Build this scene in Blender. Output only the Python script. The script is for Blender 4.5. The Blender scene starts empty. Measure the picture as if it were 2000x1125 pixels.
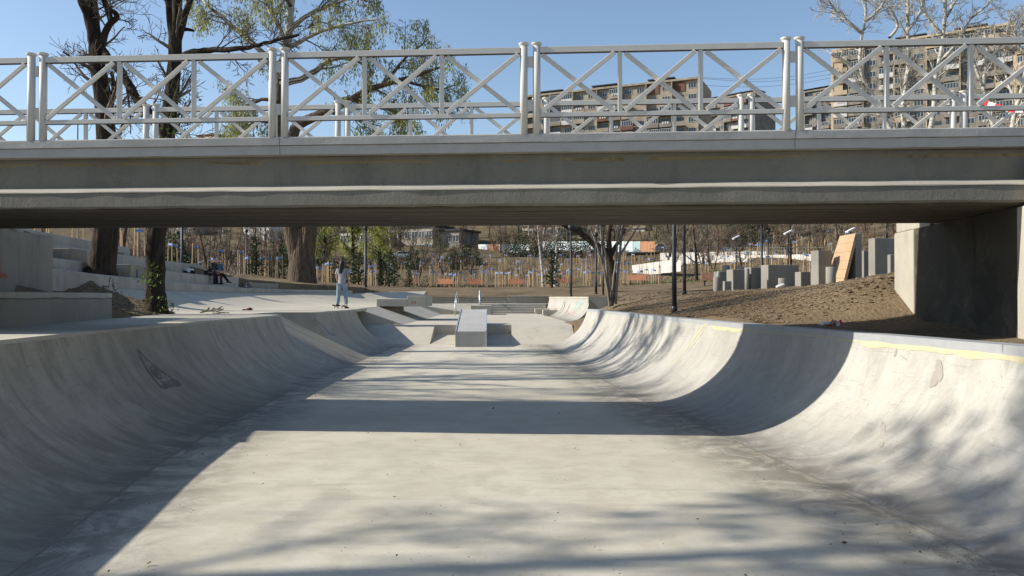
import bpy, math, random
import numpy as np
from mathutils import Vector

sc = bpy.context.scene
COL = sc.collection
R = math.radians

# ------------------------------------------------------------------ camera, sky, sun, exposure
F = 1600.0                       # focal length in pixels of a 2000 px wide picture
EYE = 1.6
HOR = 580.0
cam_d = bpy.data.cameras.new('camera')
cam_d.sensor_width = 36.0
cam_d.lens = F / 2000.0 * 36.0
cam_d.clip_start = 0.1
cam_d.clip_end = 3000.0
cam = bpy.data.objects.new('camera', cam_d)
COL.objects.link(cam)
cam.location = (0, 0, EYE)
cam.rotation_euler = (R(90) + math.atan((HOR - 562.5) / F), 0, 0)
sc.camera = cam

SUN_EL = 31.0
SUN_AZ = 0.5                     # the light travels along +X, half a degree towards +Y
world = bpy.data.worlds.new('World')
sc.world = world
world.use_nodes = True
wn = world.node_tree
wn.nodes.clear()
w_out = wn.nodes.new('ShaderNodeOutputWorld')
w_bg = wn.nodes.new('ShaderNodeBackground')
w_sky = wn.nodes.new('ShaderNodeTexSky')
w_sky.sky_type = 'NISHITA'
w_sky.sun_disc = False
w_sky.sun_elevation = R(SUN_EL)
w_sky.sun_rotation = R(-90)
w_sky.air_density = 1.0
w_sky.dust_density = 0.6
w_sky.ozone_density = 1.6
w_bg.inputs['Strength'].default_value = 0.118
wn.links.new(w_sky.outputs[0], w_bg.inputs['Color'])
wn.links.new(w_bg.outputs[0], w_out.inputs['Surface'])

sun_d = bpy.data.lights.new('sun', 'SUN')
sun_d.energy = 5.0
sun_d.angle = R(0.53)
sun_d.color = (1.0, 0.95, 0.85)
sun = bpy.data.objects.new('sun', sun_d)
COL.objects.link(sun)
_d = Vector((math.cos(R(SUN_EL)) * math.cos(R(SUN_AZ)), math.cos(R(SUN_EL)) * math.sin(R(SUN_AZ)), -math.sin(R(SUN_EL))))
sun.rotation_euler = _d.to_track_quat('-Z', 'Y').to_euler()
sun.location = (-60, 0, 40)

sc.view_settings.view_transform = 'Standard'
sc.view_settings.look = 'None'
sc.view_settings.gamma = 1.0
sc.view_settings.exposure = 0.5
sc.view_settings.use_curve_mapping = False
sc.render.engine = 'CYCLES'
sc.cycles.max_bounces = 8
sc.cycles.diffuse_bounces = 4

rng = np.random.default_rng(7)
rnd = random.Random(11)

def P(px, py, d):
    """A point of the place, from where it shows in the photograph and how far away it is."""
    return np.array([(px - 1000.0) / F * d, d, EYE + (HOR - py) / F * d])

# ------------------------------------------------------------------ mesh helpers
class MB:
    """Collects polygons and links them as ONE mesh object."""
    def __init__(s):
        s.v = []; s.n = 0; s.f = []; s.fs = []; s.mi = []; s.cur = 0
    def add(s, verts, faces):
        verts = np.asarray(verts, float).reshape(-1, 3)
        b = s.n
        s.v.append(verts); s.n += len(verts)
        for f in faces:
            s.f.append(np.asarray(f, np.int64) + b); s.fs.append(np.array([len(f)])); s.mi.append(np.array([s.cur]))
        return s
    def addq(s, verts, quads):
        b = s.n
        s.v.append(np.asarray(verts, float).reshape(-1, 3)); s.n += len(s.v[-1])
        q = np.asarray(quads, np.int64)
        s.f.append(q.ravel() + b); s.fs.append(np.full(len(q), q.shape[1])); s.mi.append(np.full(len(q), s.cur))
        return s
    def box(s, c, d, rz=0.0, top=1.0, M=None):
        x, y, z = [k / 2 for k in d]
        p = np.array([[-x, -y, -z], [x, -y, -z], [x, y, -z], [-x, y, -z], [-x, -y, z], [x, -y, z], [x, y, z], [-x, y, z]])
        p[4:, :2] *= top
        if M is not None: p = p @ np.array(M).T
        if rz:
            ca, sa = math.cos(rz), math.sin(rz)
            p = np.c_[p[:, 0] * ca - p[:, 1] * sa, p[:, 0] * sa + p[:, 1] * ca, p[:, 2]]
        return s.addq(p + np.array(c), [[0, 3, 2, 1], [4, 5, 6, 7], [0, 1, 5, 4], [1, 2, 6, 5], [2, 3, 7, 6], [3, 0, 4, 7]])
    def bar(s, a, b, w, h, up=(0, 0, 1)):
        a = np.array(a, float); b = np.array(b, float)
        t = b - a; L = np.linalg.norm(t); t /= L
        u = np.cross(t, np.array(up, float)); u /= max(np.linalg.norm(u), 1e-9)
        w2 = np.cross(u, t)
        u = u * w / 2; w2 = w2 * h / 2
        p = [a - u - w2, a + u - w2, a + u + w2, a - u + w2, b - u - w2, b + u - w2, b + u + w2, b - u + w2]
        return s.addq(p, [[0, 1, 2, 3], [7, 6, 5, 4], [0, 4, 5, 1], [1, 5, 6, 2], [2, 6, 7, 3], [3, 7, 4, 0]])
    def tube(s, pts, rad, n=6, cap=False):
        p = np.asarray(pts, float); k = len(p)
        r = np.broadcast_to(np.asarray(rad, float), (k,))
        t = np.empty_like(p); t[1:-1] = p[2:] - p[:-2]; t[0] = p[1] - p[0]; t[-1] = p[-1] - p[-2]
        t /= np.maximum(np.linalg.norm(t, axis=1, keepdims=True), 1e-9)
        m = t.mean(0)
        ref = np.array([1.0, 0, 0]) if abs(m[2]) > 0.6 * np.linalg.norm(m) else np.array([0, 0, 1.0])
        u = np.cross(t, ref); u /= np.maximum(np.linalg.norm(u, axis=1, keepdims=True), 1e-9)
        w = np.cross(t, u)
        a = np.arange(n) * (2 * math.pi / n)
        ring = p[:, None] + r[:, None, None] * (np.cos(a)[None, :, None] * u[:, None] + np.sin(a)[None, :, None] * w[:, None])
        i = np.arange(k - 1)[:, None] * n; j = np.arange(n)[None]; j2 = (j + 1) % n
        q = np.stack([i + j, i + j2, i + n + j2, i + n + j], -1).reshape(-1, 4)
        base = s.n
        s.addq(ring.reshape(-1, 3), q)
        if cap:
            s.f.append(np.arange(n)[::-1] + base); s.fs.append(np.array([n])); s.mi.append(np.array([s.cur]))
            s.f.append(np.arange(n) + base + (k - 1) * n); s.fs.append(np.array([n])); s.mi.append(np.array([s.cur]))
        return s
    def lathe(s, c, prof, n=16):
        c = np.array(c, float)
        return s.tube([c + (0, 0, z) for r, z in prof], [max(r, 1e-4) for r, z in prof], n, cap=True)
    def grid(s, pts):
        """pts: (a, b, 3)"""
        a, b = pts.shape[:2]
        i = np.arange(a - 1)[:, None] * b; j = np.arange(b - 1)[None]
        q = np.stack([i + j, i + j + 1, i + b + j + 1, i + b + j], -1).reshape(-1, 4)
        return s.addq(pts.reshape(-1, 3), q)
    def prism(s, poly, z0, z1):
        n = len(poly)
        p = [(x, y, z0) for x, y in poly] + [(x, y, z1) for x, y in poly]
        f = [list(range(n))[::-1], list(range(n, 2 * n))] + [[i, (i + 1) % n, n + (i + 1) % n, n + i] for i in range(n)]
        return s.add(p, f)
    def mesh(s, name, mats, origin=None, smooth=False):
        me = bpy.data.meshes.new(name)
        v = np.concatenate(s.v) if s.v else np.zeros((0, 3))
        if origin is not None: v = v - np.asarray(origin, float)
        f = np.concatenate(s.f); fs = np.concatenate(s.fs)
        me.vertices.add(len(v)); me.vertices.foreach_set('co', v.astype(np.float32).ravel())
        me.loops.add(len(f)); me.loops.foreach_set('vertex_index', f.astype(np.int32))
        me.polygons.add(len(fs))
        me.polygons.foreach_set('loop_start', np.r_[0, np.cumsum(fs)[:-1]].astype(np.int32))
        me.polygons.foreach_set('loop_total', fs.astype(np.int32))
        for m in (mats if isinstance(mats, (list, tuple)) else [mats]): me.materials.append(m)
        me.polygons.foreach_set('material_index', np.concatenate(s.mi).astype(np.int32))
        me.polygons.foreach_set('use_smooth', np.full(len(fs), bool(smooth)))
        me.update(calc_edges=True)
        return me
    def build(s, name, mats, parent=None, smooth=False, uv=None):
        org = None
        if parent is not None:
            org = np.zeros(3); q = parent
            while q is not None: org = org + np.array(q.location); q = q.parent
        me = s.mesh(name, mats, org, smooth)
        if uv is not None:
            L = me.uv_layers.new(name='uv')
            vi = np.empty(len(me.loops), np.int32); me.loops.foreach_get('vertex_index', vi)
            L.data.foreach_set('uv', np.asarray(uv, np.float32)[vi].ravel())
        o = bpy.data.objects.new(name, me); COL.objects.link(o)
        if parent is not None: o.parent = parent
        return o

def bevel(o, w=0.01, seg=2, ang=40):
    m = o.modifiers.new('bevel', 'BEVEL'); m.width = w; m.segments = seg; m.limit_method = 'ANGLE'; m.angle_limit = R(ang)
    return o

def tag(o, label=None, cat=None, group=None, kind=None):
    if label: o['label'] = label
    if cat: o['category'] = cat
    if group: o['group'] = group
    if kind: o['kind'] = kind
    return o

def thing(name, label, cat, loc=(0, 0, 0), group=None, rz=0.0):
    o = bpy.data.objects.new(name, None); COL.objects.link(o)
    o.location = tuple(float(k) for k in loc); o.rotation_euler = (0, 0, rz)
    o.empty_display_size = 0.2
    return tag(o, label, cat, group)

KIDS = {}
def copy_tree(root, loc=None, rz=None, scale=None, label=None, group=None):
    def cp(o, par):
        c = o.copy(); COL.objects.link(c)
        if par is not None: c.parent = par
        for ch in [k for k in o.children]: cp(ch, c)
        return c
    c = cp(root, None)
    if loc is not None: c.location = tuple(float(k) for k in loc)
    if rz is not None: c.rotation_euler = (0, 0, rz)
    if scale is not None: c.scale = (scale, scale, scale) if np.isscalar(scale) else scale
    if label: c['label'] = label
    if group: c['group'] = group
    return c

# ------------------------------------------------------------------ material helpers
class NT:
    def __init__(s, name, rough=0.85, spec=0.3):
        s.m = bpy.data.materials.new(name); s.m.use_nodes = True
        s.t = s.m.node_tree; s.b = s.t.nodes['Principled BSDF']
        s.b.inputs['Roughness'].default_value = rough
        s.b.inputs['Specular IOR Level'].default_value = spec
        s.geo = None
    def n(s, kind): return s.t.nodes.new('ShaderNode' + kind)
    def l(s, a, b): s.t.links.new(a, b)
    def pos(s):
        if s.geo is None: s.geo = s.n('NewGeometry')
        return s.geo.outputs['Position']
    def objc(s): return s.n('TexCoord').outputs['Object']
    def uvc(s): return s.n('TexCoord').outputs['UV']
    def scale(s, vec, sc_):
        m = s.n('Mapping'); m.inputs['Scale'].default_value = sc_; s.l(vec, m.inputs['Vector']); return m.outputs[0]
    def noise(s, vec, scale, detail=5, rough=0.6, dist=0.0):
        t = s.n('TexNoise'); t.inputs['Scale'].default_value = scale; t.inputs['Detail'].default_value = detail
        t.inputs['Roughness'].default_value = rough; t.inputs['Distortion'].default_value = dist
        s.l(vec, t.inputs['Vector']); return t.outputs['Fac']
    def voro(s, vec, scale, feat='F1', rand=1.0):
        t = s.n('TexVoronoi'); t.feature = feat; t.inputs['Scale'].default_value = scale; t.inputs['Randomness'].default_value = rand
        s.l(vec, t.inputs['Vector']); return t.outputs['Distance']
    def ramp(s, fac, stops):
        r = s.n('ValToRGB'); e = r.color_ramp.elements
        while len(e) > 1: e.remove(e[-1])
        for i, (p, c) in enumerate(stops):
            if np.isscalar(c): c = (c, c, c)
            el = e[0] if i == 0 else e.new(p)
            el.position = p; el.color = (*c, 1)
        s.l(fac, r.inputs[0]); return r.outputs[0]
    def mix(s, fac, a, b, mode='MIX'):
        m = s.n('Mix'); m.data_type = 'RGBA'; m.blend_type = mode
        for k, v in ((0, fac), (6, a), (7, b)):
            if hasattr(v, 'links') or hasattr(v, 'is_linked'): s.l(v, m.inputs[k])
            elif np.isscalar(v): m.inputs[k].default_value = v if k == 0 else (v, v, v, 1)
            else: m.inputs[k].default_value = (*v, 1)
        return m.outputs[2]
    def math(s, op, a, b=0.0, clamp=False):
        m = s.n('Math'); m.operation = op; m.use_clamp = clamp
        for k, v in ((0, a), (1, b)):
            if np.isscalar(v): m.inputs[k].default_value = v
            else: s.l(v, m.inputs[k])
        return m.outputs[0]
    def sep(s, vec):
        x = s.n('SeparateXYZ'); s.l(vec, x.inputs[0]); return x.outputs
    def col(s, c):
        if hasattr(c, 'is_linked'): s.l(c, s.b.inputs['Base Color'])
        else: s.b.inputs['Base Color'].default_value = (*c, 1)
        return s
    def bump(s, h, strength=0.5, dist=0.01):
        b = s.n('Bump'); b.inputs['Strength'].default_value = strength; b.inputs['Distance'].default_value = dist
        s.l(h, b.inputs['Height'])
        if s.b.inputs['Normal'].is_linked:
            s.l(s.b.inputs['Normal'].links[0].from_socket, b.inputs['Normal'])
        s.l(b.outputs[0], s.b.inputs['Normal']); return s

def plain(name, c, c2=None, scale=6.0, rough=0.8, spec=0.3, bump=0.0, metal=0.0, obj=True):
    k = NT(name, rough, spec)
    c2 = c2 or tuple(v * 0.72 for v in c)
    v = k.objc() if obj else k.pos()
    f = k.noise(v, scale, 5, 0.62)
    k.col(k.ramp(f, [(0.32, c2), (0.68, c)]))
    if bump: k.bump(k.noise(v, scale * 5, 4), bump, 0.01)
    k.b.inputs['Metallic'].default_value = metal
    return k.m

def concrete(name, c=(0.40, 0.39, 0.365), dirt=0.35, streak=0.25, pits=0.4, warm=0.2, bump=0.25, board=False, blot=1.0, patch=0.0):
    k = NT(name, 0.82, 0.25)
    p = k.pos()
    c = np.array(c)
    big = k.noise(p, 0.55 * blot, 7, 0.62, 0.6)
    mid = k.noise(p, 3.2, 8, 0.68)
    fine = k.noise(p, 38.0, 4, 0.7)
    base = k.ramp(big, [(0.28, tuple(c * 0.80)), (0.5, tuple(c)), (0.72, tuple(c * 1.10))])
    base = k.mix(k.ramp(mid, [(0.35, 0.0), (0.7, 1.0)]), base, k.mix(1.0, base, tuple(np.array((1.0, 0.985, 0.95)) * 1.08), 'MULTIPLY'))
    if streak:
        st = k.noise(k.scale(p, (2.6, 2.6, 0.30)), 1.0, 9, 0.72, 0.9)
        base = k.mix(k.math('MULTIPLY', k.ramp(st, [(0.5, 0.0), (0.72, 1.0)]), streak), base, tuple(c * 0.42))
    if dirt:
        dm = k.noise(p, 1.3, 9, 0.72, 1.2)
        base = k.mix(k.math('MULTIPLY', k.ramp(dm, [(0.54, 0.0), (0.70, 1.0)]), dirt), base, (0.115, 0.10, 0.08))
    if warm:
        wm = k.noise(p, 2.1, 6, 0.66, 0.5)
        base = k.mix(k.math('MULTIPLY', k.ramp(wm, [(0.56, 0.0), (0.74, 1.0)]), warm), base, (0.30, 0.235, 0.15))
    if patch:
        pm = k.noise(p, 0.9, 5, 0.75, 0.4)
        base = k.mix(k.math('MULTIPLY', k.ramp(pm, [(0.55, 0.0), (0.60, 1.0)]), patch), base, tuple(c * 0.45))
    base = k.mix(k.ramp(fine, [(0.3, 0.16), (0.6, 0.0)]), base, tuple(c * 0.5))
    h = k.math('ADD', k.math('MULTIPLY', mid, 0.9), k.math('MULTIPLY', fine, 0.35))
    if pits:
        vo = k.voro(p, 26.0)
        gate = k.ramp(k.noise(p, 9.0, 2), [(0.50, 0.0), (0.60, 1.0)])
        pm = k.math('MULTIPLY', k.ramp(vo, [(0.10, 1.0), (0.17, 0.0)]), gate)
        base = k.mix(k.math('MULTIPLY', pm, pits), base, tuple(c * 0.22))
        h = k.math('SUBTRACT', h, k.math('MULTIPLY', pm, 0.8))
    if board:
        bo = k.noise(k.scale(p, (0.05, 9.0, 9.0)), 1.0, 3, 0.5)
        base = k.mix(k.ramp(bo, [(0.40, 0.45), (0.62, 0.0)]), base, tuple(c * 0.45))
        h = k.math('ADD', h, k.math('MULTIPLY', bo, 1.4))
    k.col(base)
    k.bump(h, bump, 0.02)
    return k.m

def pool_concrete(name, c, scuff=0.55, grime=0.75, dark=0.0, wall=True):
    """Trowelled concrete of the bowl; the UV v runs from the joint at the foot (0) up to the lip, in metres."""
    k = NT(name, 0.70, 0.3)
    p = k.pos(); uv = k.uvc()
    c = np.array(c)
    v = k.sep(uv)[1]
    big = k.noise(p, 0.42, 8, 0.6, 0.5)
    mid = k.noise(p, 2.4, 9, 0.7, 0.4)
    fine = k.noise(p, 55.0, 3, 0.7)
    base = k.ramp(big, [(0.30, tuple(c * 0.86)), (0.5, tuple(c)), (0.70, tuple(c * 1.08))])
    base = k.mix(k.ramp(mid, [(0.40, 0.6), (0.55, 0.0)]), base, tuple(c * np.array((0.80, 0.785, 0.75))))
    warm = k.noise(p, 0.9, 7, 0.7, 0.8)
    base = k.mix(k.ramp(warm, [(0.52, 0.0), (0.72, 0.5)]), base, tuple(c * np.array((0.98, 0.92, 0.80))))
    if wall:      # wheel and trowel marks run up and down the transition
        s1 = k.noise(k.scale(uv, (2.3, 0.6, 1.0)), 1.0, 10, 0.72, 1.4)
        s2 = k.noise(k.scale(uv, (8.0, 1.1, 1.0)), 1.0, 8, 0.75, 1.2)
        base = k.mix(k.math('MULTIPLY', k.ramp(s1, [(0.47, 0.0), (0.62, 1.0)]), scuff), base, tuple(c * 0.42))
        base = k.mix(k.math('MULTIPLY', k.ramp(s2, [(0.54, 0.0), (0.62, 1.0)]), scuff * 0.6), base, tuple(c * 0.34))
        base = k.mix(k.math('MULTIPLY', k.ramp(s1, [(0.30, 1.0), (0.42, 0.0)]), 0.35), base, tuple(np.minimum(c * 1.25, 0.8)))
    else:
        s1 = k.noise(k.scale(p, (0.8, 3.2, 1.0)), 1.0, 9, 0.7, 1.2)
        base = k.mix(k.math('MULTIPLY', k.ramp(s1, [(0.54, 0.0), (0.72, 1.0)]), scuff * 0.35), base, tuple(c * 0.6))
        # long faint wheel marks
        for sc_, ph in ((0.31, 0.0), (0.23, 4.0)):
            wv = k.n('TexWave'); wv.wave_type = 'RINGS'; wv.inputs['Scale'].default_value = sc_; wv.inputs['Distortion'].default_value = 5.5
            wv.inputs['Detail'].default_value = 1.5; wv.inputs['Detail Scale'].default_value = 0.35; wv.inputs['Phase Offset'].default_value = ph
            k.l(k.scale(p, (1.0, 0.5, 1.0)), wv.inputs['Vector'])
            lm = k.ramp(wv.outputs['Fac'], [(0.0, 1.0), (0.0035, 0.0)])
            lm = k.math('MULTIPLY', lm, k.ramp(k.noise(p, 0.8, 3), [(0.42, 0.0), (0.62, 0.5)]))
            base = k.mix(k.math('MULTIPLY', lm, 0.45), base, tuple(c * 0.45))
    # dirt that gathers along the joint
    gm = k.noise(p, 2.0, 9, 0.75, 1.0)
    near = k.ramp(v, [(0.0, 0.95), (0.15, 0.85), (0.40 if wall else 0.6, 0.45 if wall else 0.55), (1.0, 0.0)])
    gg = k.math('MULTIPLY', near, k.ramp(gm, [(0.33, 0.0), (0.56, 1.0)]))
    base = k.mix(k.math('MULTIPLY', gg, grime), base, (0.135, 0.118, 0.095))
    jl = k.ramp(k.math('ADD', v, k.math('MULTIPLY', k.math('SUBTRACT', gm, 0.5), 0.16)), [(0.0, 0.6), (0.012, 0.0)])
    base = k.mix(jl, base, (0.09, 0.078, 0.062))
    # scratches and scuffs in all directions
    for rot, sc2, th in ((0.5, (2.2, 34.0, 1.0), 0.60), (-0.35, (1.6, 26.0, 1.0), 0.61), (1.5, (2.0, 30.0, 1.0), 0.62)):
        m_ = k.n('Mapping'); m_.inputs['Rotation'].default_value = (0, 0, rot); m_.inputs['Scale'].default_value = sc2; k.l(p if not wall else uv, m_.inputs['Vector'])
        sn = k.noise(m_.outputs[0], 1.0, 5, 0.7, 0.6)
        gt = k.ramp(k.noise(p, 0.8 + rot * .2, 4, 0.7), [(0.44, 0.0), (0.60, 1.0)])
        base = k.mix(k.math('MULTIPLY', k.math('MULTIPLY', k.ramp(sn, [(th, 0.0), (th + 0.05, 1.0)]), gt), 0.5), base, tuple(c * 0.42))
    sp = k.noise(p, 21.0, 3, 0.65)
    base = k.mix(k.ramp(sp, [(0.30, 0.55), (0.38, 0.0)]), base, tuple(c * 0.55))
    # small pits and specks
    vo = k.voro(p, 11.0)
    gate = k.ramp(k.noise(p, 3.0, 2), [(0.50, 0.0), (0.62, 1.0)])
    pm = k.math('MULTIPLY', k.ramp(vo, [(0.05, 1.0), (0.085, 0.0)]), gate)
    base = k.mix(k.math('MULTIPLY', pm, 0.65), base, tuple(c * 0.3))
    base = k.mix(k.ramp(fine, [(0.32, 0.14), (0.6, 0.0)]), base, tuple(c * 0.55))
    k.col(base)
    h = k.math('ADD', k.math('MULTIPLY', mid, 1.0), k.math('MULTIPLY', fine, 0.12))
    h = k.math('SUBTRACT', h, k.math('MULTIPLY', pm, 0.35))
    k.bump(h, 0.16, 0.02)
    k.l(k.ramp(mid, [(0.3, 0.62), (0.7, 0.85)]), k.b.inputs['Roughness'])
    return k.m

def soil(name, c=(0.17, 0.128, 0.088), c2=(0.085, 0.06, 0.04), c3=(0.25, 0.20, 0.145), clump=9.0, bump=0.9, green=0.0):
    k = NT(name, 0.95, 0.1)
    p = k.pos()
    a = k.noise(p, 0.35, 8, 0.65, 0.5); b = k.noise(p, clump, 8, 0.75); d = k.voro(p, clump * 1.3)
    base = k.ramp(a, [(0.3, c2), (0.48, c), (0.72, c3)])
    base = k.mix(k.ramp(b, [(0.35, 0.75), (0.55, 0.0)]), base, c2)
    base = k.mix(k.ramp(b, [(0.58, 0.0), (0.75, 0.5)]), base, c3)
    if green:
        g = k.noise(p, 0.12, 7, 0.7, 0.4)
        base = k.mix(k.math('MULTIPLY', k.ramp(g, [(0.5, 0.0), (0.62, 1.0)]), green), base, (0.085, 0.095, 0.035))
    far = k.ramp(k.math('MULTIPLY', k.sep(p)[1], 0.005), [(0.44, 0.0), (0.56, 1.0)])
    cover = k.ramp(k.noise(p, 0.16, 9, 0.75), [(0.35, (0.075, 0.06, 0.036)), (0.5, (0.13, 0.10, 0.06)), (0.7, (0.19, 0.15, 0.095))])
    base = k.mix(k.math('MULTIPLY', far, 0.85), base, cover)
    k.col(base)
    k.bump(k.math('SUBTRACT', k.math('MULTIPLY', b, 1.3), k.math('MULTIPLY', d, 0.8)), bump, 0.08)
    return k.m

def paint(name, c, rough=0.45, spec=0.4, wear=0.25, bump=0.12, scale=7.0):
    k = NT(name, rough, spec)
    p = k.pos()
    c = np.array(c)
    f = k.noise(p, scale, 7, 0.65); g = k.noise(p, 45.0, 3, 0.6)
    base = k.mix(k.ramp(f, [(0.35, wear), (0.62, 0.0)]), tuple(c), tuple(c * 0.72))
    k.col(base)
    k.bump(k.math('ADD', f, k.math('MULTIPLY', g, 0.4)), bump, 0.008)
    return k.m

def bark(name, c, c2, vs=1.0):
    k = NT(name, 0.95, 0.1)
    p = k.pos()
    v = k.scale(p, (7.0 * vs, 7.0 * vs, 1.6 * vs))
    f = k.noise(v, 1.0, 8, 0.7, 0.8)
    r = k.voro(v, 1.3)
    k.col(k.ramp(f, [(0.33, c2), (0.62, c)]))
    k.bump(k.math('ADD', f, r), 0.8, 0.06)
    return k.m

def pale_bark(name):
    k = NT(name, 0.8, 0.2)
    p = k.pos()
    f = k.noise(k.scale(p, (1.0, 1.0, 2.6)), 1.6, 7, 0.7, 0.6)
    k.col(k.ramp(f, [(0.36, (0.10, 0.09, 0.075)), (0.47, (0.42, 0.40, 0.35)), (0.7, (0.56, 0.54, 0.48))]))
    k.bump(f, 0.4, 0.03)
    return k.m

def leafmat(name, c, c2, trans=0.35):
    k = NT(name, 0.6, 0.3)
    f = k.noise(k.pos(), 1.7, 4, 0.6)
    inf = k.n('NewGeometry'); 
    base = k.ramp(f, [(0.35, c2), (0.65, c)])
    base = k.mix(k.math('MULTIPLY', inf.outputs['Random Per Island'], 0.5), base, tuple(np.array(c) * 1.35))
    k.col(base)
    t = k.n('BsdfTranslucent'); k.l(base, t.inputs['Color'])
    ms = k.n('MixShader'); ms.inputs[0].default_value = trans
    out = k.t.nodes['Material Output']
    k.l(k.b.outputs[0], ms.inputs[1]); k.l(t.outputs[0], ms.inputs[2]); k.l(ms.outputs[0], out.inputs['Surface'])
    return k.m

M = {}
M['floor'] = pool_concrete('trowelled floor concrete', (0.53, 0.485, 0.39), wall=False, scuff=.8, grime=1.0)
M['wall'] = pool_concrete('trowelled transition concrete', (0.405, 0.386, 0.345), scuff=0.26, grime=.95)
M['wall_left'] = pool_concrete('scuffed transition concrete', (0.40, 0.35, 0.27), scuff=0.5, grime=.9)
M['deck'] = concrete('deck concrete', (0.45, 0.41, 0.335), dirt=0.3, streak=0.0, pits=0.25)
M['cast'] = concrete('cast concrete', (0.40, 0.37, 0.31), dirt=0.22, streak=0.4, pits=0.5)
M['cast_dark'] = concrete('weathered cast concrete', (0.27, 0.245, 0.20), dirt=0.5, streak=0.5, pits=0.5, warm=0.35)
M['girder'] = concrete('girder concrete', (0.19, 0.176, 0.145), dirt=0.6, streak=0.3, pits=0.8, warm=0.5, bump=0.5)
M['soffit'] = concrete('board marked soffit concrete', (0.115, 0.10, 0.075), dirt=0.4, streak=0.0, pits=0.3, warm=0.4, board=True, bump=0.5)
M['abut_shaded'] = concrete('shade-darkened stained concrete', (0.062, 0.055, 0.043), dirt=0.8, streak=0.9, pits=0.5, warm=0.3, bump=0.5, patch=0.5)  # shade under the bridge is put into this dark tone, besides damp and stains
M['block'] = concrete('grey block concrete', (0.225, 0.212, 0.188), dirt=0.15, streak=0.2, pits=0.6, warm=0.05)
M['terrace'] = concrete('terrace concrete', (0.36, 0.338, 0.295), dirt=0.35, streak=0.4, pits=0.4, warm=0.15, patch=0.25)
M['curb'] = paint('grey curb paint', (0.40, 0.385, 0.36), rough=0.5, wear=0.4, bump=0.6, scale=6)
M['rail'] = paint('white railing paint', (0.58, 0.555, 0.51), rough=0.6, wear=0.22, bump=0.12, scale=9)
M['coping'] = paint('grey coping paint', (0.33, 0.335, 0.34), rough=0.6, wear=0.35, bump=0.1)
M['yellow'] = plain('pale yellow glue', (0.50, 0.445, 0.28), (0.42, 0.37, 0.24), 5, obj=False)
M['soil'] = soil('dry soil', (0.182, 0.134, 0.083), (0.10, 0.07, 0.043), (0.255, 0.196, 0.126), green=0.2, bump=.45, clump=15.0)
M['clod'] = soil('loose soil', (0.19, 0.141, 0.088), (0.11, 0.077, 0.048), (0.26, 0.20, 0.13), clump=20.0, bump=.15)
M['bark'] = bark('dark bark', (0.062, 0.047, 0.034), (0.018, 0.013, 0.009))
M['bark_brown'] = bark('brown bark', (0.135, 0.10, 0.072), (0.035, 0.025, 0.018))
M['pale'] = pale_bark('pale bark')
M['twig'] = plain('twig bark', (0.15, 0.12, 0.09), (0.085, 0.066, 0.05), 3, obj=False)
M['twig_grey'] = plain('grey twig bark', (0.22, 0.185, 0.15), (0.12, 0.10, 0.08), 3, obj=False)
M['twig_pale'] = plain('pale twig bark', (0.46, 0.43, 0.36), (0.25, 0.22, 0.18), 3, obj=False)
M['twig_red'] = plain('reddish twig bark', (0.20, 0.12, 0.085), (0.12, 0.075, 0.055), 3, obj=False)
M['willow'] = leafmat('young willow leaf', (0.29, 0.30, 0.075), (0.17, 0.19, 0.05), .5)
M['ivy'] = leafmat('green shoot leaf', (0.13, 0.20, 0.03), (0.05, 0.09, 0.02))
M['conifer'] = leafmat('conifer needles', (0.035, 0.058, 0.026), (0.018, 0.03, 0.015), 0.1)
M['cypress'] = leafmat('cypress green', (0.055, 0.075, 0.03), (0.025, 0.037, 0.018), 0.1)
M['budding'] = leafmat('budding leaf', (0.15, 0.16, 0.06), (0.09, 0.10, 0.04))
M['dark_metal'] = plain('dark pole paint', (0.022, 0.023, 0.025), None, 4, 0.5, 0.4)
M['steel'] = plain('galvanised steel', (0.55, 0.57, 0.60), (0.42, 0.44, 0.47), 14, 0.4, 0.5, metal=0.6)
M['primer'] = plain('dark primer paint', (.045, .028, .022), None, 6, .6, obj=False)
M['ledge'] = concrete('pale ledge concrete', (0.37, 0.345, 0.29), dirt=0.3, streak=0.0, pits=0.4)
M['ochre'] = concrete('ochre stained concrete', (0.24, 0.185, 0.10), dirt=0.6, streak=0.0, pits=0.4, patch=.6)
M['stake'] = plain('stake wood', (0.62, 0.44, 0.25), (0.50, 0.34, 0.18), 5, 0.8)
M['tie'] = plain('blue tie', (0.13, 0.28, 0.60), (0.10, 0.22, 0.50), 5, 0.6)
M['bench'] = plain('orange bench slat', (0.80, 0.40, 0.24), (0.68, 0.32, 0.18), 3, 0.6)
M['ply'] = None
# ------------------------------------------------------------------ plan of the bowl (metres)
def curve(pts):
    a = np.array(pts, float)
    def f(y):
        y = np.asarray(y, float)
        # smooth the polyline a little
        s = 0.0
        for o in (-0.8, 0.0, 0.8): s = s + np.interp(y + o, a[:, 0], a[:, 1])
        return s / 3
    return f
LIP = 1.19
LIP_L = curve([(-9, -3.2), (0, -3.85), (4.9, -4.4), (8, -4.92), (10, -5.08), (14.5, -5.3), (19, -5.3), (30, -5.25)])
LIP_R = curve([(-9, 5.6), (0, 4.75), (6.5, 4.14), (9.3, 3.84), (12.6, 3.40), (17.3, 3.0), (22, 2.72), (30, 2.45)])
W_L, W_R = 1.5, 1.38
def prof(w, h=LIP, n=15):
    r = (w * w + h * h) / (2 * h)
    a = math.asin(min(1.0, w / r)) if h < r else math.pi - math.asin(w / r)
    t = np.linspace(0, a, n)
    return r * np.sin(t), r * (1 - np.cos(t)), r * t          # distance from the joint, height, length along the curve
Y_END = 27.6
UP = 0.6                                                       # the upper floor

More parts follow.
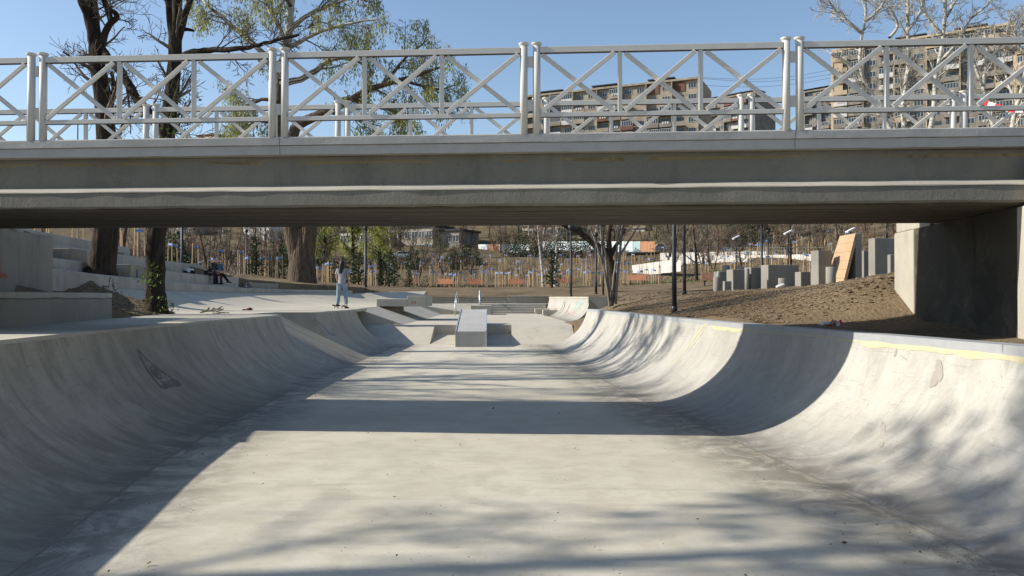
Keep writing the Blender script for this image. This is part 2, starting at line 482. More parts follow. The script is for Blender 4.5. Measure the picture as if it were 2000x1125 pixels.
def wallpts(side, Y, t, off=0.0):
    """Point on a transition: t=0 at the joint, 1 at the lip; off lifts it off the surface."""
    w = W_L if side < 0 else W_R
    r = (w * w + LIP * LIP) / (2 * LIP); a = math.asin(min(1, w / r)) if LIP < r else math.pi - math.asin(w / r)
    th = np.asarray(t, float) * a
    d = r * np.sin(th) - off * np.sin(th); z = r * (1 - np.cos(th)) + off * np.cos(th)
    Y = np.asarray(Y, float)
    x = (LIP_L(Y) + w - d) if side < 0 else (LIP_R(Y) - w + d)
    return np.stack([x, Y + 0 * d, z + 0 * Y], -1)

# ------------------------------------------------------------------ terrain
T1 = np.array([(-8.9, 14.6), (-9.8, 17.5), (-10.8, 21.3), (-12.1, 29), (-13.3, 37), (-14.0, 43), (-13.3, 48), (-10.2, 52.3)])
def resample(p, n):
    p = np.array(p, float)
    t = np.r_[0, np.cumsum(np.linalg.norm(np.diff(p, axis=0), axis=1))]
    u = np.linspace(0, t[-1], n)
    q = np.stack([np.interp(u, t, p[:, k]) for k in range(p.shape[1])], 1)
    for _ in range(3): q[1:-1] = 0.25 * q[:-2] + 0.5 * q[1:-1] + 0.25 * q[2:]
    return q
T1s = resample(T1, 60)
def offset(line, d):
    t = np.gradient(line, axis=0); t /= np.linalg.norm(t, axis=1, keepdims=True)
    return line + np.stack([-t[:, 1], t[:, 0]], 1) * d        # to the left of travel = away from the bowl

CP = []
for y in (-8, 0, 6, 9, 12, 16, 20, 24, 27.5): CP.append((float(LIP_R(y)) + 0.55, y, 1.15))
CP += [(6.0, 13.3, 1.92), (5.3, 13.2, 1.62), (4.4, 13.0, 1.22), (8, 20, 1.95), (6, 20, 1.62), (4.0, 20, 1.25), (5.2, 16.5, 1.5),
       (10.2, 28, 1.86), (5.7, 27, 1.66), (3.4, 27, 1.3), (11.25, 40, 1.94), (6, 40, 1.72), (3.6, 45, 1.62), (14, 48, 1.96), (10, 52, 1.95),
       (17, 42, 2.2), (20, 44, 2.7), (24, 42, 3.0), (2.2, 27.75, .1), (2.2, 28.4, .27), (2.2, 29.0, .46), (2.2, 29.6, .58), (2.2, 31, .6), (2.6, 28.2, .5), (2.9, 28.1, .95), (2.6, 30, .66), (3.2, 30, .95), (2.2, 32, .6), (2.7, 32.2, .74), (3.3, 32.3, .98), (4.0, 33, 1.4), (3.7, 51, 1.6), (5, 33, 1.5), (12, 34, 2.0), (16, 30, 2.4), (13, 24, 2.3),
       (8.5, 10, 3.0), (9, 12.5, 2.7), (8.2, 14.2, 2.3), (12, 6, 3.4), (15, 15, 3.2), (14, -6, 3.3), (20, 5, 3.4),
       (5.65, 9, 1.16), (5.7, 10, 1.17), (5.9, 11.8, 1.27), (6.6, 8.6, 1.2), (7.2, 5, 1.3), (8, 0, 1.6),
       (-6, 60, 1.66), (0, 60, 1.62), (3, 60, 1.66), (8, 60, 1.9), (0, 66, 2.1), (0, 71, 2.45), (-10, 71, 2.45), (10, 70, 2.5), (20, 68, 2.9), (-9, 57, 2.0), (-6, 56.5, 1.98), (-12, 58, 2.4),
       (0, 100, 2.75), (-20, 100, 3.0), (15, 100, 3.2), (25, 95, 4.2), (35, 110, 7.0), (50, 100, 7.0), (-20, 80, 2.9), (28, 75, 3.4), (40, 70, 3.8),
       (-55, 100, 5.0), (-50, 82, 4.9), (-30, 64, 4.7), (-15, 54, 2.76), (-20, 56, 3.0), (-15.6, 25, 3.75), (-17.0, 31, 3.75), (-18.4, 37, 3.7), (-19, 43, 3.3), (-18.5, 49, 2.75), (-16.5, 53, 2.65),
       (-25, 34, 4.2), (-40, 40, 5.0), (-13.0, 16, 3.2), (-11.5, 12, 2.65), (-12, 6, 2.9), (-20, 5, 3.3), (-20, -10, 3.2), (-40, 0, 4), (-9, 4, 2.2), (-8, -4, 1.6), (-60, 40, 6), (-80, 90, 8),
       (-9.2, 19.2, 1.45), (-8.5, 19.6, 1.24), (-9.6, 20.4, 1.62), (-8.9, 16.6, 1.48), (-8.2, 16.8, 1.3), (-9.2, 15.9, 1.72),
       (-90, 150, 10), (-45, 150, 8.8), (0, 150, 8.7), (40, 150, 10.5), (64, 158, 15.5), (90, 150, 18), (-90, 166, 10.8), (-45, 166, 9.6), (0, 166, 9.3), (40, 166, 12), (0, 125, 5.0), (-45, 125, 5.6), (30, 130, 7.6),
       (-90, 200, 20), (0, 200, 20), (60, 190, 23), (100, 185, 27), (-90, 240, 27), (0, 235, 29), (80, 235, 33), (-140, 320, 34), (0, 320, 42), (140, 320, 44), (0, 480, 46), (-200, 480, 38), (200, 480, 50),
       (160, 100, 14), (200, 220, 36), (-180, 150, 13), (-200, 250, 26), (0, -30, 1.6), (30, -30, 3), (-120, -20, 6), (120, -20, 6), (300, 100, 25), (-300, 100, 12)]
CP = np.array(CP)
_A = np.linalg.norm(CP[:, None, :2] - CP[None, :, :2], axis=-1)
_n = len(CP)
_S = np.zeros((_n + 3, _n + 3)); _S[:_n, :_n] = -_A - 0.02 * np.eye(_n)
_S[:_n, _n] = 1; _S[:_n, _n + 1:] = CP[:, :2]; _S[_n:, :_n] = _S[:_n, _n:].T
_wt = np.linalg.solve(_S, np.r_[CP[:, 2], 0, 0, 0])
def ground(x, y):
    q = np.stack([np.ravel(x), np.ravel(y)], 1).astype(float)
    out = np.empty(len(q))
    for i in range(0, len(q), 8000):
        b = q[i:i + 8000]
        d = np.linalg.norm(b[:, None] - CP[None, :, :2], axis=-1)
        out[i:i + 8000] = -d @ _wt[:_n] + _wt[_n] + b @ _wt[_n + 1:]
    return out if np.ndim(x) else float(out[0])
def G(x, y): return float(ground(np.array([x]), np.array([y]))[0])

def vnoise(x, y, s, seed=0):
    """cheap smooth value noise"""
    x = x / s; y = y / s
    xi = np.floor(x).astype(int); yi = np.floor(y).astype(int); fx = x - xi; fy = y - yi
    fx = fx * fx * (3 - 2 * fx); fy = fy * fy * (3 - 2 * fy)
    def h(a, b):
        n = (a * 374761393 + b * 668265263 + seed * 1442695) & 0x7fffffff
        n = ((n ^ (n >> 13)) * 1274126177) & 0x7fffffff
        return ((n ^ (n >> 16)) & 0xffff) / 65535.0 - 0.5
    return (h(xi, yi) * (1 - fx) + h(xi + 1, yi) * fx) * (1 - fy) + (h(xi, yi + 1) * (1 - fx) + h(xi + 1, yi + 1) * fx) * fy

def left_edge(y):      # left edge of the built ground
    return np.interp(y, [-9, 14, 15.8, 20.4, 20.6, 21.3, 29, 37, 41, 43, 48, 52, 55, 60],
                     [-8.0, -8.0, -7.6, -8.3, -10.2, -14.2, -15.9, -16.9, -16.2, -15.8, -14.9, -10.4, -9.8, -9.8])
def right_edge(y):
    return np.where(y < Y_END + 0.4, LIP_R(y) + 0.03, np.where(y < 32.4, 2.0, np.interp(y, [32.4, 51], [3.14, 2.40])))

def axis(fine0, fine1, st, lo, hi, g=1.09):
    a = list(np.arange(fine0, fine1 + st, st))
    s = st
    while a[-1] < hi: s *= g; a.append(a[-1] + s)
    s = st
    while a[0] > lo: s *= g; a.insert(0, a[0] - s)
    return np.array(a)
gx = axis(-22, 22, 0.28, -420, 420); gy = axis(-4, 62, 0.28, -60, 620)
GX, GY = np.meshgrid(gx, gy, indexing='ij')
GZ = ground(GX, GY).reshape(GX.shape)
dist = np.hypot(GX, GY)
_q = np.where((GX < 4) & (GY > 27) & (GY < 33), 0.3, 1.0)
GZ += _q * (vnoise(GX, GY, 0.9, 1) * 0.05 + vnoise(GX, GY, 0.55, 2) * 0.025 * (dist < 60) + vnoise(GX, GY, 3.1, 3) * 0.14)
GZ += vnoise(GX, GY, 14, 4) * 0.9 * np.clip((dist - 80) / 60, 0, 1) + vnoise(GX, GY, 5, 5) * 0.5 * np.clip((dist - 90) / 60, 0, 1)
inside = (GX > left_edge(GY)) & (GX < right_edge(GY)) & (GY < 58.6)
low = np.where(GX < LIP_L(GY) - 1.0, np.where(GX < np.interp(GY, T1[:, 1], T1[:, 0]) + 0.3, 0.9, 0.7), -0.6)
low = np.where((GY > Y_END) & (GX > -5), -0.3, low)
low = np.where(GY > 54.5, 0.75, low)
GZ = np.where(inside, np.minimum(GZ, low), GZ)
# keep loose soil out of the wall foot and off the coping
near_cop = (GX >= LIP_R(GY) - 0.05) & (GX < LIP_R(GY) + 0.42) & (GY < Y_END)
GZ = np.where(near_cop, np.minimum(GZ, 1.14), GZ)
b = MB(); b.grid(np.stack([GX, GY, GZ], -1).transpose(1, 0, 2)[:, :, :][::1])
# orientation: make normals point up
terrain = b.build('ground', M['soil'], smooth=True); tag(terrain, kind='structure')
if terrain.data.polygons[0].normal.z < 0: terrain.data.flip_normals()

# ------------------------------------------------------------------ bowl floor, transitions, decks
def fixn(o, ref=(0, 0, 1)):
    n = np.zeros(3)
    ps = list(o.data.polygons)
    for p in ps[:: max(1, len(ps) // 200)]: n += np.array(p.normal) * p.area
    if n @ np.array(ref) < 0: o.data.flip_normals()
    return o

ys = np.linspace(-8, Y_END, 120)
jl = LIP_L(ys) + W_L; jr = LIP_R(ys) - W_R
s = np.linspace(0, 1, 25)
gridp = np.stack([jl[:, None] * (1 - s) + jr[:, None] * s, ys[:, None] + 0 * s, 0 * ys[:, None] + 0 * s], -1)
# shallow unevenness of hand trowelled concrete
gridp[..., 2] += vnoise(gridp[..., 0], gridp[..., 1], 1.7, 8) * 0.012 * np.minimum(1, np.minimum(s, 1 - s) * 8)
duv = np.stack([gridp[..., 1], np.minimum(gridp[..., 0] - jl[:, None], jr[:, None] - gridp[..., 0])], -1)
b = MB(); b.grid(gridp)
bowl = fixn(b.build('bowl_floor', M['floor'], smooth=True, uv=duv.reshape(-1, 2))); tag(bowl, kind='structure')

def transition(root, side, y0, y1, mat, n, name='ramp_face'):
    w = W_L if side < 0 else W_R
    d, z, L = prof(w, n=19)
    yy = np.linspace(y0, y1, n)
    t = np.linspace(0, 1, 19)
    pts = np.stack([wallpts(side, np.full(19, y), t) for y in yy])
    wob = vnoise(pts[..., 1] + 31 * side, t[None] * 3 + 0 * pts[..., 1], 0.9, 12) * 0.014 * np.sin(t * math.pi)[None]
    pts[..., 0] += -side * wob
    uv = np.stack([pts[..., 1], 0 * pts[..., 1] + L[None]], -1)
    b = MB(); b.grid(pts)
    o = b.build(name, mat, root, smooth=True, uv=uv.reshape(-1, 2))
    return fixn(o, (-side, 0, 0.5))

def side_cheek(root, side, y, thick, zlow=-0.4, back=0.35, mat=None):
    """End wall of a transition: solid between the curve and the ground."""
    w = W_L if side < 0 else W_R
    d, z, L = prof(w, n=19)
    x = (LIP_L(y) + w - d) if side < 0 else (LIP_R(y) - w + d)
    x = np.r_[x, x[-1] + side * back]; z = np.r_[z, z[-1]] - 0.004
    yy = (y, y + thick)
    b = MB()
    for k in range(len(x) - 1):
        for q in yy:
            b.add([(x[k], q, zlow), (x[k + 1], q, zlow), (x[k + 1], q, z[k + 1]), (x[k], q, z[k])], [[0, 1, 2, 3]])
        b.add([(x[k], yy[0], z[k]), (x[k + 1], yy[0], z[k + 1]), (x[k + 1], yy[1], z[k + 1]), (x[k], yy[1], z[k])], [[0, 1, 2, 3]])
    return b.build('end_wall', mat or M['cast'], root)

SLOT0, SLOT1 = 18.7, 21.9
qp_l = thing('quarter_pipe', 'long shaded concrete quarter pipe along the left side of the bowl with a drawn triangle', 'quarter pipe', (LIP_L(9), 9, 0), 'quarter pipes of the bowl')
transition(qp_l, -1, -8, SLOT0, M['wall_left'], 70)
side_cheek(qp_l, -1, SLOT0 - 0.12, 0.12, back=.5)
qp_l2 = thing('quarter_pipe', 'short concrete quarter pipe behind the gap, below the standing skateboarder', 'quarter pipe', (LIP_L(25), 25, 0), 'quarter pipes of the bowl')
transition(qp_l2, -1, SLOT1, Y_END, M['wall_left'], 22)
side_cheek(qp_l2, -1, SLOT1, 0.12, back=1.3); side_cheek(qp_l2, -1, Y_END - 0.1, 0.1, back=0.4)
qp_r = thing('quarter_pipe', 'long sunlit concrete quarter pipe along the right side of the bowl with yellow glue marks', 'quarter pipe', (LIP_R(9), 9, 0), 'quarter pipes of the bowl')
transition(qp_r, 1, -8, Y_END, M['wall'], 96)
side_cheek(qp_r, 1, Y_END - 0.14, 0.14, back=0.3)
# coping slab on the right lip, in cast lengths
yy = np.linspace(-8, Y_END, 13)
for i in range(len(yy) - 1):
    a, c = yy[i] + 0.004, yy[i + 1] - 0.004
    q = np.linspace(a, c, 6)
    xl = LIP_R(q) - 0.012; xr = LIP_R(q) + 0.36
    b = MB()
    top = LIP + 0.012
    sec = np.stack([np.stack([xl, q, 0 * q + LIP - 0.07], -1), np.stack([xl, q, 0 * q + top], -1), np.stack([xr, q, 0 * q + top - 0.01], -1), np.stack([xr, q, 0 * q + 0.7], -1)], 1)
    b.grid(sec)
    for e in (0, -1): b.add(sec[e], [[0, 1, 2, 3]])
    o = b.build('coping_slab', M['coping'], qp_r)
    fixn(o, (0, 0, 1))

# gap with a straight bank between the two left quarter pipes
bank = thing('roll_in_bank', 'sloping concrete bank in the gap between the two left quarter pipes', 'ramp', (-6, 20.3, 0))
yq = np.linspace(SLOT0 - 0.06, SLOT1 + 0.06, 18); t_ = np.linspace(0, 1, 20)
XT = -6.35
g_ = np.empty((18, 20, 3))
for i_, y_ in enumerate(yq):
    wp = wallpts(-1, np.full(20, y_), t_)
    wp[:, 0] = np.where(t_ > 0.97, wp[:, 0], wp[:, 0])
    ch = np.stack([LIP_L(y_) + W_L + (XT - LIP_L(y_) - W_L) * t_, np.full(20, y_), LIP * t_ ** 1.12], -1)
    m_ = min(1.0, max(0.0, (y_ - SLOT0) / 1.3)); m_ = m_ * m_ * (3 - 2 * m_)
    g_[i_] = wp * (1 - m_) + ch * m_
b = MB(); b.grid(g_)
fixn(b.build('bank_face', M['wall_left'], bank, smooth=True, uv=np.stack([g_[..., 1], 2.0 * t_[None] + 0 * g_[..., 1]], -1).reshape(-1, 2)))

# left deck, flush with the lip, as one sheet with an edge band
b = MB()
def deck_strip(y0, y1, xl, xr, n, z=LIP):
    q = np.linspace(y0, y1, n); v = np.linspace(0, 1, 5)
    l = xl(q); r = xr(q)
    b.grid(np.stack([l[:, None] * (1 - v) + r[:, None] * v, q[:, None] + 0 * v, 0 * q[:, None] + z + 0 * v], -1))
    b.grid(np.stack([np.stack([r, q, 0 * q + z], -1), np.stack([r, q, 0 * q + z - 0.09], -1)], 1))
FOOT = np.array([(-8.4, 20.4), (-7.95, 24), (-8.1, 31), (-8.2, 38), (-7.8, 46), (-7.5, 50)])
fx = lambda q: np.interp(q, [-9, 15.4, 20.4, 24, 31, 38, 46, 50], [-9.2, -9.2, -8.45, -7.95, -8.1, -8.2, -7.8, -7.5])
deck_strip(-8, SLOT0, fx, lambda q: LIP_L(q) + 0.01, 40)
deck_strip(SLOT0, SLOT1, fx, lambda q: np.interp(q, [SLOT0 - .06, SLOT0 + .35, SLOT0 + .65, SLOT0 + 1.0, SLOT0 + 1.3], [-5.29, -5.50, -5.82, -6.18, XT]) + .01, 22)
deck_strip(SLOT1, 29.6, fx, lambda q: LIP_L(q) + 0.01, 14)
deck_strip(29.6, 50.4, fx, lambda q: 0 * q - 5.6, 20)
o = b.build('deck', M['deck']); fixn(o); tag(o, kind='structure')

# bank rising from the deck to the foot of the terraces
n = 40
foot = resample(FOOT, n); top = resample(T1[2:], n) + np.array([0.05, 0])
foot = np.r_[[[-8.9, 19.3]], foot, [[-7.0, 50.6], [-5.8, 50.6]]]; top = np.r_[[[-10.6, 20.6]], top, [[-8.4, 54.2], [-5.8, 55.2]]]
zt = np.r_[1.8, np.full(n, 1.82), 1.92, 1.98]
v = np.linspace(0, 1, 15)
zb = 1.188 + (zt[:, None] - 1.188) * (v[None] ** 2.6)
gp = np.stack([foot[:, None, 0] * (1 - v) + top[:, None, 0] * v, foot[:, None, 1] * (1 - v) + top[:, None, 1] * v, zb], -1)
b = MB(); b.grid(gp)
# its upper kerb
e = gp[-2:, -1]
o = fixn(b.build('sloped_bank', M['deck'], smooth=True)); tag(o, kind='structure')
b = MB(); b.grid(np.array([[(-8.4, 54.2, 1.9), (-8.4, 56.6, 1.95)], [(-5.8, 55.2, 1.98), (-5.8, 56.6, 2.0)]])); b.grid(np.array([[(-5.8, 50.6, 1.19), (-5.8, 50.6, 0.5)], [(-5.8, 55.2, 1.98), (-5.8, 55.2, 0.5)], [(-5.8, 56.6, 2.0), (-5.8, 56.6, .5)]]))
o = b.build('landing', M['deck']); fixn(o); tag(o, kind='structure')

# ------------------------------------------------------------------ far end: bank with a notch, upper floor, steps
NX0, NX1 = P(849, 640, 29.4)[0], P(999, 640, 29.4)[0]
YB0, YB1 = Y_END, 29.4
b = MB()
def bankquad(x0, x1, z0=0.0, z1=UP, y0=YB0, y1=YB1):
    u = np.linspace(x0, x1, 8); w_ = np.linspace(0, 1, 6)
    p = np.stack([u[:, None] + 0 * w_, 0 * u[:, None] + y0 + (y1 - y0) * w_, 0 * u[:, None] + z0 + (z1 - z0) * w_], -1)
    b.grid(p)
xl = -5.3; xr = 2.15
bankquad(xl, NX0); bankquad(NX1, xr); bankquad(NX0, NX1, 0.0, 0.27)
for xk in (NX0, NX1):
    b.add([(xk, YB0, 0), (xk, YB1, 0.27), (xk, YB1, UP)], [[0, 1, 2]])
b.add([(NX0, YB1, 0.27), (NX1, YB1, 0.27), (NX1, YB1, UP), (NX0, YB1, UP)], [[0, 1, 2, 3]])
o = b.build('end_bank', M['deck']); fixn(o); tag(o, kind='structure')
b = MB()
yq = np.linspace(YB1, 50.2, 24); u = np.linspace(0, 1, 10)
xr_ = np.interp(yq, [YB1, 32.5, 33, 51], [2.15, 2.05, 2.3, 2.05])
b.grid(np.stack([-5.65 + (xr_[:, None] + 5.65) * u, yq[:, None] + 0 * u, 0 * yq[:, None] + UP + 0 * u], -1))
o = fixn(b.build('upper_floor', M['deck'])); tag(o, kind='structure')

wedge = thing('wedge_ramp', 'low concrete wedge ramp leading from the left deck down past the floating ledge', 'ramp', (-4.8, 29.6, UP))
b = MB()
b.add([(-5.62, 29.62, LIP + .002), (-3.95, 29.62, UP + .004), (-4.0, 47, UP + .004), (-5.62, 47, LIP + .002), (-5.62, 29.62, -0.2), (-3.95, 29.62, -0.2), (-4.0, 47, -0.2), (-5.62, 47, -0.2)],
      [[0, 1, 2, 3], [4, 5, 1, 0], [2, 6, 7, 3], [1, 5, 6, 2]])
b.add([(-5.62, 47, LIP), (-4.0, 47, UP + .004), (-2.05, 47, UP + .004), (-2.05, 51, 1.165), (-5.62, 51, 1.185)], [[0, 1, 2], [0, 2, 3, 4]])
b.add([(-2.05, 47, UP), (-2.05, 51, UP), (-2.05, 51, 1.165)], [[0, 1, 2]])
b.build('wedge', M['deck'], wedge)

# flight 1
st = thing('stairs', 'four wide concrete steps across the far end of the upper floor', 'stairs', (-0.2, 50.2, UP))
for k in range(4):
    b = MB(); z1 = UP + 0.14 * (k + 1); y0 = 49.4 + 0.42 * k
    b.box(((-2.02 + 2.1) / 2, (y0 + 51.6) / 2, z1 - 0.4), (4.12, 51.6 - y0, 0.8)); bevel(b.build('step', M['cast'], st), 0.012)
b = MB(); q = [(-8.2, 50.9), (-2.03, 51.0), (-2.03, 51.55), (2.35, 51.55), (2.7, 57.6), (-5.6, 57.6)]
b.prism(q, 0.6, 1.158); o = b.build('terrace_floor', M['deck']); tag(o, kind='structure')
st2 = thing('stairs', 'shaded concrete steps at the far left behind the metal handrail', 'stairs', (-3, 58, 1.16))
for k in range(3):
    b = MB(); z1 = 1.158 + 0.15 * (k + 1); y0 = 57.1 + 0.5 * k
    b.box(((-5.75 - 0.35) / 2, (y0 + 59.4) / 2, z1 - 0.4), (5.4, 59.4 - y0, 0.8)); bevel(b.build('step', M['cast_dark'], st2), 0.012)
rw = thing('retaining_wall', 'low stained concrete wall closing the far end of the skate park', 'wall', (1.2, 57.3, 1.16))
b = MB(); b.box(((-0.33 + 2.7) / 2, 57.35, 1.1), (3.03, 0.4, 1.06)); bevel(b.build('wall_body', M['cast_dark'], rw), 0.015)
b = MB(); b.box(((-0.36 + 2.73) / 2, 57.34, 1.655), (3.09, 0.5, 0.06)); bevel(b.build('wall_cap', M['cast'], rw), 0.012)

# far quarter pipe on the right
qp3 = thing('quarter_pipe', 'tilted concrete quarter pipe with coloured scribbles at the far right end', 'quarter pipe', (2.6, 33, UP))
H3, W3 = 1.0, 0.82
d3, z3, L3 = prof(W3, H3, 13)
yq = np.linspace(32.6, 51.0, 20)
x3 = lambda y: np.interp(y, [32.6, 51.0], [3.05, 2.3])
p = np.stack([x3(yq)[:, None] - W3 + d3[None], yq[:, None] + 0 * d3, 0 * yq[:, None] + UP + 0.006 + z3[None]], -1)
b = MB(); b.grid(p)
uv = np.stack([p[..., 1], 0 * yq[:, None] + L3[None]], -1).reshape(-1, 2)
fixn(b.build('ramp_face', M['wall'], qp3, smooth=True, uv=uv), (-1, 0, .5))
b = MB()
for yk in (32.6, 32.75):
    X = x3(32.6) - W3 + d3
    X = np.r_[X, X[-1] + 0.75]; Z = np.r_[UP + z3, UP + H3]
    for k in range(len(X) - 1): b.add([(X[k], yk, 0.1), (X[k + 1], yk, 0.1), (X[k + 1], yk, Z[k + 1]), (X[k], yk, Z[k])], [[0, 1, 2, 3]])
b.build('end_wall', M['cast_dark'], qp3)
b = MB(); q = np.array([32.58, 51.0])
b.add([(x3(32.58) - .01, 32.58, UP + H3 + .01), (x3(51) - .01, 51, UP + H3 + .01), (x3(51) + .6, 51, UP + H3 + .01), (x3(32.58) + .75, 32.58, UP + H3 + .01),
       (x3(32.58) - .01, 32.58, UP + H3 - .06), (x3(51) - .01, 51, UP + H3 - .06), (x3(51) + .6, 51, UP + .2), (x3(32.58) + .75, 32.58, UP + .2)],
      [[0, 3, 2, 1], [0, 1, 5, 4], [0, 4, 7, 3], [3, 7, 6, 2]])
b.build('deck_slab', M['cast'], qp3)
for (pxa, pxb, yb, yt, d, lab) in ((1064, 1104, 616.5, 606, 43.0, 'nearer of the two concrete ledges jutting from the scribbled quarter pipe'),
                                   (1048, 1083, 611.5, 602, 48.0, 'farther of the two concrete ledges jutting from the scribbled quarter pipe')):
    a = P(pxa, yb, d); c = P(pxb, yt, d)
    lg = thing('ledge', lab, 'ledge', (a[0], d, UP), 'ledges at the far quarter pipe')
    bb = MB(); bb.box(((a[0] + c[0]) / 2 - .1, d + 0.45, UP + 0.18 + 0.005), (c[0] - a[0], 0.9, 0.26)); bevel(bb.build('slab', M['cast'], lg), 0.015)
    bb = MB(); bb.box((c[0] - 0.35, d + 0.45, UP + 0.03), (0.5, 0.7, 0.05)); bb.build('plinth', M['cast_dark'], lg)

# sloped manual box
bx = thing('grind_box', 'sloped concrete grind box with steel edges in the middle of the bowl end', 'grind box', (-1.3, 26.3, 0))
x0, x1 = P(891, 660, 26.3)[0], P(949, 660, 26.3)[0]
xa, xb = P(901, 604, 31.1)[0], P(950, 604, 31.1)[0]
b = MB()
b.add([(x0, 26.3, 0), (x1, 26.3, 0), (x1, 26.3, .5), (x0, 26.3, .5), (xa, 31.1, 0), (xb, 31.1, 0), (xb, 31.1, 1.13), (xa, 31.1, 1.13)],
      [[0, 1, 2, 3], [5, 4, 7, 6], [3, 2, 6, 7], [0, 3, 7, 4], [1, 5, 6, 2]])
bevel(b.build('box_body', concrete('pitted box concrete', (0.40, 0.39, 0.375), pits=0.9, dirt=0.2), bx), 0.012)
for (p0, p1, sx) in (((x0, 26.3, .5), (xa, 31.1, 1.13), -1), ((x1, 26.3, .5), (xb, 31.1, 1.13), 1)):
    b = MB(); b.bar(np.array(p0) + (sx * .012, -.012, .0), np.array(p1) + (sx * .012, 0, .0), .035, .035)
    b.bar(np.array(p0) + (sx * .012, -.012, .0), (p0[0] + sx * .012, p0[1] - .012, 0.0), .035, .035, up=(0, 1, 0)); b.build('edge_angle', M['steel'], bx)
lb = thing('ledge', 'small flat concrete ledge just behind the sloped grind box', 'ledge', (-1.9, 45, UP))
a = P(923, 596, 46.0); c = P(949, 596, 46.0)
b = MB(); b.box(((a[0] + c[0]) / 2 + .1, 47.3, UP + .26), (c[0] - a[0] + .4, 2.6, .52)); bevel(b.build('slab', M['cast'], lb), .015)

# floating ledge on the left
fl = thing('floating_ledge', 'stepped concrete ledge overhanging the wedge ramp on the left', 'ledge', (-4.6, 35, LIP))
a = P(735, 599, 34.5); c = P(829, 599, 34.5); mid = P(795, 599, 34.5)
b = MB(); b.box(((a[0] + mid[0]) / 2, 36.2, LIP + .17), (mid[0] - a[0], 3.4, .32)); bevel(b.build('low_slab', M['cast'], fl), .015)
b = MB(); b.box(((mid[0] + c[0]) / 2 + .002, 36.2, LIP + .235), (c[0] - mid[0], 3.4, .45)); bevel(b.build('high_slab', M['cast'], fl), .015)
b = MB(); b.box((-5.3, 36.2, 0.75), (0.7, 2.6, 0.85)); b.build('support', M['cast_dark'], fl)

def rail_tube(name, pts, root, r=0.028):
    bb = MB(); bb.tube(pts, r, 8, True); return bb.build(name, M['steel'], root, smooth=True)
hr = thing('handrail', 'bent silver handrail beside the far steps, left one', 'handrail', (-3.1, 44, UP), 'handrails at the far steps')
rail_tube('rail', [(-3.08, 44.2, 1.3), (-3.12, 44.9, 1.42), (-3.33, 49.6, 1.90), (-3.34, 49.9, 1.88), (-3.30, 50.6, 1.16)], hr, .026)
rail_tube('post', [(-3.08, 44.2, UP - .02), (-3.08, 44.2, 1.3)], hr, .026)
rail_tube('post', [(-3.2, 47.0, UP), (-3.2, 47.0, 1.6)], hr, .022)
hr2 = thing('handrail', 'upright silver handrail behind the grind box, right one', 'handrail', (-1.95, 49, 1.1), 'handrails at the far steps')
rail_tube('post', [(-1.95, 49.6, UP), (-1.95, 49.6, 1.92)], hr2, .05)
rail_tube('rail', [(-1.95, 49.6, 1.92), (-2.0, 51.4, 2.0), (-2.02, 51.9, 1.9), (-2.02, 52, 1.17)], hr2, .045)

# ------------------------------------------------------------------ terraces on the left
def terrace(name, label, off, z, y0, y1, depth=1.28, zb=0.9, mat='terrace', line=None):
    ln = offset(T1s if line is None else line, off)
    k = (ln[:, 1] >= y0) & (ln[:, 1] <= y1)
    a = ln[k]; t = np.gradient(a, axis=0); t /= np.linalg.norm(t, axis=1, keepdims=True)
    c = a + np.stack([-t[:, 1], t[:, 0]], 1) * depth
    zz = np.full(len(a), z) if np.isscalar(z) else np.interp(a[:, 1], [y0, y1], z)
    root = thing(name, label, 'terrace', (a[0][0], a[0][1], zb), 'concrete seating terraces')
    b = MB(); bev = 0.035
    def col(q, h): return np.c_[q, h]
    a2 = a + (c - a) * (bev / depth)
    sec = np.stack([col(a, np.full(len(a), zb)), col(a, zz - bev), col(a2, zz), col(c, zz), col(c, np.full(len(a), zb))], 1)
    b.grid(sec)
    for e in (0, -1): b.add(sec[e], [[0, 1, 2, 3, 4]])
    fixn(b.build('terrace_body', M[mat], root)); return root
terrace('seating_terrace', 'lowest long concrete seating terrace curving beside the sloped bank', 0.0, (2.24, 2.02), 14, 53, depth=1.5)
terrace('seating_terrace', 'second concrete seating terrace where the two people sit', 1.22, (2.62, 2.68), 14, 45.2)
terrace('seating_terrace', 'third concrete seating terrace behind the ivy-grown tree', 2.46, (3.14, 3.3), 14, 44.0)
terrace('seating_terrace', 'topmost concrete seating terrace at the far left below the staked saplings', 3.70, (3.72, 3.78), 14, 36.6, depth=0.5)
terrace('seating_terrace', 'short dark concrete kerb terrace in front of the big willow trunk', 1.1, (2.42, 2.36), 45.9, 53, depth=0.5, mat='cast_dark')
for (pxa, pxb, yt, yb, d, lab) in ((212, 255, 516, 531, 26.6, 'concrete step block beside the foot of the leaning dark tree'), (262, 288, 520, 536, 29.2, 'concrete step block on the lowest terrace near the ivy-grown tree'), (232, 270, 527, 534, 27.0, 'lower brown concrete step block on the lowest terrace'),
                               (100, 136, 485, 497, 24.0, 'dark concrete step block on the upper terraces beside the abutment')):
    a = P(pxa, yb, d); c = P(pxb, yt, d)
    r_ = thing('step_block', lab, 'step', (a[0], d, a[2]), 'step blocks on the terraces')
    b = MB(); b.box(((a[0] + c[0]) / 2, d + .5, (c[2] + a[2] - .5) / 2), (c[0] - a[0], 1.0, c[2] - a[2] + .5)); bevel(b.build('block', M['cast_dark'], r_), .015)

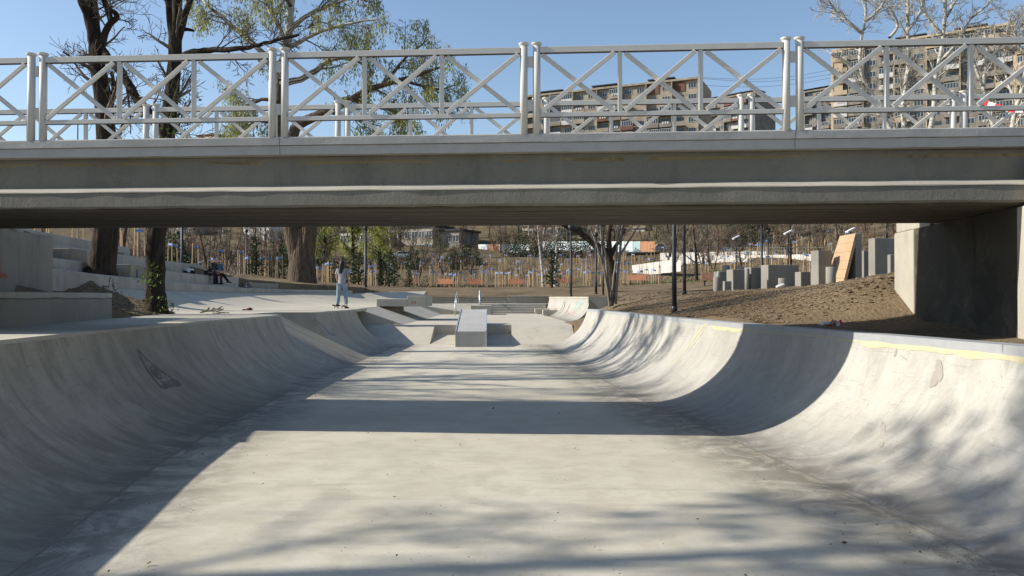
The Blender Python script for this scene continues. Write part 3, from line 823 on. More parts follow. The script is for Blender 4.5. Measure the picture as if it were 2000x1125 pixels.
# low wall and left abutment
lw = thing('low_wall', 'low concrete wall on the left deck with a rough upper band', 'wall', (-7.2, 13, LIP))
A0, A1 = np.array((-6.45, 9.4)), np.array((-7.62, 15.6))
b = MB()
nrm = np.array([-(A1 - A0)[1], (A1 - A0)[0]]); nrm /= np.linalg.norm(nrm)
nn = 24
u = np.linspace(0, 1, nn)
lo_ = A0 + (A1 - A0) * u[:, None]; hi_ = lo_ + nrm * 0.55
jit = vnoise(u * 30, 0 * u, 1.0, 5) * 0.03
sec = np.stack([np.c_[lo_, np.full(nn, 1.1)], np.c_[lo_, 1.555 + jit], np.c_[lo_ + nrm * (.02 + jit[:, None] * .3), 1.575 + jit], np.c_[lo_ + nrm * .015, np.full(nn, 1.67)], np.c_[hi_, np.full(nn, 1.67)], np.c_[hi_, np.full(nn, 1.1)]], 1)
b.grid(sec)
for e in (0, -1): b.add(sec[e], [[0, 1, 2, 3, 4, 5]])
fixn(b.build('wall_body', M['cast_dark'], lw))

sec = np.stack([np.c_[lo_ - nrm * .006, 1.588 + jit * .6], np.c_[lo_ - nrm * .006, np.full(nn, 1.664)], np.c_[lo_ + nrm * .03, np.full(nn, 1.674)], np.c_[lo_ + nrm * .03, 1.588 + jit * .6]], 1)
b = MB(); b.grid(np.concatenate([sec, sec[:, :1]], 1))
for e in (0, -1): b.add(sec[e], [[0, 1, 2, 3]])
fixn(b.build('upper_band', M['cast'], lw))
# ------------------------------------------------------------------ the footbridge
BD = np.array([0.9977, -0.068])           # along the bridge
BN = np.array([0.068, 0.9977])            # across it, away from the camera
def B(t, off, z): return np.array([0, 9.4]) .__add__(BD * t + BN * off).tolist() + [z]
bridge = thing('footbridge', 'concrete footbridge with grey painted edge spanning the bowl', 'bridge', (0, 9.4, 0))
TL, TR = -12.0, 5.72
def beam(name, prof_pts, t0, t1, mat, n=60, rough=0.0, seed=1, caps=True):
    tt = np.linspace(t0, t1, n)
    pr = np.array(prof_pts, float)
    g = np.empty((n, len(pr) + 1, 3))
    for j, (o_, z_) in enumerate(list(pr) + [pr[0]]):
        jo = vnoise(tt + 7.3 * (j % len(pr)), 0 * tt + seed, 0.35, seed) * rough; jz = vnoise(tt, 0 * tt + 3.1 * (j % len(pr)), 0.28, seed + 9) * rough
        q = np.array([0, 9.4]) + BD * tt[:, None] + BN * (o_ + jo)[:, None]
        g[:, j] = np.c_[q, z_ + jz]
    b = MB(); b.grid(g)
    if caps:
        for e in (0, -1): b.add(g[e, :-1], [list(range(len(pr)))])
    o = b.build(name, mat, bridge)
    return o
# girder: upper beam, sloped shoulder, lower beam, soffit
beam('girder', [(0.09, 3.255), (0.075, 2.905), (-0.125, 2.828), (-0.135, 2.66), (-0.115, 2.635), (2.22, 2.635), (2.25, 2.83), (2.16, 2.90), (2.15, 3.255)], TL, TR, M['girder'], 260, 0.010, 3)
beam('ledge_top', [(0.075, 2.911), (-0.131, 2.834), (-0.134, 2.822), (-0.128, 2.822), (0.09, 2.900)], TL, TR, M['ledge'], 300, 0.006, 5)  # sloped shoulder surfaced in a paler tone than the girder
beam('stain_band', [(0.0865, 3.205), (0.0855, 3.165), (0.10, 3.165), (0.10, 3.205)], TL, TR, M['ochre'], 160, 0.014, 6)
# recessed strip under the edge and longitudinal soffit boards
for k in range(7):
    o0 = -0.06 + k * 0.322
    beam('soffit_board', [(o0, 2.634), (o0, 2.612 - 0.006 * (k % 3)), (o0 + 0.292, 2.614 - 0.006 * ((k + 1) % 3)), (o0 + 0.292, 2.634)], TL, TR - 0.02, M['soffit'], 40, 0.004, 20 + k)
beam('deck_slab', [(0.02, 3.258), (2.5, 3.258), (2.5, 3.36), (0.02, 3.36)], TL, TR + 6, M['cast'], 12)
edges = [-12.0, -8.6, -5.65, -2.72, 0.22 + 2.96, 6.15, 12.0]
edges = [-12.0, -8.6, -2.72, 3.18, 6.1, 12.0]
for side, (of0, of1) in (('n', (-0.04, 0.2)), ('f', (2.36, 2.74))):
    for i in range(len(edges) - 1):
        t0, t1 = edges[i] + 0.003, edges[i + 1] - 0.003
        n_ = max(8, int((t1 - t0) * 14))
        o = beam('edge_curb', [(of0 + .022, 3.262), (of0 + .02, 3.365), (of0 + .03, 3.372), (of0 + .002, 3.374), (of0 + 0.0, 3.460), (of0 + .018, 3.472), (of1, 3.472), (of1, 3.262)], t0, t1, M['curb'], n_, 0.006, 40 + i)

def railing(t0, t1, off, label, group, first_post=True):
    root = thing('railing_section', label, 'railing', B((t0 + t1) / 2, off, 3.472), group)
    zb, zt = 3.472, 4.515
    tp0, tp1 = t0 + 0.074, t1 - 0.074
    for tp in (tp0, tp1):
        c = B(tp, off, 0)
        b = MB(); b.lathe((c[0], c[1], 0), [(0.044, zb - .01), (0.044, zt - .022)], 18); p_ = b.build('post', M['rail'], root, smooth=False)
        for f in p_.data.polygons: f.use_smooth = abs(f.normal.z) < .5
        b = MB(); b.lathe((c[0], c[1], 0), [(0.047, zt - .03), (0.058, zt - .014), (0.060, zt), (0.052, zt + .004), (0.044, zt - .004)], 18); b.build('post_cap', M['rail'], p_)
    def bar(name, ta, za, tb, zb_, w, h, o_=0.0):
        b = MB(); b.bar(B(ta, off + o_, za), B(tb, off + o_, zb_), w, h, up=(0, 0, 1) if abs(ta - tb) > .01 else (1, 0, 0)); o = bevel(b.build(name, [M['rail'], M['primer']], root), .004)
        if name.endswith('_rail'):
            for f in o.data.polygons:
                if abs(f.normal.z) > .7 and f.center.z < np.mean([v.co.z for v in o.data.vertices]): f.material_index = 1
    e = 0.04
    zt0, zb0 = 4.43, 3.685
    bar('top_rail', tp0 + e, zt0, tp1 - e, zt0, .066, .07)
    bar('bottom_rail', tp0 + e, zb0, tp1 - e, zb0, .055, .052)
    L = tp1 - tp0 - 2 * e; th = L / 3
    for k in (1, 2): bar('baluster', tp0 + e + th * k, zb0 + .026, tp0 + e + th * k, zt0 - .035, .048, .048)
    for k in range(3):
        a = tp0 + e + th * k + (.06 if k else .02); c = tp0 + e + th * (k + 1) - (.06 if k < 2 else .02)
        bar('brace', a, zt0 - .045, c, zb0 + .035, .03, .05, .008)
        bar('brace', a, zb0 + .035, c, zt0 - .045, .03, .05, -.024)
    for zz in (4.30, 3.80):
        b = MB(); b.box(B(t1, off, zz), (.075, .02, .125), rz=math.atan2(BD[1], BD[0])); b.build('joint_plate', M['rail'], root)
    return root
where_n = ['far left', 'left', 'second left', 'middle', 'second right', 'right']
tn = [0.21 + 2.955 * k for k in range(-4, 4)]
labs_n = ['front railing panel left of the photo edge', 'front railing panel cut by the left edge of the photo', 'front railing panel in front of the two dark trees', 'front railing panel in front of the willow crown', 'front railing panel in front of the middle apartment block', 'front railing panel before the white-barked trees at the right edge', 'front railing panel past the right edge']
for k in range(1, 7): railing(tn[k], tn[k + 1], 0.0, 'near white X-braced ' + labs_n[k], 'near railing panels of the footbridge')
tb = [-0.05 + 2.955 * k for k in range(-5, 5)]
labs_b = ['rear railing panel far beyond the left edge', 'rear railing panel at the left edge of the photo', 'rear railing panel behind the leaning dark tree gap', 'rear railing panel before the willow trunk', 'rear railing panel left of the middle apartment block', 'rear railing panel before the middle apartment block', 'rear railing panel before the white-barked trees', 'rear railing panel with the barrier tape at its post', 'rear railing panel beyond the right edge']
for k in range(1, 8): railing(tb[k] + .3, tb[k + 1] + .3, 2.60, 'far white X-braced ' + labs_b[k], 'far railing panels of the footbridge')
# barrier tape on the far railing
tp = thing('barrier_tape', 'red and white barrier tape tied from the far railing post at the right', 'tape', (6.7, 11.7, 4.4))
TA, TB_ = P(1893, 185, 11.7), P(2060, 206, 10.6)
nseg = 12
for k in range(nseg):
    u0, u1 = k / nseg, (k + 1) / nseg
    b = MB(); a = TA + (TB_ - TA) * u0; c = TA + (TB_ - TA) * u1
    a[2] -= 0.12 * math.sin(u0 * math.pi); c[2] -= 0.12 * math.sin(u1 * math.pi)
    b.bar(a, c, .004, .07); b.build('tape_band', plain('tape red', (.62, .03, .04)) if k % 2 == 0 and k == 0 else (M.setdefault('tr', plain('tape red', (.62, .03, .04))) if k % 2 == 0 else M.setdefault('tw', plain('tape white', (.75, .74, .72)))), tp)

# abutments
ab = thing('abutment', 'stained concrete bridge abutment on the right with painted-in bridge shade and paler ends', 'abutment', (6.5, 10.8, 1))
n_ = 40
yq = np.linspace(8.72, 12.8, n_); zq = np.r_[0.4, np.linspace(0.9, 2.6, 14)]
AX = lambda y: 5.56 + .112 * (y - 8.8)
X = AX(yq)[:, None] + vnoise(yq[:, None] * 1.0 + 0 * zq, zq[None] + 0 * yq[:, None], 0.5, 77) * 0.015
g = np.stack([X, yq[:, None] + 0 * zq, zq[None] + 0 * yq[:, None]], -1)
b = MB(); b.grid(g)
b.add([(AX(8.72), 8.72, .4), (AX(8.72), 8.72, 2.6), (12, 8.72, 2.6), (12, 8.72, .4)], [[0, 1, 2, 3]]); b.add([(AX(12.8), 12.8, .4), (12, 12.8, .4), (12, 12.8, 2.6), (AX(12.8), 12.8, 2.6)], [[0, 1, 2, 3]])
fixn(b.build('wall_body', M['abut_shaded'], ab), (-1, 0, 0))
b = MB(); b.prism([(AX(8.7) + .004, 8.7), (12, 8.3), (12, 8.84), (AX(8.9) + .004, 8.9)], 2.595, 3.12); bevel(b.build('wing_wall', M['cast_dark'], ab), .02)
b = MB(); b.prism([(AX(11.5) + .004, 11.5), (12, 11.2), (12, 12.82), (AX(12.82) + .004, 12.82)], 2.595, 3.24); bevel(b.build('wing_wall', M['cast'], ab), .02)
for y0, y1 in ((8.70, 9.03), (12.04, 12.84)):  # paler end pieces: their colour marks where sunlight passes the deck's shade
    b = MB(); b.prism([(AX(y0) - .022, y0), (12, y0), (12, y1), (AX(y1) - .022, y1)], .4, 2.594); bevel(b.build('sunlit_end', M['cast'], ab), .02)
b = MB(); b.prism([(5.62, 8.95), (12, 8.8), (12, 11.4), (5.9, 11.45)], 2.4, 2.64); b.build('bearing_shelf', M['cast_dark'], ab)
al = thing('abutment', 'plain shaded concrete bridge abutment on the left with a red painted mark', 'abutment', (-9, 13, 1))
b = MB(); b.prism([(-7.25, 9.0), (-7.95, 12.6), (-9.0, 16.05), (-9.6, 16.05), (-12.5, 12.6), (-12.5, 9.0)], .8, 2.60)
b.add([(-7.25, 9.0, 2.6), (-7.95, 12.6, 2.6), (-9.0, 16.05, 2.6), (-9.6, 16.05, 2.6), (-12.5, 12.6, 2.6), (-12.5, 9, 2.6), (-7.97, 12.62, 2.66), (-9.0, 16.05, 2.79), (-9.6, 16.05, 2.79), (-12.5, 12.62, 2.7)],
      [[6, 7, 8, 9], [6, 1, 2, 7], [7, 2, 3, 8]])
b.build('wall_body', M['cast_dark'], al)
# ------------------------------------------------------------------ trees
def smooth_line(pts, k=3, it=2):
    p = np.array(pts, float)
    t = np.r_[0, np.cumsum(np.linalg.norm(np.diff(p, axis=0), axis=1))]
    u = np.linspace(0, t[-1], (len(p) - 1) * k + 1)
    q = np.stack([np.interp(u, t, p[:, j]) for j in range(3)], 1)
    for _ in range(it): q[1:-1] = 0.25 * q[:-2] + 0.5 * q[1:-1] + 0.25 * q[2:]
    return q

class Tree:
    def __init__(s, seed):
        s.r = random.Random(seed); s.br = []          # (level, pts, radii)
    def unit(s):
        while True:
            v = Vector((s.r.uniform(-1, 1), s.r.uniform(-1, 1), s.r.uniform(-1, 1)))
            if 0.05 < v.length < 1: return v.normalized()
    def limb(s, pts, r0, r1, level=0, k=3, wob=0.0):
        q = smooth_line(pts, k)
        if wob:
            for i in range(1, len(q) - 1): q[i] += np.array(s.unit()) * wob
        rad = np.linspace(r0, r1, len(q))
        s.br.append((level, q, rad)); return q, rad
    def grow(s, p0, d, L, r0, level, P_):
        """one branch and, below it, its branches"""
        n = P_['seg'][min(level, len(P_['seg']) - 1)]
        p = Vector(p0); d = Vector(d).normalized()
        pts = [p.copy()]
        jit = P_['jit']; up = P_['up'][min(level, len(P_['up']) - 1)]
        for i in range(n):
            d = (d + s.unit() * jit + Vector((0, 0, up))).normalized()
            p = p + d * (L / n); pts.append(p.copy())
        r1 = r0 * P_['tip']
        a = np.array([tuple(v) for v in pts]); rad = np.linspace(r0, max(r1, P_['rmin']), n + 1)
        s.br.append((level, a, rad))
        if level < P_['max']: s.spawn(a, rad, L, level, P_)
    def spawn(s, a, rad, L, level, P_, t0=None, count=None):
        k = min(level, len(P_['kids']) - 1)
        cnt = count if count is not None else P_['kids'][k]
        lo = P_['from'] if t0 is None else t0
        n = len(a) - 1
        for c in range(cnt):
            t = lo + (1 - lo) * (c + s.r.random()) / cnt
            i = min(int(t * n), n - 1); f = t * n - i
            q = a[i] * (1 - f) + a[i + 1] * f
            tan = Vector(a[i + 1] - a[i]).normalized()
            side = tan.cross(s.unit()).normalized()
            ang = s.r.uniform(*P_['ang'])
            d = tan * math.cos(ang) + side * math.sin(ang)
            rr = (rad[i] * (1 - f) + rad[i + 1] * f)
            ratio = P_['len'][k] * s.r.uniform(0.6, 1.25) * (1.15 - 0.55 * t)
            s.grow(q, d, L * ratio, max(rr * s.r.uniform(*P_['rr']), P_['rmin']), level + 1, P_)
    def tips(s, minlevel):
        return [(a, r) for l, a, r in s.br if l >= minlevel]
    def build(s, root, trunk_mat, twig_mat, split=1, sides=(10, 7, 5, 3, 3), names=('trunk', 'crown')):
        bt, bc = MB(), MB()
        for l, a, r in s.br:
            (bt if l < split else bc).tube(a, r, sides[min(l, len(sides) - 1)])
        o = None
        if bt.n: o = bt.build(names[0], trunk_mat, root, smooth=True)
        if bc.n: bc.build(names[1], twig_mat, root, smooth=True)
        return o

def leaves(tips, seed, per_m, size, droop=0.6, spread=0.05, strand=0.0, asp=0.32):
    """Leaf quads along the given twigs, hanging; strand adds short hanging shoots."""
    g = np.random.default_rng(seed)
    cs = []
    for a, r in tips:
        Ls = np.linalg.norm(np.diff(a, axis=0), axis=1); T = Ls.sum()
        n = g.poisson(T * per_m)
        if not n: continue
        u = g.random(n) * T
        t = np.r_[0, np.cumsum(Ls)]
        q = np.stack([np.interp(u, t, a[:, k]) for k in range(3)], 1)
        q += g.normal(0, spread, (n, 3))
        if strand: q[:, 2] -= g.random(n) ** 1.3 * strand
        cs.append(q)
    if not cs: return None
    c = np.concatenate(cs); n = len(c)
    d = g.normal(0, 1, (n, 3)); d /= np.linalg.norm(d, axis=1, keepdims=True)
    d = d * (1 - droop) + np.array([0, 0, -1.0]) * droop; d /= np.linalg.norm(d, axis=1, keepdims=True)
    w = np.cross(d, g.normal(0, 1, (n, 3))); w /= np.linalg.norm(w, axis=1, keepdims=True)
    L = size * g.uniform(0.6, 1.3, n)[:, None]; W = L * asp / 2
    p = np.stack([c, c + d * L * .45 + w * W, c + d * L, c + d * L * .45 - w * W], 1)
    b = MB(); b.addq(p.reshape(-1, 3), np.arange(4 * n).reshape(-1, 4))
    return b

BARE = dict(seg=(7, 6, 5, 4), jit=0.17, up=(0.05, 0.06, 0.04, 0.02), tip=0.35, rmin=0.006, kids=(6, 6, 5, 4), ang=(0.5, 1.05), len=(0.5, 0.5, 0.5, 0.5), rr=(0.4, 0.62), max=3)
BARE['from'] = 0.22
def par(**k):
    d = dict(BARE); d.update(k); return d
def PX(lst, d, dd=None):
    return [P(x, y, d + (dd[i] if dd else 0)) for i, (x, y) in enumerate(lst)]

# leaning dark tree on the terraces (left)
base = P(196, 528, 24.0)
tA = thing('dark_tree', 'leaning dark bare tree on the left terraces, thick trunk forking above the railing', 'tree', (base[0], base[1], base[2] - .3), 'dark trees on the left terraces')
T = Tree(3)
q, r = T.limb([base + (0, 0, -.5)] + PX([(196, 520), (203, 490), (206, 450), (208, 360), (206, 275), (203, 220), (196, 175), (189, 130), (184, 90)], 24), .40, .20, 0, 3, .02)
T.limb([base + (0, 0, -.4), base + (0, 0, .1)], .56, .40)
q1, r1 = T.limb(PX([(188, 110), (176, 50), (160, 8), (148, -35), (140, -110)], 24, [0, 0, -.2, -.4, -.8]), .17, .07, 0, 3, .03)
q2, r2 = T.limb(PX([(187, 95), (178, 30), (176, -20), (182, -90), (170, -170)], 24, [0, .2, .3, .6, 1]), .19, .08, 0, 3, .03)
q3, r3 = T.limb(PX([(196, 88), (202, 62), (214, 40), (228, 34), (224, 22), (212, 18)], 24), .115, .07, 0, 3)
q4, r4 = T.limb(PX([(214, 38), (206, 18), (199, -2), (193, -60), (198, -130)], 24, [0, 0, -.3, -.6, -1]), .09, .045, 0, 3, .02)
q5, r5 = T.limb(PX([(196, 95), (214, 118), (238, 142), (252, 170), (268, 195), (284, 212), (300, 236), (318, 262), (350, 330)], 24, [0, -.2, -.4, -.6, -.8, -1, -1.1, -1.2, -1.3]), .13, .12, 0, 3, .02)
q6, r6 = T.limb(PX([(205, 225), (217, 200), (221, 170), (216, 140)], 24), .09, .05, 0, 3)
pp = par(kids=(6, 6, 6, 4), len=(.6, .6, .55, .5), rmin=.007, up=(.03, .05, .04, .03), jit=.2, rr=(.22, .36), tip=.3)
for (q_, r_, L, n) in ((q1, r1, 3.6, 8), (q2, r2, 4, 9), (q3, r3, 2.0, 6), (q4, r4, 3.4, 8), (q6, r6, 2.2, 6), (q5, r5, 2.6, 9), (q, r, 3.4, 8)):
    T.spawn(q_, r_, L, 0, pp, t0=.25 if q_ is not q else .55, count=n)
T.build(tA, M['bark'], M['twig'], 1)

# ivy-grown dark tree by the bowl (left)
base = P(303, 612, 19.5)
tB = thing('dark_tree', 'dark upright tree beside the left deck with green ivy shoots on its trunk', 'tree', (base[0], base[1], base[2] - .3), 'dark trees on the left terraces')
T = Tree(5)
q, r = T.limb([base + (0, 0, -.5)] + PX([(304, 604), (303, 560), (304, 520), (303, 480), (307, 450), (316, 360), (325, 270), (330, 215), (336, 150), (340, 100), (340, 70)], 19.5), .235, .15, 0, 3, .015)
T.limb([base + (0, 0, -.4), base + (.02, 0, .12), base + (0.02, 0, .5)], .36, .22)
q1, r1 = T.limb(PX([(339, 85), (334, 40), (326, 0), (318, -50), (300, -130)], 19.5, [0, 0, .2, .4, .8]), .12, .05, 0, 3, .02)
q2, r2 = T.limb(PX([(340, 80), (346, 40), (342, -10), (350, -70), (348, -150)], 19.5, [0, 0, -.1, -.3, -.5]), .14, .06, 0, 3, .02)
q3, r3 = T.limb(PX([(341, 92), (352, 50), (366, 10), (380, -40), (400, -110)], 19.5, [0, -.1, -.3, -.6, -1]), .09, .04, 0, 3, .02)
q4, r4 = T.limb(PX([(344, 116), (358, 103), (392, 98), (430, 95), (466, 94), (500, 87), (530, 79), (556, 73), (582, 66)], 19.5, [0, -.1, -.3, -.5, -.7, -.9, -1, -1.1, -1.2]), .085, .03, 0, 3, .015)
q5, r5 = T.limb(PX([(345, 60), (358, 54), (376, 58)], 19.5), .06, .03, 0, 3)
pp = par(kids=(6, 6, 6, 4), len=(.6, .6, .55, .5), rmin=.006, up=(.03, .05, .04, .03), jit=.2, rr=(.22, .36), tip=.3)
for (q_, r_, L, n) in ((q1, r1, 3.0, 9), (q2, r2, 3.2, 9), (q3, r3, 2.8, 9), (q4, r4, 1.6, 12), (q, r, 2.4, 9)):
    T.spawn(q_, r_, L, 0, pp, t0=.3 if q_ is not q else .62, count=n)
tr = T.build(tB, M['bark'], M['twig'], 1)
tw = [(a, r) for l, a, r in T.br if l >= 2 and a[0][0] > P(335, 0, 19)[0]]
lb_ = leaves(tw[:120], 5, 3.0, .09, .3, .06); lb_.build('leaf_buds', M['ivy'], tB)
gg = np.random.default_rng(12)
tri = []
for (px, py, d, n, sp) in ((292, 545, 19.2, 70, .12), (300, 528, 19.2, 30, .08), (330, 600, 19.3, 26, .09), (288, 585, 19.3, 16, .07), (350, 235, 19.3, 110, .22), (345, 262, 19.3, 100, .22), (344, 190, 19.4, 60, .2), (318, 595, 19.2, 14, .09)):
    c = P(px, py, d)
    tri.append((np.array([c + gg.normal(0, sp, 3) for _ in range(n)]), None))
b = MB()
for a, _ in tri:
    for c in a:
        d = gg.normal(0, 1, 3); d /= np.linalg.norm(d); w = np.cross(d, gg.normal(0, 1, 3)); w /= np.linalg.norm(w)
        L = gg.uniform(.05, .11)
        b.addq([c, c + d * L * .5 + w * L * .3, c + d * L, c + d * L * .5 - w * L * .3], [[0, 1, 2, 3]])
tag(b.build('ivy_shoots', M['ivy'], tB), kind='stuff')

# big willow behind the terraces
DW = 54.0
base = P(590, 548, DW)
tC = thing('willow_tree', 'large old willow with thick trunk and fresh yellow-green hanging leaves', 'tree', (base[0], base[1], base[2] - .5))
T = Tree(9)
q, r = T.limb([base + (0, 0, -.8)] + PX([(590, 545), (584, 505), (578, 470), (568, 440), (556, 340), (548, 250), (545, 190), (548, 140), (556, 100), (562, 60), (565, 20), (572, -40), (580, -120)], DW, [0, 0, 0, 0, 0, .3, .5, .5, .4, .2, 0, -.3, -.5]), .74, .10, 0, 3, .03)
q0, r0_ = T.limb(PX([(594, 548), (597, 500), (602, 460), (606, 430), (590, 330), (568, 262), (575, 243), (632, 221), (682, 197), (712, 176), (746, 164), (782, 156), (830, 140), (866, 128)], DW, [0, -.1, -.2, -.3, -.5, -.8, -1, -1.4, -1.8, -2, -2.2, -2.4, -2.6, -2.8]), .62, .06, 0, 3, .03)
T.limb([base + (0, 0, -.6), base + (0, 0, .35), base + (0, 0, 1.2), base + (.05, 0, 2.4), base + (.0, 0, 3.4)], 1.02, .62)
limbs = [
 ([(547, 165), (575, 157), (606, 147), (634, 119), (660, 111), (700, 118), (730, 140)], .22, .05),
 ([(550, 150), (520, 108), (490, 80), (456, 52), (404, 10), (380, -20)], .20, .05),
 ([(562, 95), (546, 52), (518, 7), (490, -50)], .17, .05),
 ([(563, 60), (590, 30), (640, 10), (690, -10), (720, -20)], .17, .04),
 ([(556, 98), (600, 68), (650, 50), (700, 40), (740, 35)], .16, .04),
 ([(690, 193), (730, 205), (770, 215), (800, 240)], .13, .04),
 ([(750, 163), (790, 110), (820, 90), (835, 75)], .13, .04),
 ([(784, 156), (830, 170), (860, 175), (890, 165)], .11, .03),
 ([(547, 200), (515, 190), (480, 205), (455, 220)], .14, .04),
 ([(572, -30), (620, -60), (680, -70)], .12, .04), ([(566, 10), (530, -50), (480, -90)], .12, .04),
 ([(546, 240), (500, 235), (470, 250)], .10, .03), ([(640, 218), (690, 232), (740, 245)], .10, .03)]
pp = par(kids=(7, 6, 5, 3), len=(.5, .5, .55, .5), rmin=.011, up=(.02, -.02, -.05, -.08), jit=.2, max=3, rr=(.35, .5))
lim = []
for lst, ra, rb in limbs:
    dd = [T.r.uniform(-1.6, 1.6) * min(1, i / 2) for i in range(len(lst))]
    lim.append(T.limb(PX(lst, DW - 1, dd), ra, rb, 0, 3, .04))
for q_, r_ in lim: T.spawn(q_, r_, 4.6, 0, pp, t0=.2, count=11)
T.spawn(q0, r0_, 4.4, 0, pp, t0=.62, count=13)
T.spawn(q, r, 3.6, 0, pp, t0=.62, count=8)
T.build(tC, M['bark_brown'], M['twig_grey'], 1)
leaves([(a, r) for l, a, r in T.br if l >= 2], 21, 13.0, .21, .72, .14, .85, .30).build('foliage', M['willow'], tC)
# pale upper bark is a part of its own
b = MB(); b.tube(q[26:] * 1.0, r[26:] + .012, 10)
for (q_, r_) in lim[:5]: b.tube(q_, r_ + .008, 7)
b.build('pale_limbs', M['pale'], tC, smooth=True)

# white-barked trees behind the bridge on the right
DP = 62.0
gp = np.random.default_rng(31)
pop = [
 ('white-barked bare tree, leftmost of the row, leaning left before the blank end wall', (1772, 560), [(1756, 300), (1741, 248), (1718, 205), (1696, 166), (1660, 118), (1626, 104)], [[(1690, 158), (1678, 122), (1684, 80), (1694, 30), (1692, -20), (1700, -90)], [(1684, 62), (1658, 40), (1634, 22), (1615, -10)], [(1692, 40), (1720, 20), (1740, -20)]]),
 ('white-barked bare tree, second from left, with an upright stem and a high fork', (1774, 560), [(1771, 300), (1768, 250), (1764, 190), (1776, 150), (1778, 110), (1774, 60), (1778, 10), (1770, -60)], [[(1740, 72), (1762, 48), (1745, 20), (1720, -20)], [(1775, 58), (1800, 30), (1810, -20)], [(1768, 190), (1790, 165), (1780, 145)]]),
 ('white-barked bare tree, third from left, tall and leaning right over the railing', (1800, 560), [(1806, 320), (1820, 248), (1830, 190), (1826, 150), (1840, 110), (1846, 70), (1850, 30), (1846, -20), (1860, -90)], [[(1842, 66), (1815, 36), (1800, 0), (1790, -60)], [(1852, 30), (1870, 0), (1890, -40)], [(1836, 120), (1866, 95), (1880, 70), (1900, 30), (1928, 14), (1950, -20)]]),
 ('white-barked bare tree, fourth from left, slim and forking low behind the railing', (1965, 570), [(1956, 320), (1944, 248), (1928, 200), (1918, 160), (1930, 130), (1935, 90), (1926, 60)], [[(1920, 165), (1905, 120), (1890, 80), (1880, 50)], [(1932, 120), (1955, 90), (1975, 60)]]),
 ('white-barked bare tree at the right edge of the photo behind the barrier tape', (2010, 570), [(1990, 320), (1972, 248), (1985, 215), (2000, 180), (2010, 120), (2000, 60), (2010, -20)], [[(1990, 200), (1970, 160), (1960, 120), (1968, 80)], [(2006, 110), (1985, 70), (1975, 30)]]),
]
for i, (lab, bs, main, subs) in enumerate(pop):
    d = DP + i * 1.7 - 2
    T = Tree(50 + i)
    gz = G((bs[0] - 1000) / F * d, d)
    bp = np.array([(bs[0] - 1000) / F * d, d, gz])
    t_ = thing('birch_tree', lab, 'tree', bp + (0, 0, -.2), 'white-barked trees beyond the bridge')
    q, r = T.limb([bp + (0, 0, -.4)] + PX(main, d), .30, .09, 0, 3, .03)
    pp = par(kids=(8, 7, 6, 4), len=(.55, .52, .5, .5), rmin=.012, up=(.06, .05, .03, .02), jit=.22, rr=(.35, .5))
    for lst in subs:
        dd = [T.r.uniform(-1, 1) * min(1, k_ / 2) for k_ in range(len(lst))]
        q_, r_ = T.limb(PX(lst, d, dd), .13, .045, 0, 3, .03); T.spawn(q_, r_, 3.8, 0, pp, t0=.2, count=11)
    T.spawn(q, r, 4.4, 0, pp, t0=.48, count=22)
    T.build(t_, M['pale'], M['twig_pale'], 2)

# trees left of the picture that throw the branch shadows on the bowl
def free_tree(name, label, loc, H, seed, mats, pp, r0=.25, group=None, fork=.3, n=14, L=None, lean=0.0):
    T = Tree(seed)
    t_ = thing(name, label, 'tree', loc, group)
    z0 = loc[2]
    pts = [np.array(loc) + (0, 0, -.4)]
    d = Vector((T.r.uniform(-.1, .1), T.r.uniform(-.1, .1) + lean, 1)).normalized(); p = Vector(loc)
    for k in range(7):
        pts.append(np.array(p)); d = (d + T.unit() * .12 + Vector((0, 0, .05))).normalized(); p = p + d * (H * .9 / 6)
    q, r = T.limb(pts, r0, r0 * .2, 0, 2, .02)
    T.spawn(q, r, L or H * .55, 0, pp, t0=fork, count=n)
    T.build(t_, mats[0], mats[1], 1)
    return T, t_
pp = par(kids=(7, 6, 5, 3), len=(.55, .5, .5, .5), rmin=.016, up=(.03, .03, .02, .0), jit=.22, ang=(.6, 1.2), rr=(.28, .45))
for (tx, ty, H, sd, lab, pm) in ((-11.8, 2.7, 12.5, 71, 'bare tree with leaf buds left of the bowl throwing soft branch shadows on it', 4.2), (-16.5, 3.0, 15.5, 72, 'taller budding tree left of the bowl, behind the nearer one', 3.0)):
    z = G(tx, ty)
    T, t_ = free_tree('budding_tree', lab, (tx, ty, z), H, sd, (M['bark'], M['twig']), pp, .19, 'trees beside the left embankment', .42, 24, 4.8, .26)
    leaves([(a, r) for l, a, r in T.br if l >= 2 and a[0][2] > 11.8 - (tx + 17) * .6], sd, pm, .26, .3, .16, 0, .6).build('leaf_buds', M['budding'], t_)
pp2 = par(kids=(10, 8, 6, 3), len=(.55, .5, .5, .5), rmin=.014, up=(.07, .05, .03, .0), jit=.2)
z = G(-14.6, 15.6)
free_tree('bare_tree', 'bare tree whose thin branch tips enter the photo at its left edge', (-14.6, 15.4, z), 9.5, 77, (M['bark'], M['twig']), pp2, .2, 'trees beside the left embankment', .3, 15)
z = G(-19.0, 19.0)
free_tree('bare_tree', 'bare tree behind the leaning dark tree, just left of the photo', (-19.5, 18.4, z), 12, 78, (M['bark'], M['twig']), pp2, .22, 'trees beside the left embankment', .3, 15)
z = G(-21.0, 15.0)
free_tree('bare_tree', 'bare tree farthest out on the left embankment, outside the photo', (-22.0, 14.4, z), 13, 79, (M['bark'], M['twig']), pp2, .24, 'trees beside the left embankment', .3, 14)

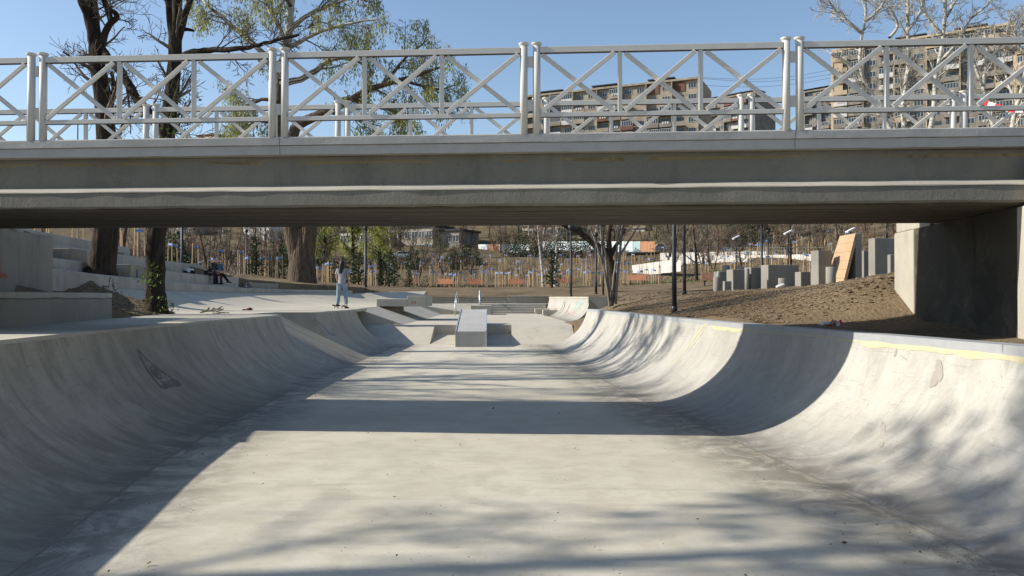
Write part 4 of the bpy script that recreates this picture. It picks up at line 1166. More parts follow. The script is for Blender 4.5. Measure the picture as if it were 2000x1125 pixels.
# multi-stem young tree on the right bank
base = P(1200, 600, 27.0)
tM = thing('multi_stem_tree', 'slim multi-stemmed bare tree on the right dirt bank beside the bowl', 'tree', (base[0], base[1], base[2] - .2))
T = Tree(91)
pp = par(kids=(5, 5, 4, 2), len=(.45, .5, .5, .5), rmin=.007, up=(.16, .12, .08, .05), jit=.14, ang=(.25, .6))
for lst in ([(1191, 598), (1186, 560), (1178, 520), (1166, 480), (1152, 445), (1138, 405), (1130, 370)], [(1192, 598), (1184, 540), (1176, 500), (1174, 450), (1170, 400), (1160, 350)],
            [(1194, 597), (1196, 560), (1202, 520), (1205, 480), (1208, 440), (1206, 390), (1215, 340)], [(1196, 597), (1204, 560), (1210, 500), (1218, 440), (1226, 390), (1235, 350)],
            [(1203, 594), (1206, 540), (1211, 490), (1214, 450), (1222, 400), (1218, 360)], [(1210, 500), (1222, 480), (1238, 455), (1252, 436), (1270, 405)],
            [(1190, 598), (1188, 550), (1182, 480), (1163, 440), (1140, 400)]):
    dd = [T.r.uniform(-.15, .15) + .0 * k_ for k_ in range(len(lst))]
    q, r = T.limb(PX(lst, 27.0, dd), .042, .015, 0, 3, .01); T.spawn(q, r, 1.6, 0, pp, t0=.45, count=5)
T.build(tM, M['twig_grey'], M['twig_grey'], 1)

# curved dark tree farther behind it
DC = 62.0
base = P(1198, 545, DC); gz = G(base[0], DC)
tD = thing('curved_tree', 'dark tree with one long arching limb, behind the multi-stemmed tree', 'tree', (base[0], DC, gz))
T = Tree(93)
q, r = T.limb([np.array((base[0], DC, gz - .3))] + PX([(1196, 520), (1188, 500), (1180, 485), (1160, 480), (1148, 465), (1130, 452), (1108, 444), (1080, 425), (1050, 400)], DC), .34, .12, 0, 3, .03)
q2, r2 = T.limb(PX([(1192, 508), (1188, 470), (1192, 440), (1200, 400), (1190, 350)], DC), .24, .08, 0, 3, .03)
q3, r3 = T.limb(PX([(1190, 505), (1204, 478), (1220, 450), (1236, 410)], DC), .18, .06, 0, 3, .03)
pp = par(kids=(6, 6, 4, 3), rmin=.014, up=(.08, .05, .03, .02))
for q_, r_, t in ((q, r, .6), (q2, r2, .3), (q3, r3, .3)): T.spawn(q_, r_, 3.2, 0, pp, t0=t, count=7)
T.build(tD, M['bark'], M['twig'], 1)
# ------------------------------------------------------------------ lamp poles
def lamp(px, py, d, rad, h, lab, head=True):
    q = P(px, py, d); z = G(q[0], d)
    t = thing('lamp_post', lab, 'lamp post', (q[0], d, z), 'dark lamp posts in the park')
    b = MB(); b.lathe((q[0], d, 0), [(rad * 1.15, z - .3), (rad * 1.15, z + .9), (rad, z + .95), (rad * .9, z + h)], 12); b.build('pole', M['dark_metal'], t, smooth=True)
    b = MB(); b.lathe((q[0], d, 0), [(rad * 1.5, z - .05), (rad * 1.5, z + .12), (rad * 1.1, z + .14)], 12); b.build('base_collar', M['dark_metal'], t, smooth=True)
    if head:
        b = MB(); b.lathe((q[0], d, 0), [(rad, z + h), (.14, z + h + .03), (.17, z + h + .25), (.05, z + h + .34)], 12); b.build('lamp_head', M['dark_metal'], t, smooth=True)
lamp(1317, 608, 20.0, .052, 3.8, 'dark lamp post nearest the bowl, on the right dirt bank')
lamp(1337, 575, 27.0, .05, 3.8, 'dark lamp post just behind the nearest one on the right bank')
lamp(1115, 578, 48.0, .058, 3.9, 'thin dark lamp post behind the scribbled quarter pipe')
lamp(1178, 578, 46.0, .05, 3.9, 'dark lamp post directly behind the multi-stemmed tree')
lamp(1164, 567, 60.0, .085, 4.2, 'dark lamp post left of the arching tree foot')
lamp(714, 567, 64.0, .10, 4.5, 'dark lamp post right of the standing skateboarder')
lamp(1488, 521, 66.0, .11, 4.5, 'dark lamp post behind the grey concrete blocks')
lamp(1500, 516, 84.0, .07, 4.5, 'thin dark lamp post behind the tallest grey block of the low row')
lamp(355, 502, 56.0, .09, 4.5, 'dark lamp post behind the upper terraces')
lamp(481, 533, 80.0, .09, 4.5, 'dark lamp post right of the seated people')
# small floodlights on thin posts, white heads
M['lampwhite'] = plain('white lamp head', (.72, .73, .74))
for (px, py, d, lab) in ((949, 512, 118, 'small white-headed path lamp left of the bare bush'), (1012, 512, 118, 'small white-headed path lamp among the staked saplings'), (1079, 508, 118, 'small white-headed path lamp beside the pale trunks'),
                         (1438, 464, 78, 'white-headed path lamp, left of three above the grey blocks'), (1540, 454, 66, 'white-headed path lamp behind the grey blocks, middle of three'), (1662, 450, 60, 'white-headed path lamp just above the plywood ramp')):
    q = P(px, py, d); z = G(q[0], d)
    t = thing('path_lamp', lab, 'lamp', (q[0], d, z), 'white-headed path lamps')
    b = MB(); b.tube([(q[0], d, z - .2), (q[0], d, q[2])], .05, 6); b.build('pole', M['dark_metal'], t)
    b = MB(); b.bar((q[0] - .3, d, q[2] - .12), (q[0] + .3, d + .1, q[2] + .18), .35, .1); b.build('lamp_head', M['lampwhite'], t)

# ------------------------------------------------------------------ saplings on stakes
def sapling_proto(seed, n_st=3, lean=.06, h=1.85):
    r_ = random.Random(seed)
    t = thing('staked_sapling', 'bare sapling held by tan stakes and a blue tie on the planted slope', 'sapling', (0, 0, 0), 'staked saplings on the planted slope')
    pts = []
    for k in range(n_st):
        a = k * 2 * math.pi / n_st + r_.uniform(-.2, .2) + .3
        c = np.array((math.cos(a) * .34, math.sin(a) * .34, 0)); c2 = c * (1 - lean * r_.uniform(1, 5)) + (0, 0, h * r_.uniform(.92, 1.06))
        b = MB(); b.tube([c - (0, 0, .3), c2], [.034, .03], 6, True); b.build('stake', M['stake'], t)
        pts.append(c * .8 + c2 * 0 + np.array((0, 0, 0)) if False else (c + (c2 - c) * .9))
    b = MB()
    for k in range(n_st):
        a, c = pts[k], pts[(k + 1) % n_st]
        if n_st == 2 and k == 1: break
        b.bar(a, c, .04, .13)
    b.build('tie_band', M['tie'], t)
    T = Tree(seed)
    T.limb([np.array((0, 0, -.2)), np.array((.02, 0, 1.2)), np.array((-.02, .03, 2.4)), np.array((0.05, 0, 3.6))], .032, .010, 0, 2)
    q, r = T.br[0][1], T.br[0][2]
    T.spawn(q, r, 1.4, 0, par(kids=(5, 2), max=2, rmin=.008, up=(.2, .12, .1), ang=(.3, .7)), t0=.45)
    T.build(t, M['twig'], M['twig'], 1, sides=(5, 3, 3, 3), names=('stem', 'twigs'))
    return t
protos = [sapling_proto(200 + k, (3, 3, 2, 3)[k]) for k in range(4)]
used = [False] * 4
ZONES = [(560, 'left of the willow trunk'), (700, 'behind the standing skateboarder'), (790, 'right of the tall lamp post'), (900, 'around the multi-stemmed bare trees'), (1050, 'below the white hoarding'), (1150, 'around the thin lamp post'),
         (1300, 'around the arching dark tree'), (1400, 'right of the nearest lamp post'), (1590, 'above the low grey blocks'), (9999, 'behind the plywood ramp')]
def zone(x, y):
    px = 1000 + F * x / y
    return next(w for lim_, w in ZONES if px < lim_)
def saplab(x, y, k): return '%s sapling with blue tie, %s row, %s' % (('three-staked', 'leaning three-staked', 'two-staked', 'upright three-staked')[k], 'near' if y < 98 else 'middle' if y < 120 else 'far', zone(x, y))
def put_sapling(x, y, lab=None, group=None, sc_=1.0):
    k = rnd.randrange(4); z = G(x, y)
    if not used[k]:
        used[k] = True; o = protos[k]; KIDS[k] = o['label']; o.location = (x, y, z); o.rotation_euler = (0, 0, rnd.uniform(0, 6.28)); o.scale = (sc_,) * 3
        o['label'] = lab or saplab(x, y, k)
        if group: o['group'] = group
    else: o = copy_tree(protos[k], (x, y, z), rnd.uniform(0, 6.28), sc_, lab or saplab(x, y, k), group)
    return o
near_s = [(85, 462, 30, 'nearest staked sapling, above the left abutment'), (152, 462, 36, 'staked sapling above the topmost terrace left of the leaning tree'), (230, 478, 40, 'staked sapling just right of the leaning tree, behind the terraces'),
          (272, 498, 41, 'tall-staked sapling between the two dark trees'), (336, 508, 46, 'staked sapling right of the ivy-grown tree'), (382, 517, 60, 'staked sapling left of the seated people'),
          (433, 533, 66, 'staked sapling directly behind the seated people'), (469, 530, 64, 'staked sapling right of the seated people'), (510, 535, 72, 'staked sapling left of the willow trunk, farther one'),
          (544, 541, 66, 'staked sapling left of the willow trunk, nearer one'), (572, 545, 60, 'staked sapling touching the left side of the willow trunk'), (641, 553, 70, 'staked sapling behind the standing skateboarder'), (727, 553, 68, 'staked sapling right of the lamp post beyond the skateboarder')]
for (px, py, d, lab) in near_s:
    q = P(px, py, d); put_sapling(q[0], d, lab, None, 1.0 if d > 55 else .9)
cnt = 0; pl = []
while cnt < 240:
    d = 82 + 62 * rnd.random() ** .8; px = rnd.uniform(640, 1660)
    if px > 1230 and rnd.random() < .45: continue
    x = (px - 1000) / F * d
    if px > 1395 and px < 1760 and d < 80: continue
    if any((x - a) ** 2 + (d - c) ** 2 < 2.0 for a, c in pl): continue
    pl.append((x, d)); put_sapling(x, d, sc_=rnd.uniform(.85, 1.12)); cnt += 1
for k in range(26):
    d = rnd.uniform(70, 120); px = rnd.uniform(330, 640); x = (px - 1000) / F * d
    put_sapling(x, d)

# ------------------------------------------------------------------ benches
def bench_proto():
    t = thing('park_bench', 'x', 'bench', (0, 0, 0), 'orange slatted park benches')
    for k in range(3):
        b = MB(); b.box((0, -.36 + .13 * k, .46), (1.75, .11, .045)); b.build('seat_slat', M['bench'], t)
    for k in range(4):
        b = MB(); b.box((0, .06 + .035 * k, .56 + .135 * k), (1.75, .04, .115)); b.build('back_slat', M['bench'], t)
    for sx in (-.7, .7):
        b = MB(); b.box((sx, -.22, .22), (.07, .45, .44)); b.bar((sx, .02, .3), (sx, .2, 1.0), .06, .06, up=(1, 0, 0)); b.build('leg', M['dark_metal'], t)
    return t
bp_ = bench_proto()
bs = [(870, 565, 'orange bench, leftmost by the lamp post row'), (805, 562, 'orange bench far left, half hidden by stakes'), (928, 563, 'orange bench below the white hoarding'), (1008, 562, 'orange bench in the middle of the sapling field'), (1104, 566, 'orange bench left of the thin lamp post'),
      (1245, 566, 'orange bench just right of the multi-stemmed tree'), (1394, 567, 'orange bench at the left end of the grey blocks')]
for i, (px, py, lab) in enumerate(bs):
    d = (88, 96, 90, 92, 84, 82, 62)[i]; x = (px - 1000) / F * d
    o = bp_ if i == 0 else copy_tree(bp_)
    o.location = (x, d, G(x, d)); o.rotation_euler = (0, 0, rnd.uniform(-.15, .15)); o['label'] = lab

# ------------------------------------------------------------------ grey concrete blocks
def block(pxa, pxb, yt, yb, d, lab, side=None, rz=0.0, depth=None, round_=False):
    a = P(pxa, yb, d); c = P(pxb, yt, d)
    xm = (a[0] + c[0]) / 2; w = c[0] - a[0]; h = c[2] - a[2]
    t = thing('concrete_column' if round_ else 'concrete_block', lab, 'concrete column' if round_ else 'concrete block', (xm, d, a[2]), 'concrete exercise blocks')
    b = MB()
    if round_:
        b.lathe((xm, d + w / 2, 0), [(w / 2, a[2] - .8), (w / 2, c[2] - .02), (w / 2 - .02, c[2])], 24)
        o = b.build('block_body', M['block'], t)
        for f in o.data.polygons: f.use_smooth = abs(f.normal.z) < .5
    else:
        dp = depth or w
        b.box((xm, d + dp / 2, (c[2] + a[2] - .8) / 2), (w, dp, h + .8), rz=rz); bevel(b.build('block_body', M['block'], t), .025)
    return t
block(1395, 1409, 541, 568, 45.5, 'round column at the left end of the low grey row', round_=True)
block(1402, 1428, 530, 566, 49.5, 'dark-faced block behind the leftmost column', depth=.9, rz=.12)
block(1413, 1427, 518, 545, 54, 'round column peeking above the leftmost dark block', round_=True)
block(1415, 1429, 549, 568, 46.5, 'lowest small grey block in front of the dark ones', depth=.4)
block(1429, 1456, 526, 567, 48.0, 'dark-faced block, second large one from the left', depth=1.0, rz=.12)
block(1444, 1456, 521, 540, 54, 'round column top behind the second dark block', round_=True)
block(1456, 1465, 524, 567, 46.8, 'slim round column before the middle dark block', round_=True)
block(1464, 1498, 522, 567, 48.4, 'middle dark-faced block of the low row', depth=1.0, rz=.12)
block(1497, 1560, 517, 567, 47.0, 'widest and tallest block of the low grey row', depth=1.0, rz=.12)
block(1523, 1540, 543, 568, 44.0, 'short pale round column before the widest block', round_=True)
block(1560, 1582, 531, 565, 46.0, 'small pale block right of the widest block', depth=.55, rz=.3)
block(1594, 1624, 489, 562, 44.0, 'tall pale block left of the plywood ramp', depth=.7, rz=.25)
block(1617, 1636, 521, 562, 39.5, 'pale round column in front of the plywood ramp', round_=True)
block(1672, 1684, 455, 560, 43.0, 'tallest concrete slab, carrying the plywood ramp', depth=2.15)
block(1683, 1703, 490, 555, 46.0, 'tall slim block right of the plywood ramp', depth=.6, rz=.3)
block(1706, 1760, 465, 552, 41.0, 'tall dark-faced slab partly behind the bridge abutment', depth=.6, rz=.12)
block(1739, 1748, 497, 548, 38.0, 'thin pale pillar at the edge of the bridge abutment', depth=.3)
# plywood ramp
k = NT('plywood', .7, .3)
v = k.objc(); f = k.noise(k.scale(v, (2.0, 14.0, 2.0)), 1.0, 6, .6); g_ = k.noise(v, 1.3, 4)
c_ = k.ramp(f, [(.3, (.34, .215, .12)), (.7, (.43, .29, .17))]); c_ = k.mix(k.ramp(g_, [(.4, 0.), (.7, .35)]), c_, (.46, .33, .21)); k.col(c_); M['ply'] = k.m
pr = thing('plywood_ramp', 'tilted plywood board ramp leaning on the tallest concrete slab', 'ramp', P(1640, 558, 42.5))
bl, br_, tl, tr_ = P(1609, 560, 44.9), P(1645, 561, 42.9), P(1640.5, 461, 45.0), P(1671.3, 456, 43.0)
nrow = 6
for i in range(nrow):
    u0, u1 = i / nrow + .0018, (i + 1) / nrow - .0018
    a = bl + (tl - bl) * u0; c = br_ + (tr_ - br_) * u0; e = bl + (tl - bl) * u1; f_ = br_ + (tr_ - br_) * u1
    nn_ = np.cross(c - a, e - a); nn_ /= np.linalg.norm(nn_); nn_ *= .05
    b = MB(); b.addq([a, c, f_, e, a - nn_, c - nn_, f_ - nn_, e - nn_], [[0, 1, 2, 3], [7, 6, 5, 4], [0, 4, 5, 1], [1, 5, 6, 2], [2, 6, 7, 3], [3, 7, 4, 0]])
    b.build('plywood_panel', M['ply'], pr)
for s_ in (.04, .96):
    b = MB(); a = bl + (br_ - bl) * s_; e = tl + (tr_ - tl) * s_; nn2 = nn_ * 2.2
    b.bar(a - nn2, e - nn2, .07, .12); b.build('beam', M['stake'], pr)

# ------------------------------------------------------------------ trees and shrubs of the background
def bare_proto(name, seed, H, stems, mats, kids=(7, 6, 5), up=.06, rmin=.018, r0=.14, spread=.35, leaf=None):
    T = Tree(seed); t = thing(name, 'x', 'tree', (0, 0, 0))
    pp = par(kids=kids, len=(.5, .5, .5, .5), rmin=rmin, up=(up, up, .03, .02), jit=.2, max=3 if len(kids) > 2 else 2)
    for s_ in range(stems):
        a = s_ * 6.28 / max(stems, 1) + T.r.uniform(0, .8); sp = spread if stems > 1 else .06
        d = Vector((math.cos(a) * sp, math.sin(a) * sp, 1)).normalized(); p = Vector((math.cos(a) * .1 * (stems > 1), math.sin(a) * .1 * (stems > 1), -.3)); pts = []
        hh = H * T.r.uniform(.75, 1)
        for k_ in range(6):
            pts.append(np.array(p)); p = p + d * (hh * .85 / 5); d = (d + T.unit() * .13 + Vector((0, 0, .06))).normalized()
        q, r = T.limb(pts, r0 / math.sqrt(stems), r0 * .2, 0, 2)
        T.spawn(q, r, H * .42, 0, pp, t0=.25, count=max(6, int(15 / math.sqrt(stems))))
    T.build(t, mats[0], mats[1], 1, sides=(6, 4, 3, 3, 3))
    if leaf: leaves([(a, r) for l, a, r in T.br if l >= 2], seed, leaf[1], leaf[2], .3, .1, .0, .5).build('foliage', leaf[0], t)
    return t
PB = {
 'multi': bare_proto('bare_tree', 301, 8.5, 5, (M['bark_brown'], M['twig']), (6, 5, 4)),
 'multi2': bare_proto('bare_tree', 302, 7.5, 4, (M['bark'], M['twig_red']), (6, 5, 4)),
 'single': bare_proto('bare_tree', 303, 10, 1, (M['bark'], M['twig_grey']), (8, 6, 5), r0=.2),
 'single2': bare_proto('bare_tree', 304, 9, 1, (M['bark_brown'], M['twig']), (8, 6, 4), r0=.18),
 'tall': bare_proto('slender_tree', 305, 13, 1, (M['pale'], M['twig_grey']), (8, 5, 4), up=.12, r0=.2),
 'bud': bare_proto('budding_tree', 306, 9, 2, (M['bark_brown'], M['twig']), (7, 6, 4), r0=.2, leaf=(M['budding'], 5.0, .22)),
 'bush': bare_proto('bare_shrub', 307, 3.0, 7, (M['twig_red'], M['twig_red']), (5, 4), r0=.09, spread=.7, rmin=.014),
 'bush2': bare_proto('bare_shrub', 308, 2.6, 7, (M['twig_grey'], M['twig_grey']), (5, 4), r0=.09, spread=.7, rmin=.014),
}
def conifer_proto(seed, H, R0, name, mat, tiers, per, droop=.35, size=.34):
    g = np.random.default_rng(seed); t = thing(name, 'x', 'tree', (0, 0, 0))
    b = MB(); b.tube([(0, 0, -.3), (0, 0, H * .9)], [.11, .03], 6); b.build('trunk', M['bark'], t)
    c, d = [], []
    for k_ in range(tiers):
        u = (k_ + .4) / tiers; z = H * (.06 + .94 * u); rr = R0 * (1 - u) ** .85 + .05
        for a in g.uniform(0, 6.28, per):
            n_ = max(2, int(rr / size * 2.2)); 
            for s_ in np.linspace(.15, 1, n_):
                rad_ = rr * s_ * g.uniform(.8, 1.15)
                c.append((math.cos(a) * rad_, math.sin(a) * rad_, z - rad_ * droop + g.normal(0, .06))); d.append((math.cos(a), math.sin(a), -droop + g.normal(0, .35)))
    c = np.array(c); d = np.array(d) + g.normal(0, .28, (len(d), 3)); d /= np.linalg.norm(d, axis=1, keepdims=True)
    w = np.cross(d, g.normal(0, 1, d.shape)); w /= np.linalg.norm(w, axis=1, keepdims=True); L = size * g.uniform(.7, 1.3, (len(c), 1))
    b = MB(); b.addq(np.stack([c, c + d * L * .5 + w * L * .24, c + d * L, c + d * L * .5 - w * L * .24], 1).reshape(-1, 3), np.arange(4 * len(c)).reshape(-1, 4)); b.build('crown', mat, t)
    return t
PB['fir'] = conifer_proto(401, 5.2, 1.25, 'conifer', M['conifer'], 13, 10)
PB['cyp'] = conifer_proto(402, 3.0, .5, 'young_cypress', M['cypress'], 12, 9, droop=-.5, size=.28)
PB['ever'] = conifer_proto(403, 2.6, 1.5, 'evergreen_shrub', M['cypress'], 9, 13, droop=.1, size=.3)
PB['dark'] = conifer_proto(404, 10, 2.7, 'dark_conifer', M['conifer'], 15, 11, size=.62)
first = {k_: True for k_ in PB}
KW = {'multi': 'dark multi-stemmed bare tree', 'multi2': 'reddish multi-stemmed bare tree', 'single': 'grey single-trunked bare tree', 'single2': 'brown single-trunked bare tree', 'tall': 'slender pale-trunked tree', 'bud': 'budding tree',
      'bush': 'reddish leafless brush', 'bush2': 'grey leafless brush', 'ever': 'evergreen shrub'}
RB = {'bare trees on the middle slope': 132, 'bare trees on the hillside': 195, 'leafless brush on the slope': 130, 'growth on the right hillside': 140, 'growth behind the left terraces': 95, 'evergreen shrubs below the road': 140}
def put(kind, x, y, s_, lab, group, rz=None, z=None):
    o = PB[kind]
    if '{' in lab: lab = lab.format(k=KW.get(kind, ''), z=zone(x, y), r='lower' if y < RB.get(group, 0) else 'upper')
    rz = rnd.uniform(0, 6.28) if rz is None else rz
    loc = (x, y, (G(x, y) if z is None else z) - .05)
    if first[kind]:
        first[kind] = False; o.location = loc; o.rotation_euler = (0, 0, rz); o.scale = (s_,) * 3; o['label'] = lab; o['group'] = group
    else: o = copy_tree(o, loc, rz, s_, lab, group)
    return o
def putpx(kind, px, d, s_, lab, group, py=None):
    x = (px - 1000) / F * d
    return put(kind, x, d, s_, lab, group)
named = [
 ('multi', 812, 104, 1.05, 'multi-stemmed bare tree in the sapling field, left one', 'bare trees in the sapling field'), ('multi2', 880, 102, 1.0, 'multi-stemmed bare tree in the sapling field, right of its twin', 'bare trees in the sapling field'),
 ('single2', 918, 112, .9, 'single bare tree left of the white hoarding', 'bare trees in the sapling field'), ('tall', 1061, 84, .9, 'pale slender trunk left of the thin lamp post', 'pale slender trunks'), ('tall', 1084, 96, .95, 'darker slender trunk right of the pale one', 'pale slender trunks'),
 ('single', 1318, 92, .9, 'bare tree right behind the nearest lamp post', 'bare trees on the right slope'), ('single', 1360, 84, .9, 'bare dark-trunked tree left of the grey blocks', 'bare trees on the right slope'), ('bud', 1300, 140, 1.1, 'hazy budding tree above the orange hoarding end', 'budding trees on the right slope'),
 ('bud', 1345, 150, 1.25, 'hazy budding tree left of the brown hillside', 'budding trees on the right slope'), ('multi', 440, 70, .72, 'bare tree behind the seated people', 'bare trees behind the terraces'), ('multi2', 400, 90, 1.0, 'bare tree left of the seated people', 'bare trees behind the terraces'),
 ('multi2', 520, 92, 1.0, 'bare tree left of the willow trunk', 'bare trees behind the terraces'), ('single2', 545, 82, .8, 'bare single tree beside the willow trunk', 'bare trees behind the terraces'), ('bush2', 445, 55, .8, 'small pale bare shrub right beside the seated people', 'bare shrubs'),
 ('single', 1545, 92, .9, 'bare tree behind the widest grey block', 'bare trees on the right slope'), ('single2', 1448, 86, .8, 'bare tree left above the grey blocks', 'bare trees on the right slope'), ('single', 1640, 78, .8, 'bare tree directly behind the plywood ramp', 'bare trees on the right slope'), ('multi', 1600, 104, .9, 'bare tree between the grey blocks and the plywood ramp', 'bare trees on the right slope'),
 ('dark', 1470, 150, .9, 'dark conifer left on the brown hillside', 'dark conifers on the hillside'), ('dark', 1500, 152, 1.0, 'dark conifer right on the brown hillside', 'dark conifers on the hillside'), ('dark', 1440, 160, .9, 'dark conifer beside the pale hoarding wall', 'dark conifers on the hillside'),
]
for n_ in named: putpx(*n_)
# ivy-clad trunk and cypress line
for i in range(15):
    px = 990 + i * 13.5 + rnd.uniform(-3, 3)
    putpx('fir', px, 152 + rnd.uniform(-1.5, 1.5), rnd.uniform(.75, 1.15), 'young dark conifer in the row along the hoarding, {z}', 'conifer row along the hoarding')
for i in range(14):
    px = (700, 745, 752, 760, 690, 672, 655, 500, 530, 552, 800, 1078, 640, 770)[i]
    putpx('cyp', px, rnd.uniform(66, 96), rnd.uniform(.8, 1.2), 'small dark young cypress among the stakes, {z}', 'young cypresses')
for i in range(20):
    px = rnd.uniform(420, 930); putpx('ever', px, rnd.uniform(130, 150), rnd.uniform(.7, 1.5), 'rounded {k}, {r} one below the far road, {z}', 'evergreen shrubs below the road')
for i in range(46):
    px = rnd.uniform(330, 1760); d = rnd.uniform(108, 158)
    if 640 < px < 1680 and d < 134: continue
    if 930 < px < 1290 and d < 150: continue
    putpx(rnd.choice(('multi', 'multi2', 'single', 'single2', 'bud')), px, d, rnd.uniform(.75, 1.15), '{k} on the {r} middle slope, {z}', 'bare trees on the middle slope')
for i in range(120):
    px = rnd.uniform(250, 1780); d = rnd.uniform(168, 222)
    putpx(rnd.choice(('multi', 'multi2', 'single', 'single2', 'bud', 'single', 'tall')), px, d, rnd.uniform(.85, 1.35), '{k} on the {r} wooded hillside, {z}', 'bare trees on the hillside')
for i in range(44):
    px = rnd.uniform(1290, 1760); d = rnd.uniform(104, 175)
    putpx(rnd.choice(('multi', 'multi2', 'single', 'single2', 'bud', 'ever', 'multi2')), px, d, rnd.uniform(.7, 1.1), '{k} on the {r} right hillside, {z}', 'growth on the right hillside')
for i in range(16):
    px = rnd.uniform(930, 1290); d = rnd.uniform(166, 175)
    putpx(rnd.choice(('multi', 'multi2', 'single')), px, d, rnd.uniform(.8, 1.1), '{k} right behind the white hoarding, {z}', 'bare trees behind the hoarding')
for i in range(110):
    px = rnd.uniform(100, 1740); d = rnd.uniform(100, 165)
    if 620 < px < 1680 and d < 138: d += 34
    putpx(rnd.choice(('bush', 'bush2')), px, d, rnd.uniform(.6, 1.5), '{k} on the {r} slope, {z}', 'leafless brush on the slope')
for i in range(26):
    px = rnd.uniform(60, 560); d = rnd.uniform(62, 130)
    putpx(rnd.choice(('multi', 'multi2', 'bush', 'bush2', 'single2', 'ever')), px, d, rnd.uniform(.6, 1.1), '{k} on the {r} dim slope behind the left terraces', 'growth behind the left terraces')
# big budding crowns seen beside the willow under the bridge
for (px, d, s_, lab) in ((636, 96, 1.0, 'budding tree with fresh green leaves right of the willow trunk, nearer one'), (690, 104, 1.1, 'budding tree with fresh green leaves behind the skateboarder'), (742, 100, .95, 'budding tree with fresh green leaves right of the tall lamp post')):
    T = Tree(int(px)); x = (px - 1000) / F * d; z = G(x, d)
    t = thing('green_tree', lab, 'tree', (x, d, z), 'green budding trees')
    q, r = T.limb([np.array((x, d, z - .3)), np.array((x + .1, d, z + 3)), np.array((x - .2, d, z + 6)), np.array((x, d, z + 10 * s_))], .3, .08, 0, 3, .03)
    T.spawn(q, r, 6.0, 0, par(kids=(7, 6, 4), rmin=.02, max=2, up=(.03, -.02, -.05)), t0=.3, count=16)
    T.build(t, M['bark'], M['twig'], 1, sides=(6, 4, 3, 3)); leaves([(a, r) for l, a, r in T.br if l >= 1], int(px), 24.0, .30, .6, .2, 1.1, .4).build('foliage', M['willow'], t)
for (px, d, s_) in ((1125, 226, 1.2), (1190, 228, .9), (1215, 229, 1.0), (1240, 232, .9)):
    putpx('bud', px, d, s_ * 1.3, 'budding tree at the foot of the middle apartment block', 'trees at the middle apartment block')

# dry grass and brush cover on the slopes
g = np.random.default_rng(77); n_ = 30000
d = 74 + 95 * g.random(n_) ** .9; px = g.uniform(150, 1760, n_); x = (px - 1000) / F * d
ok = ~((d < 66) & (x > -10) & (x < 4)); d, x = d[ok], x[ok]; z = ground(x, d); n_ = len(x)
keep = vnoise(x, d, 7.0, 31) + vnoise(x, d, 2.2, 32) * .6 > g.uniform(-.5, .35, n_) - .55 * (d > 100); x, d, z = x[keep], d[keep], z[keep]; n_ = len(x)
hgt = g.uniform(.10, .36, n_) * (1 + (d > 110)); a = g.uniform(0, 6.28, n_); w = .05 + .05 * g.random(n_)
c = np.stack([x, d, z - .05], 1); s_ = np.stack([np.cos(a) * w, np.sin(a) * w, 0 * a], 1); tip = c + np.stack([g.normal(0, .15, n_), g.normal(0, .15, n_), hgt], 1)
b = MB(); b.addq(np.stack([c - s_, c + s_, tip], 1).reshape(-1, 3), np.arange(3 * n_).reshape(-1, 3))
M['drygrass'] = plain('dry grass', (.20, .155, .09), (.10, .075, .045), .6, .9, .1, obj=False)
tag(b.build('dry_grass', M['drygrass']), kind='stuff')
n_ = 1700; d = g.uniform(72, 112, n_); px = g.uniform(1000, 1700, n_); x = (px - 1000) / F * d; k_ = vnoise(x, d, 6, 60) > .12; x, d = x[k_], d[k_]; x = np.repeat(x, 5) + g.normal(0, .4, len(x) * 5); d = np.repeat(d, 5) + g.normal(0, .4, len(d) * 5); z = ground(x, d); n_ = len(x)
c = np.stack([x, d, z - .03], 1); a = g.uniform(0, 6.28, n_); s_ = np.stack([np.cos(a), np.sin(a), 0 * a], 1) * .06; tip = c + np.stack([g.normal(0, .1, n_), g.normal(0, .1, n_), g.uniform(.08, .22, n_)], 1)
b = MB(); b.addq(np.stack([c - s_, c + s_, tip], 1).reshape(-1, 3), np.arange(3 * n_).reshape(-1, 3)); tag(b.build('grass', M['ivy']), kind='stuff')

# clods of soil on the near banks
ico = np.array([[0, 0, 1], [.9, 0, .4], [.28, .85, .4], [-.72, .53, .4], [-.72, -.53, .4], [.28, -.85, .4], [0, 0, -.6]])
icf = np.array([[0, 1, 2], [0, 2, 3], [0, 3, 4], [0, 4, 5], [0, 5, 1], [6, 2, 1], [6, 3, 2], [6, 4, 3], [6, 5, 4], [6, 1, 5]])
def clods(n_, fx_, seed, lo=.012, hi=.042):
    g = np.random.default_rng(seed); x, y = fx_(g, n_); ok = (x > right_edge(y) + .45 + .4 * (y > 32)) | (x < left_edge(y)); x, y = x[ok], y[ok]; n_ = len(x)
    z = ground(x, y) + vnoise(x, y, .9, 1) * .05 + vnoise(x, y, .55, 2) * .025 + vnoise(x, y, 3.1, 3) * .14
    s_ = lo + (hi - lo) * g.random(n_) ** 3.2
    rot = g.uniform(0, 6.28, n_); ca, sa = np.cos(rot), np.sin(rot)
    v = ico[None] * (s_[:, None, None]) * g.uniform(.65, 1.3, (n_, 7, 1)); v = np.stack([v[..., 0] * ca[:, None] - v[..., 1] * sa[:, None], v[..., 0] * sa[:, None] + v[..., 1] * ca[:, None], v[..., 2] * .7], -1)
    v += np.stack([x, y, z], 1)[:, None]
    return v.reshape(-1, 3), (icf[None] + 7 * np.arange(n_)[:, None, None]).reshape(-1, 3)
b = MB()
b.addq(*clods(30000, lambda g, n: ((lambda y: (LIP_R(y) + .4 + (6.5 * g.random(n) ** 1.2) * (.35 + y / 28), y))(g.uniform(12.6, 32, n))), 5))
b.addq(*clods(2600, lambda g, n: (g.uniform(-10.5, -7.6, n), g.uniform(15.6, 21, n)), 6, .01, .05))
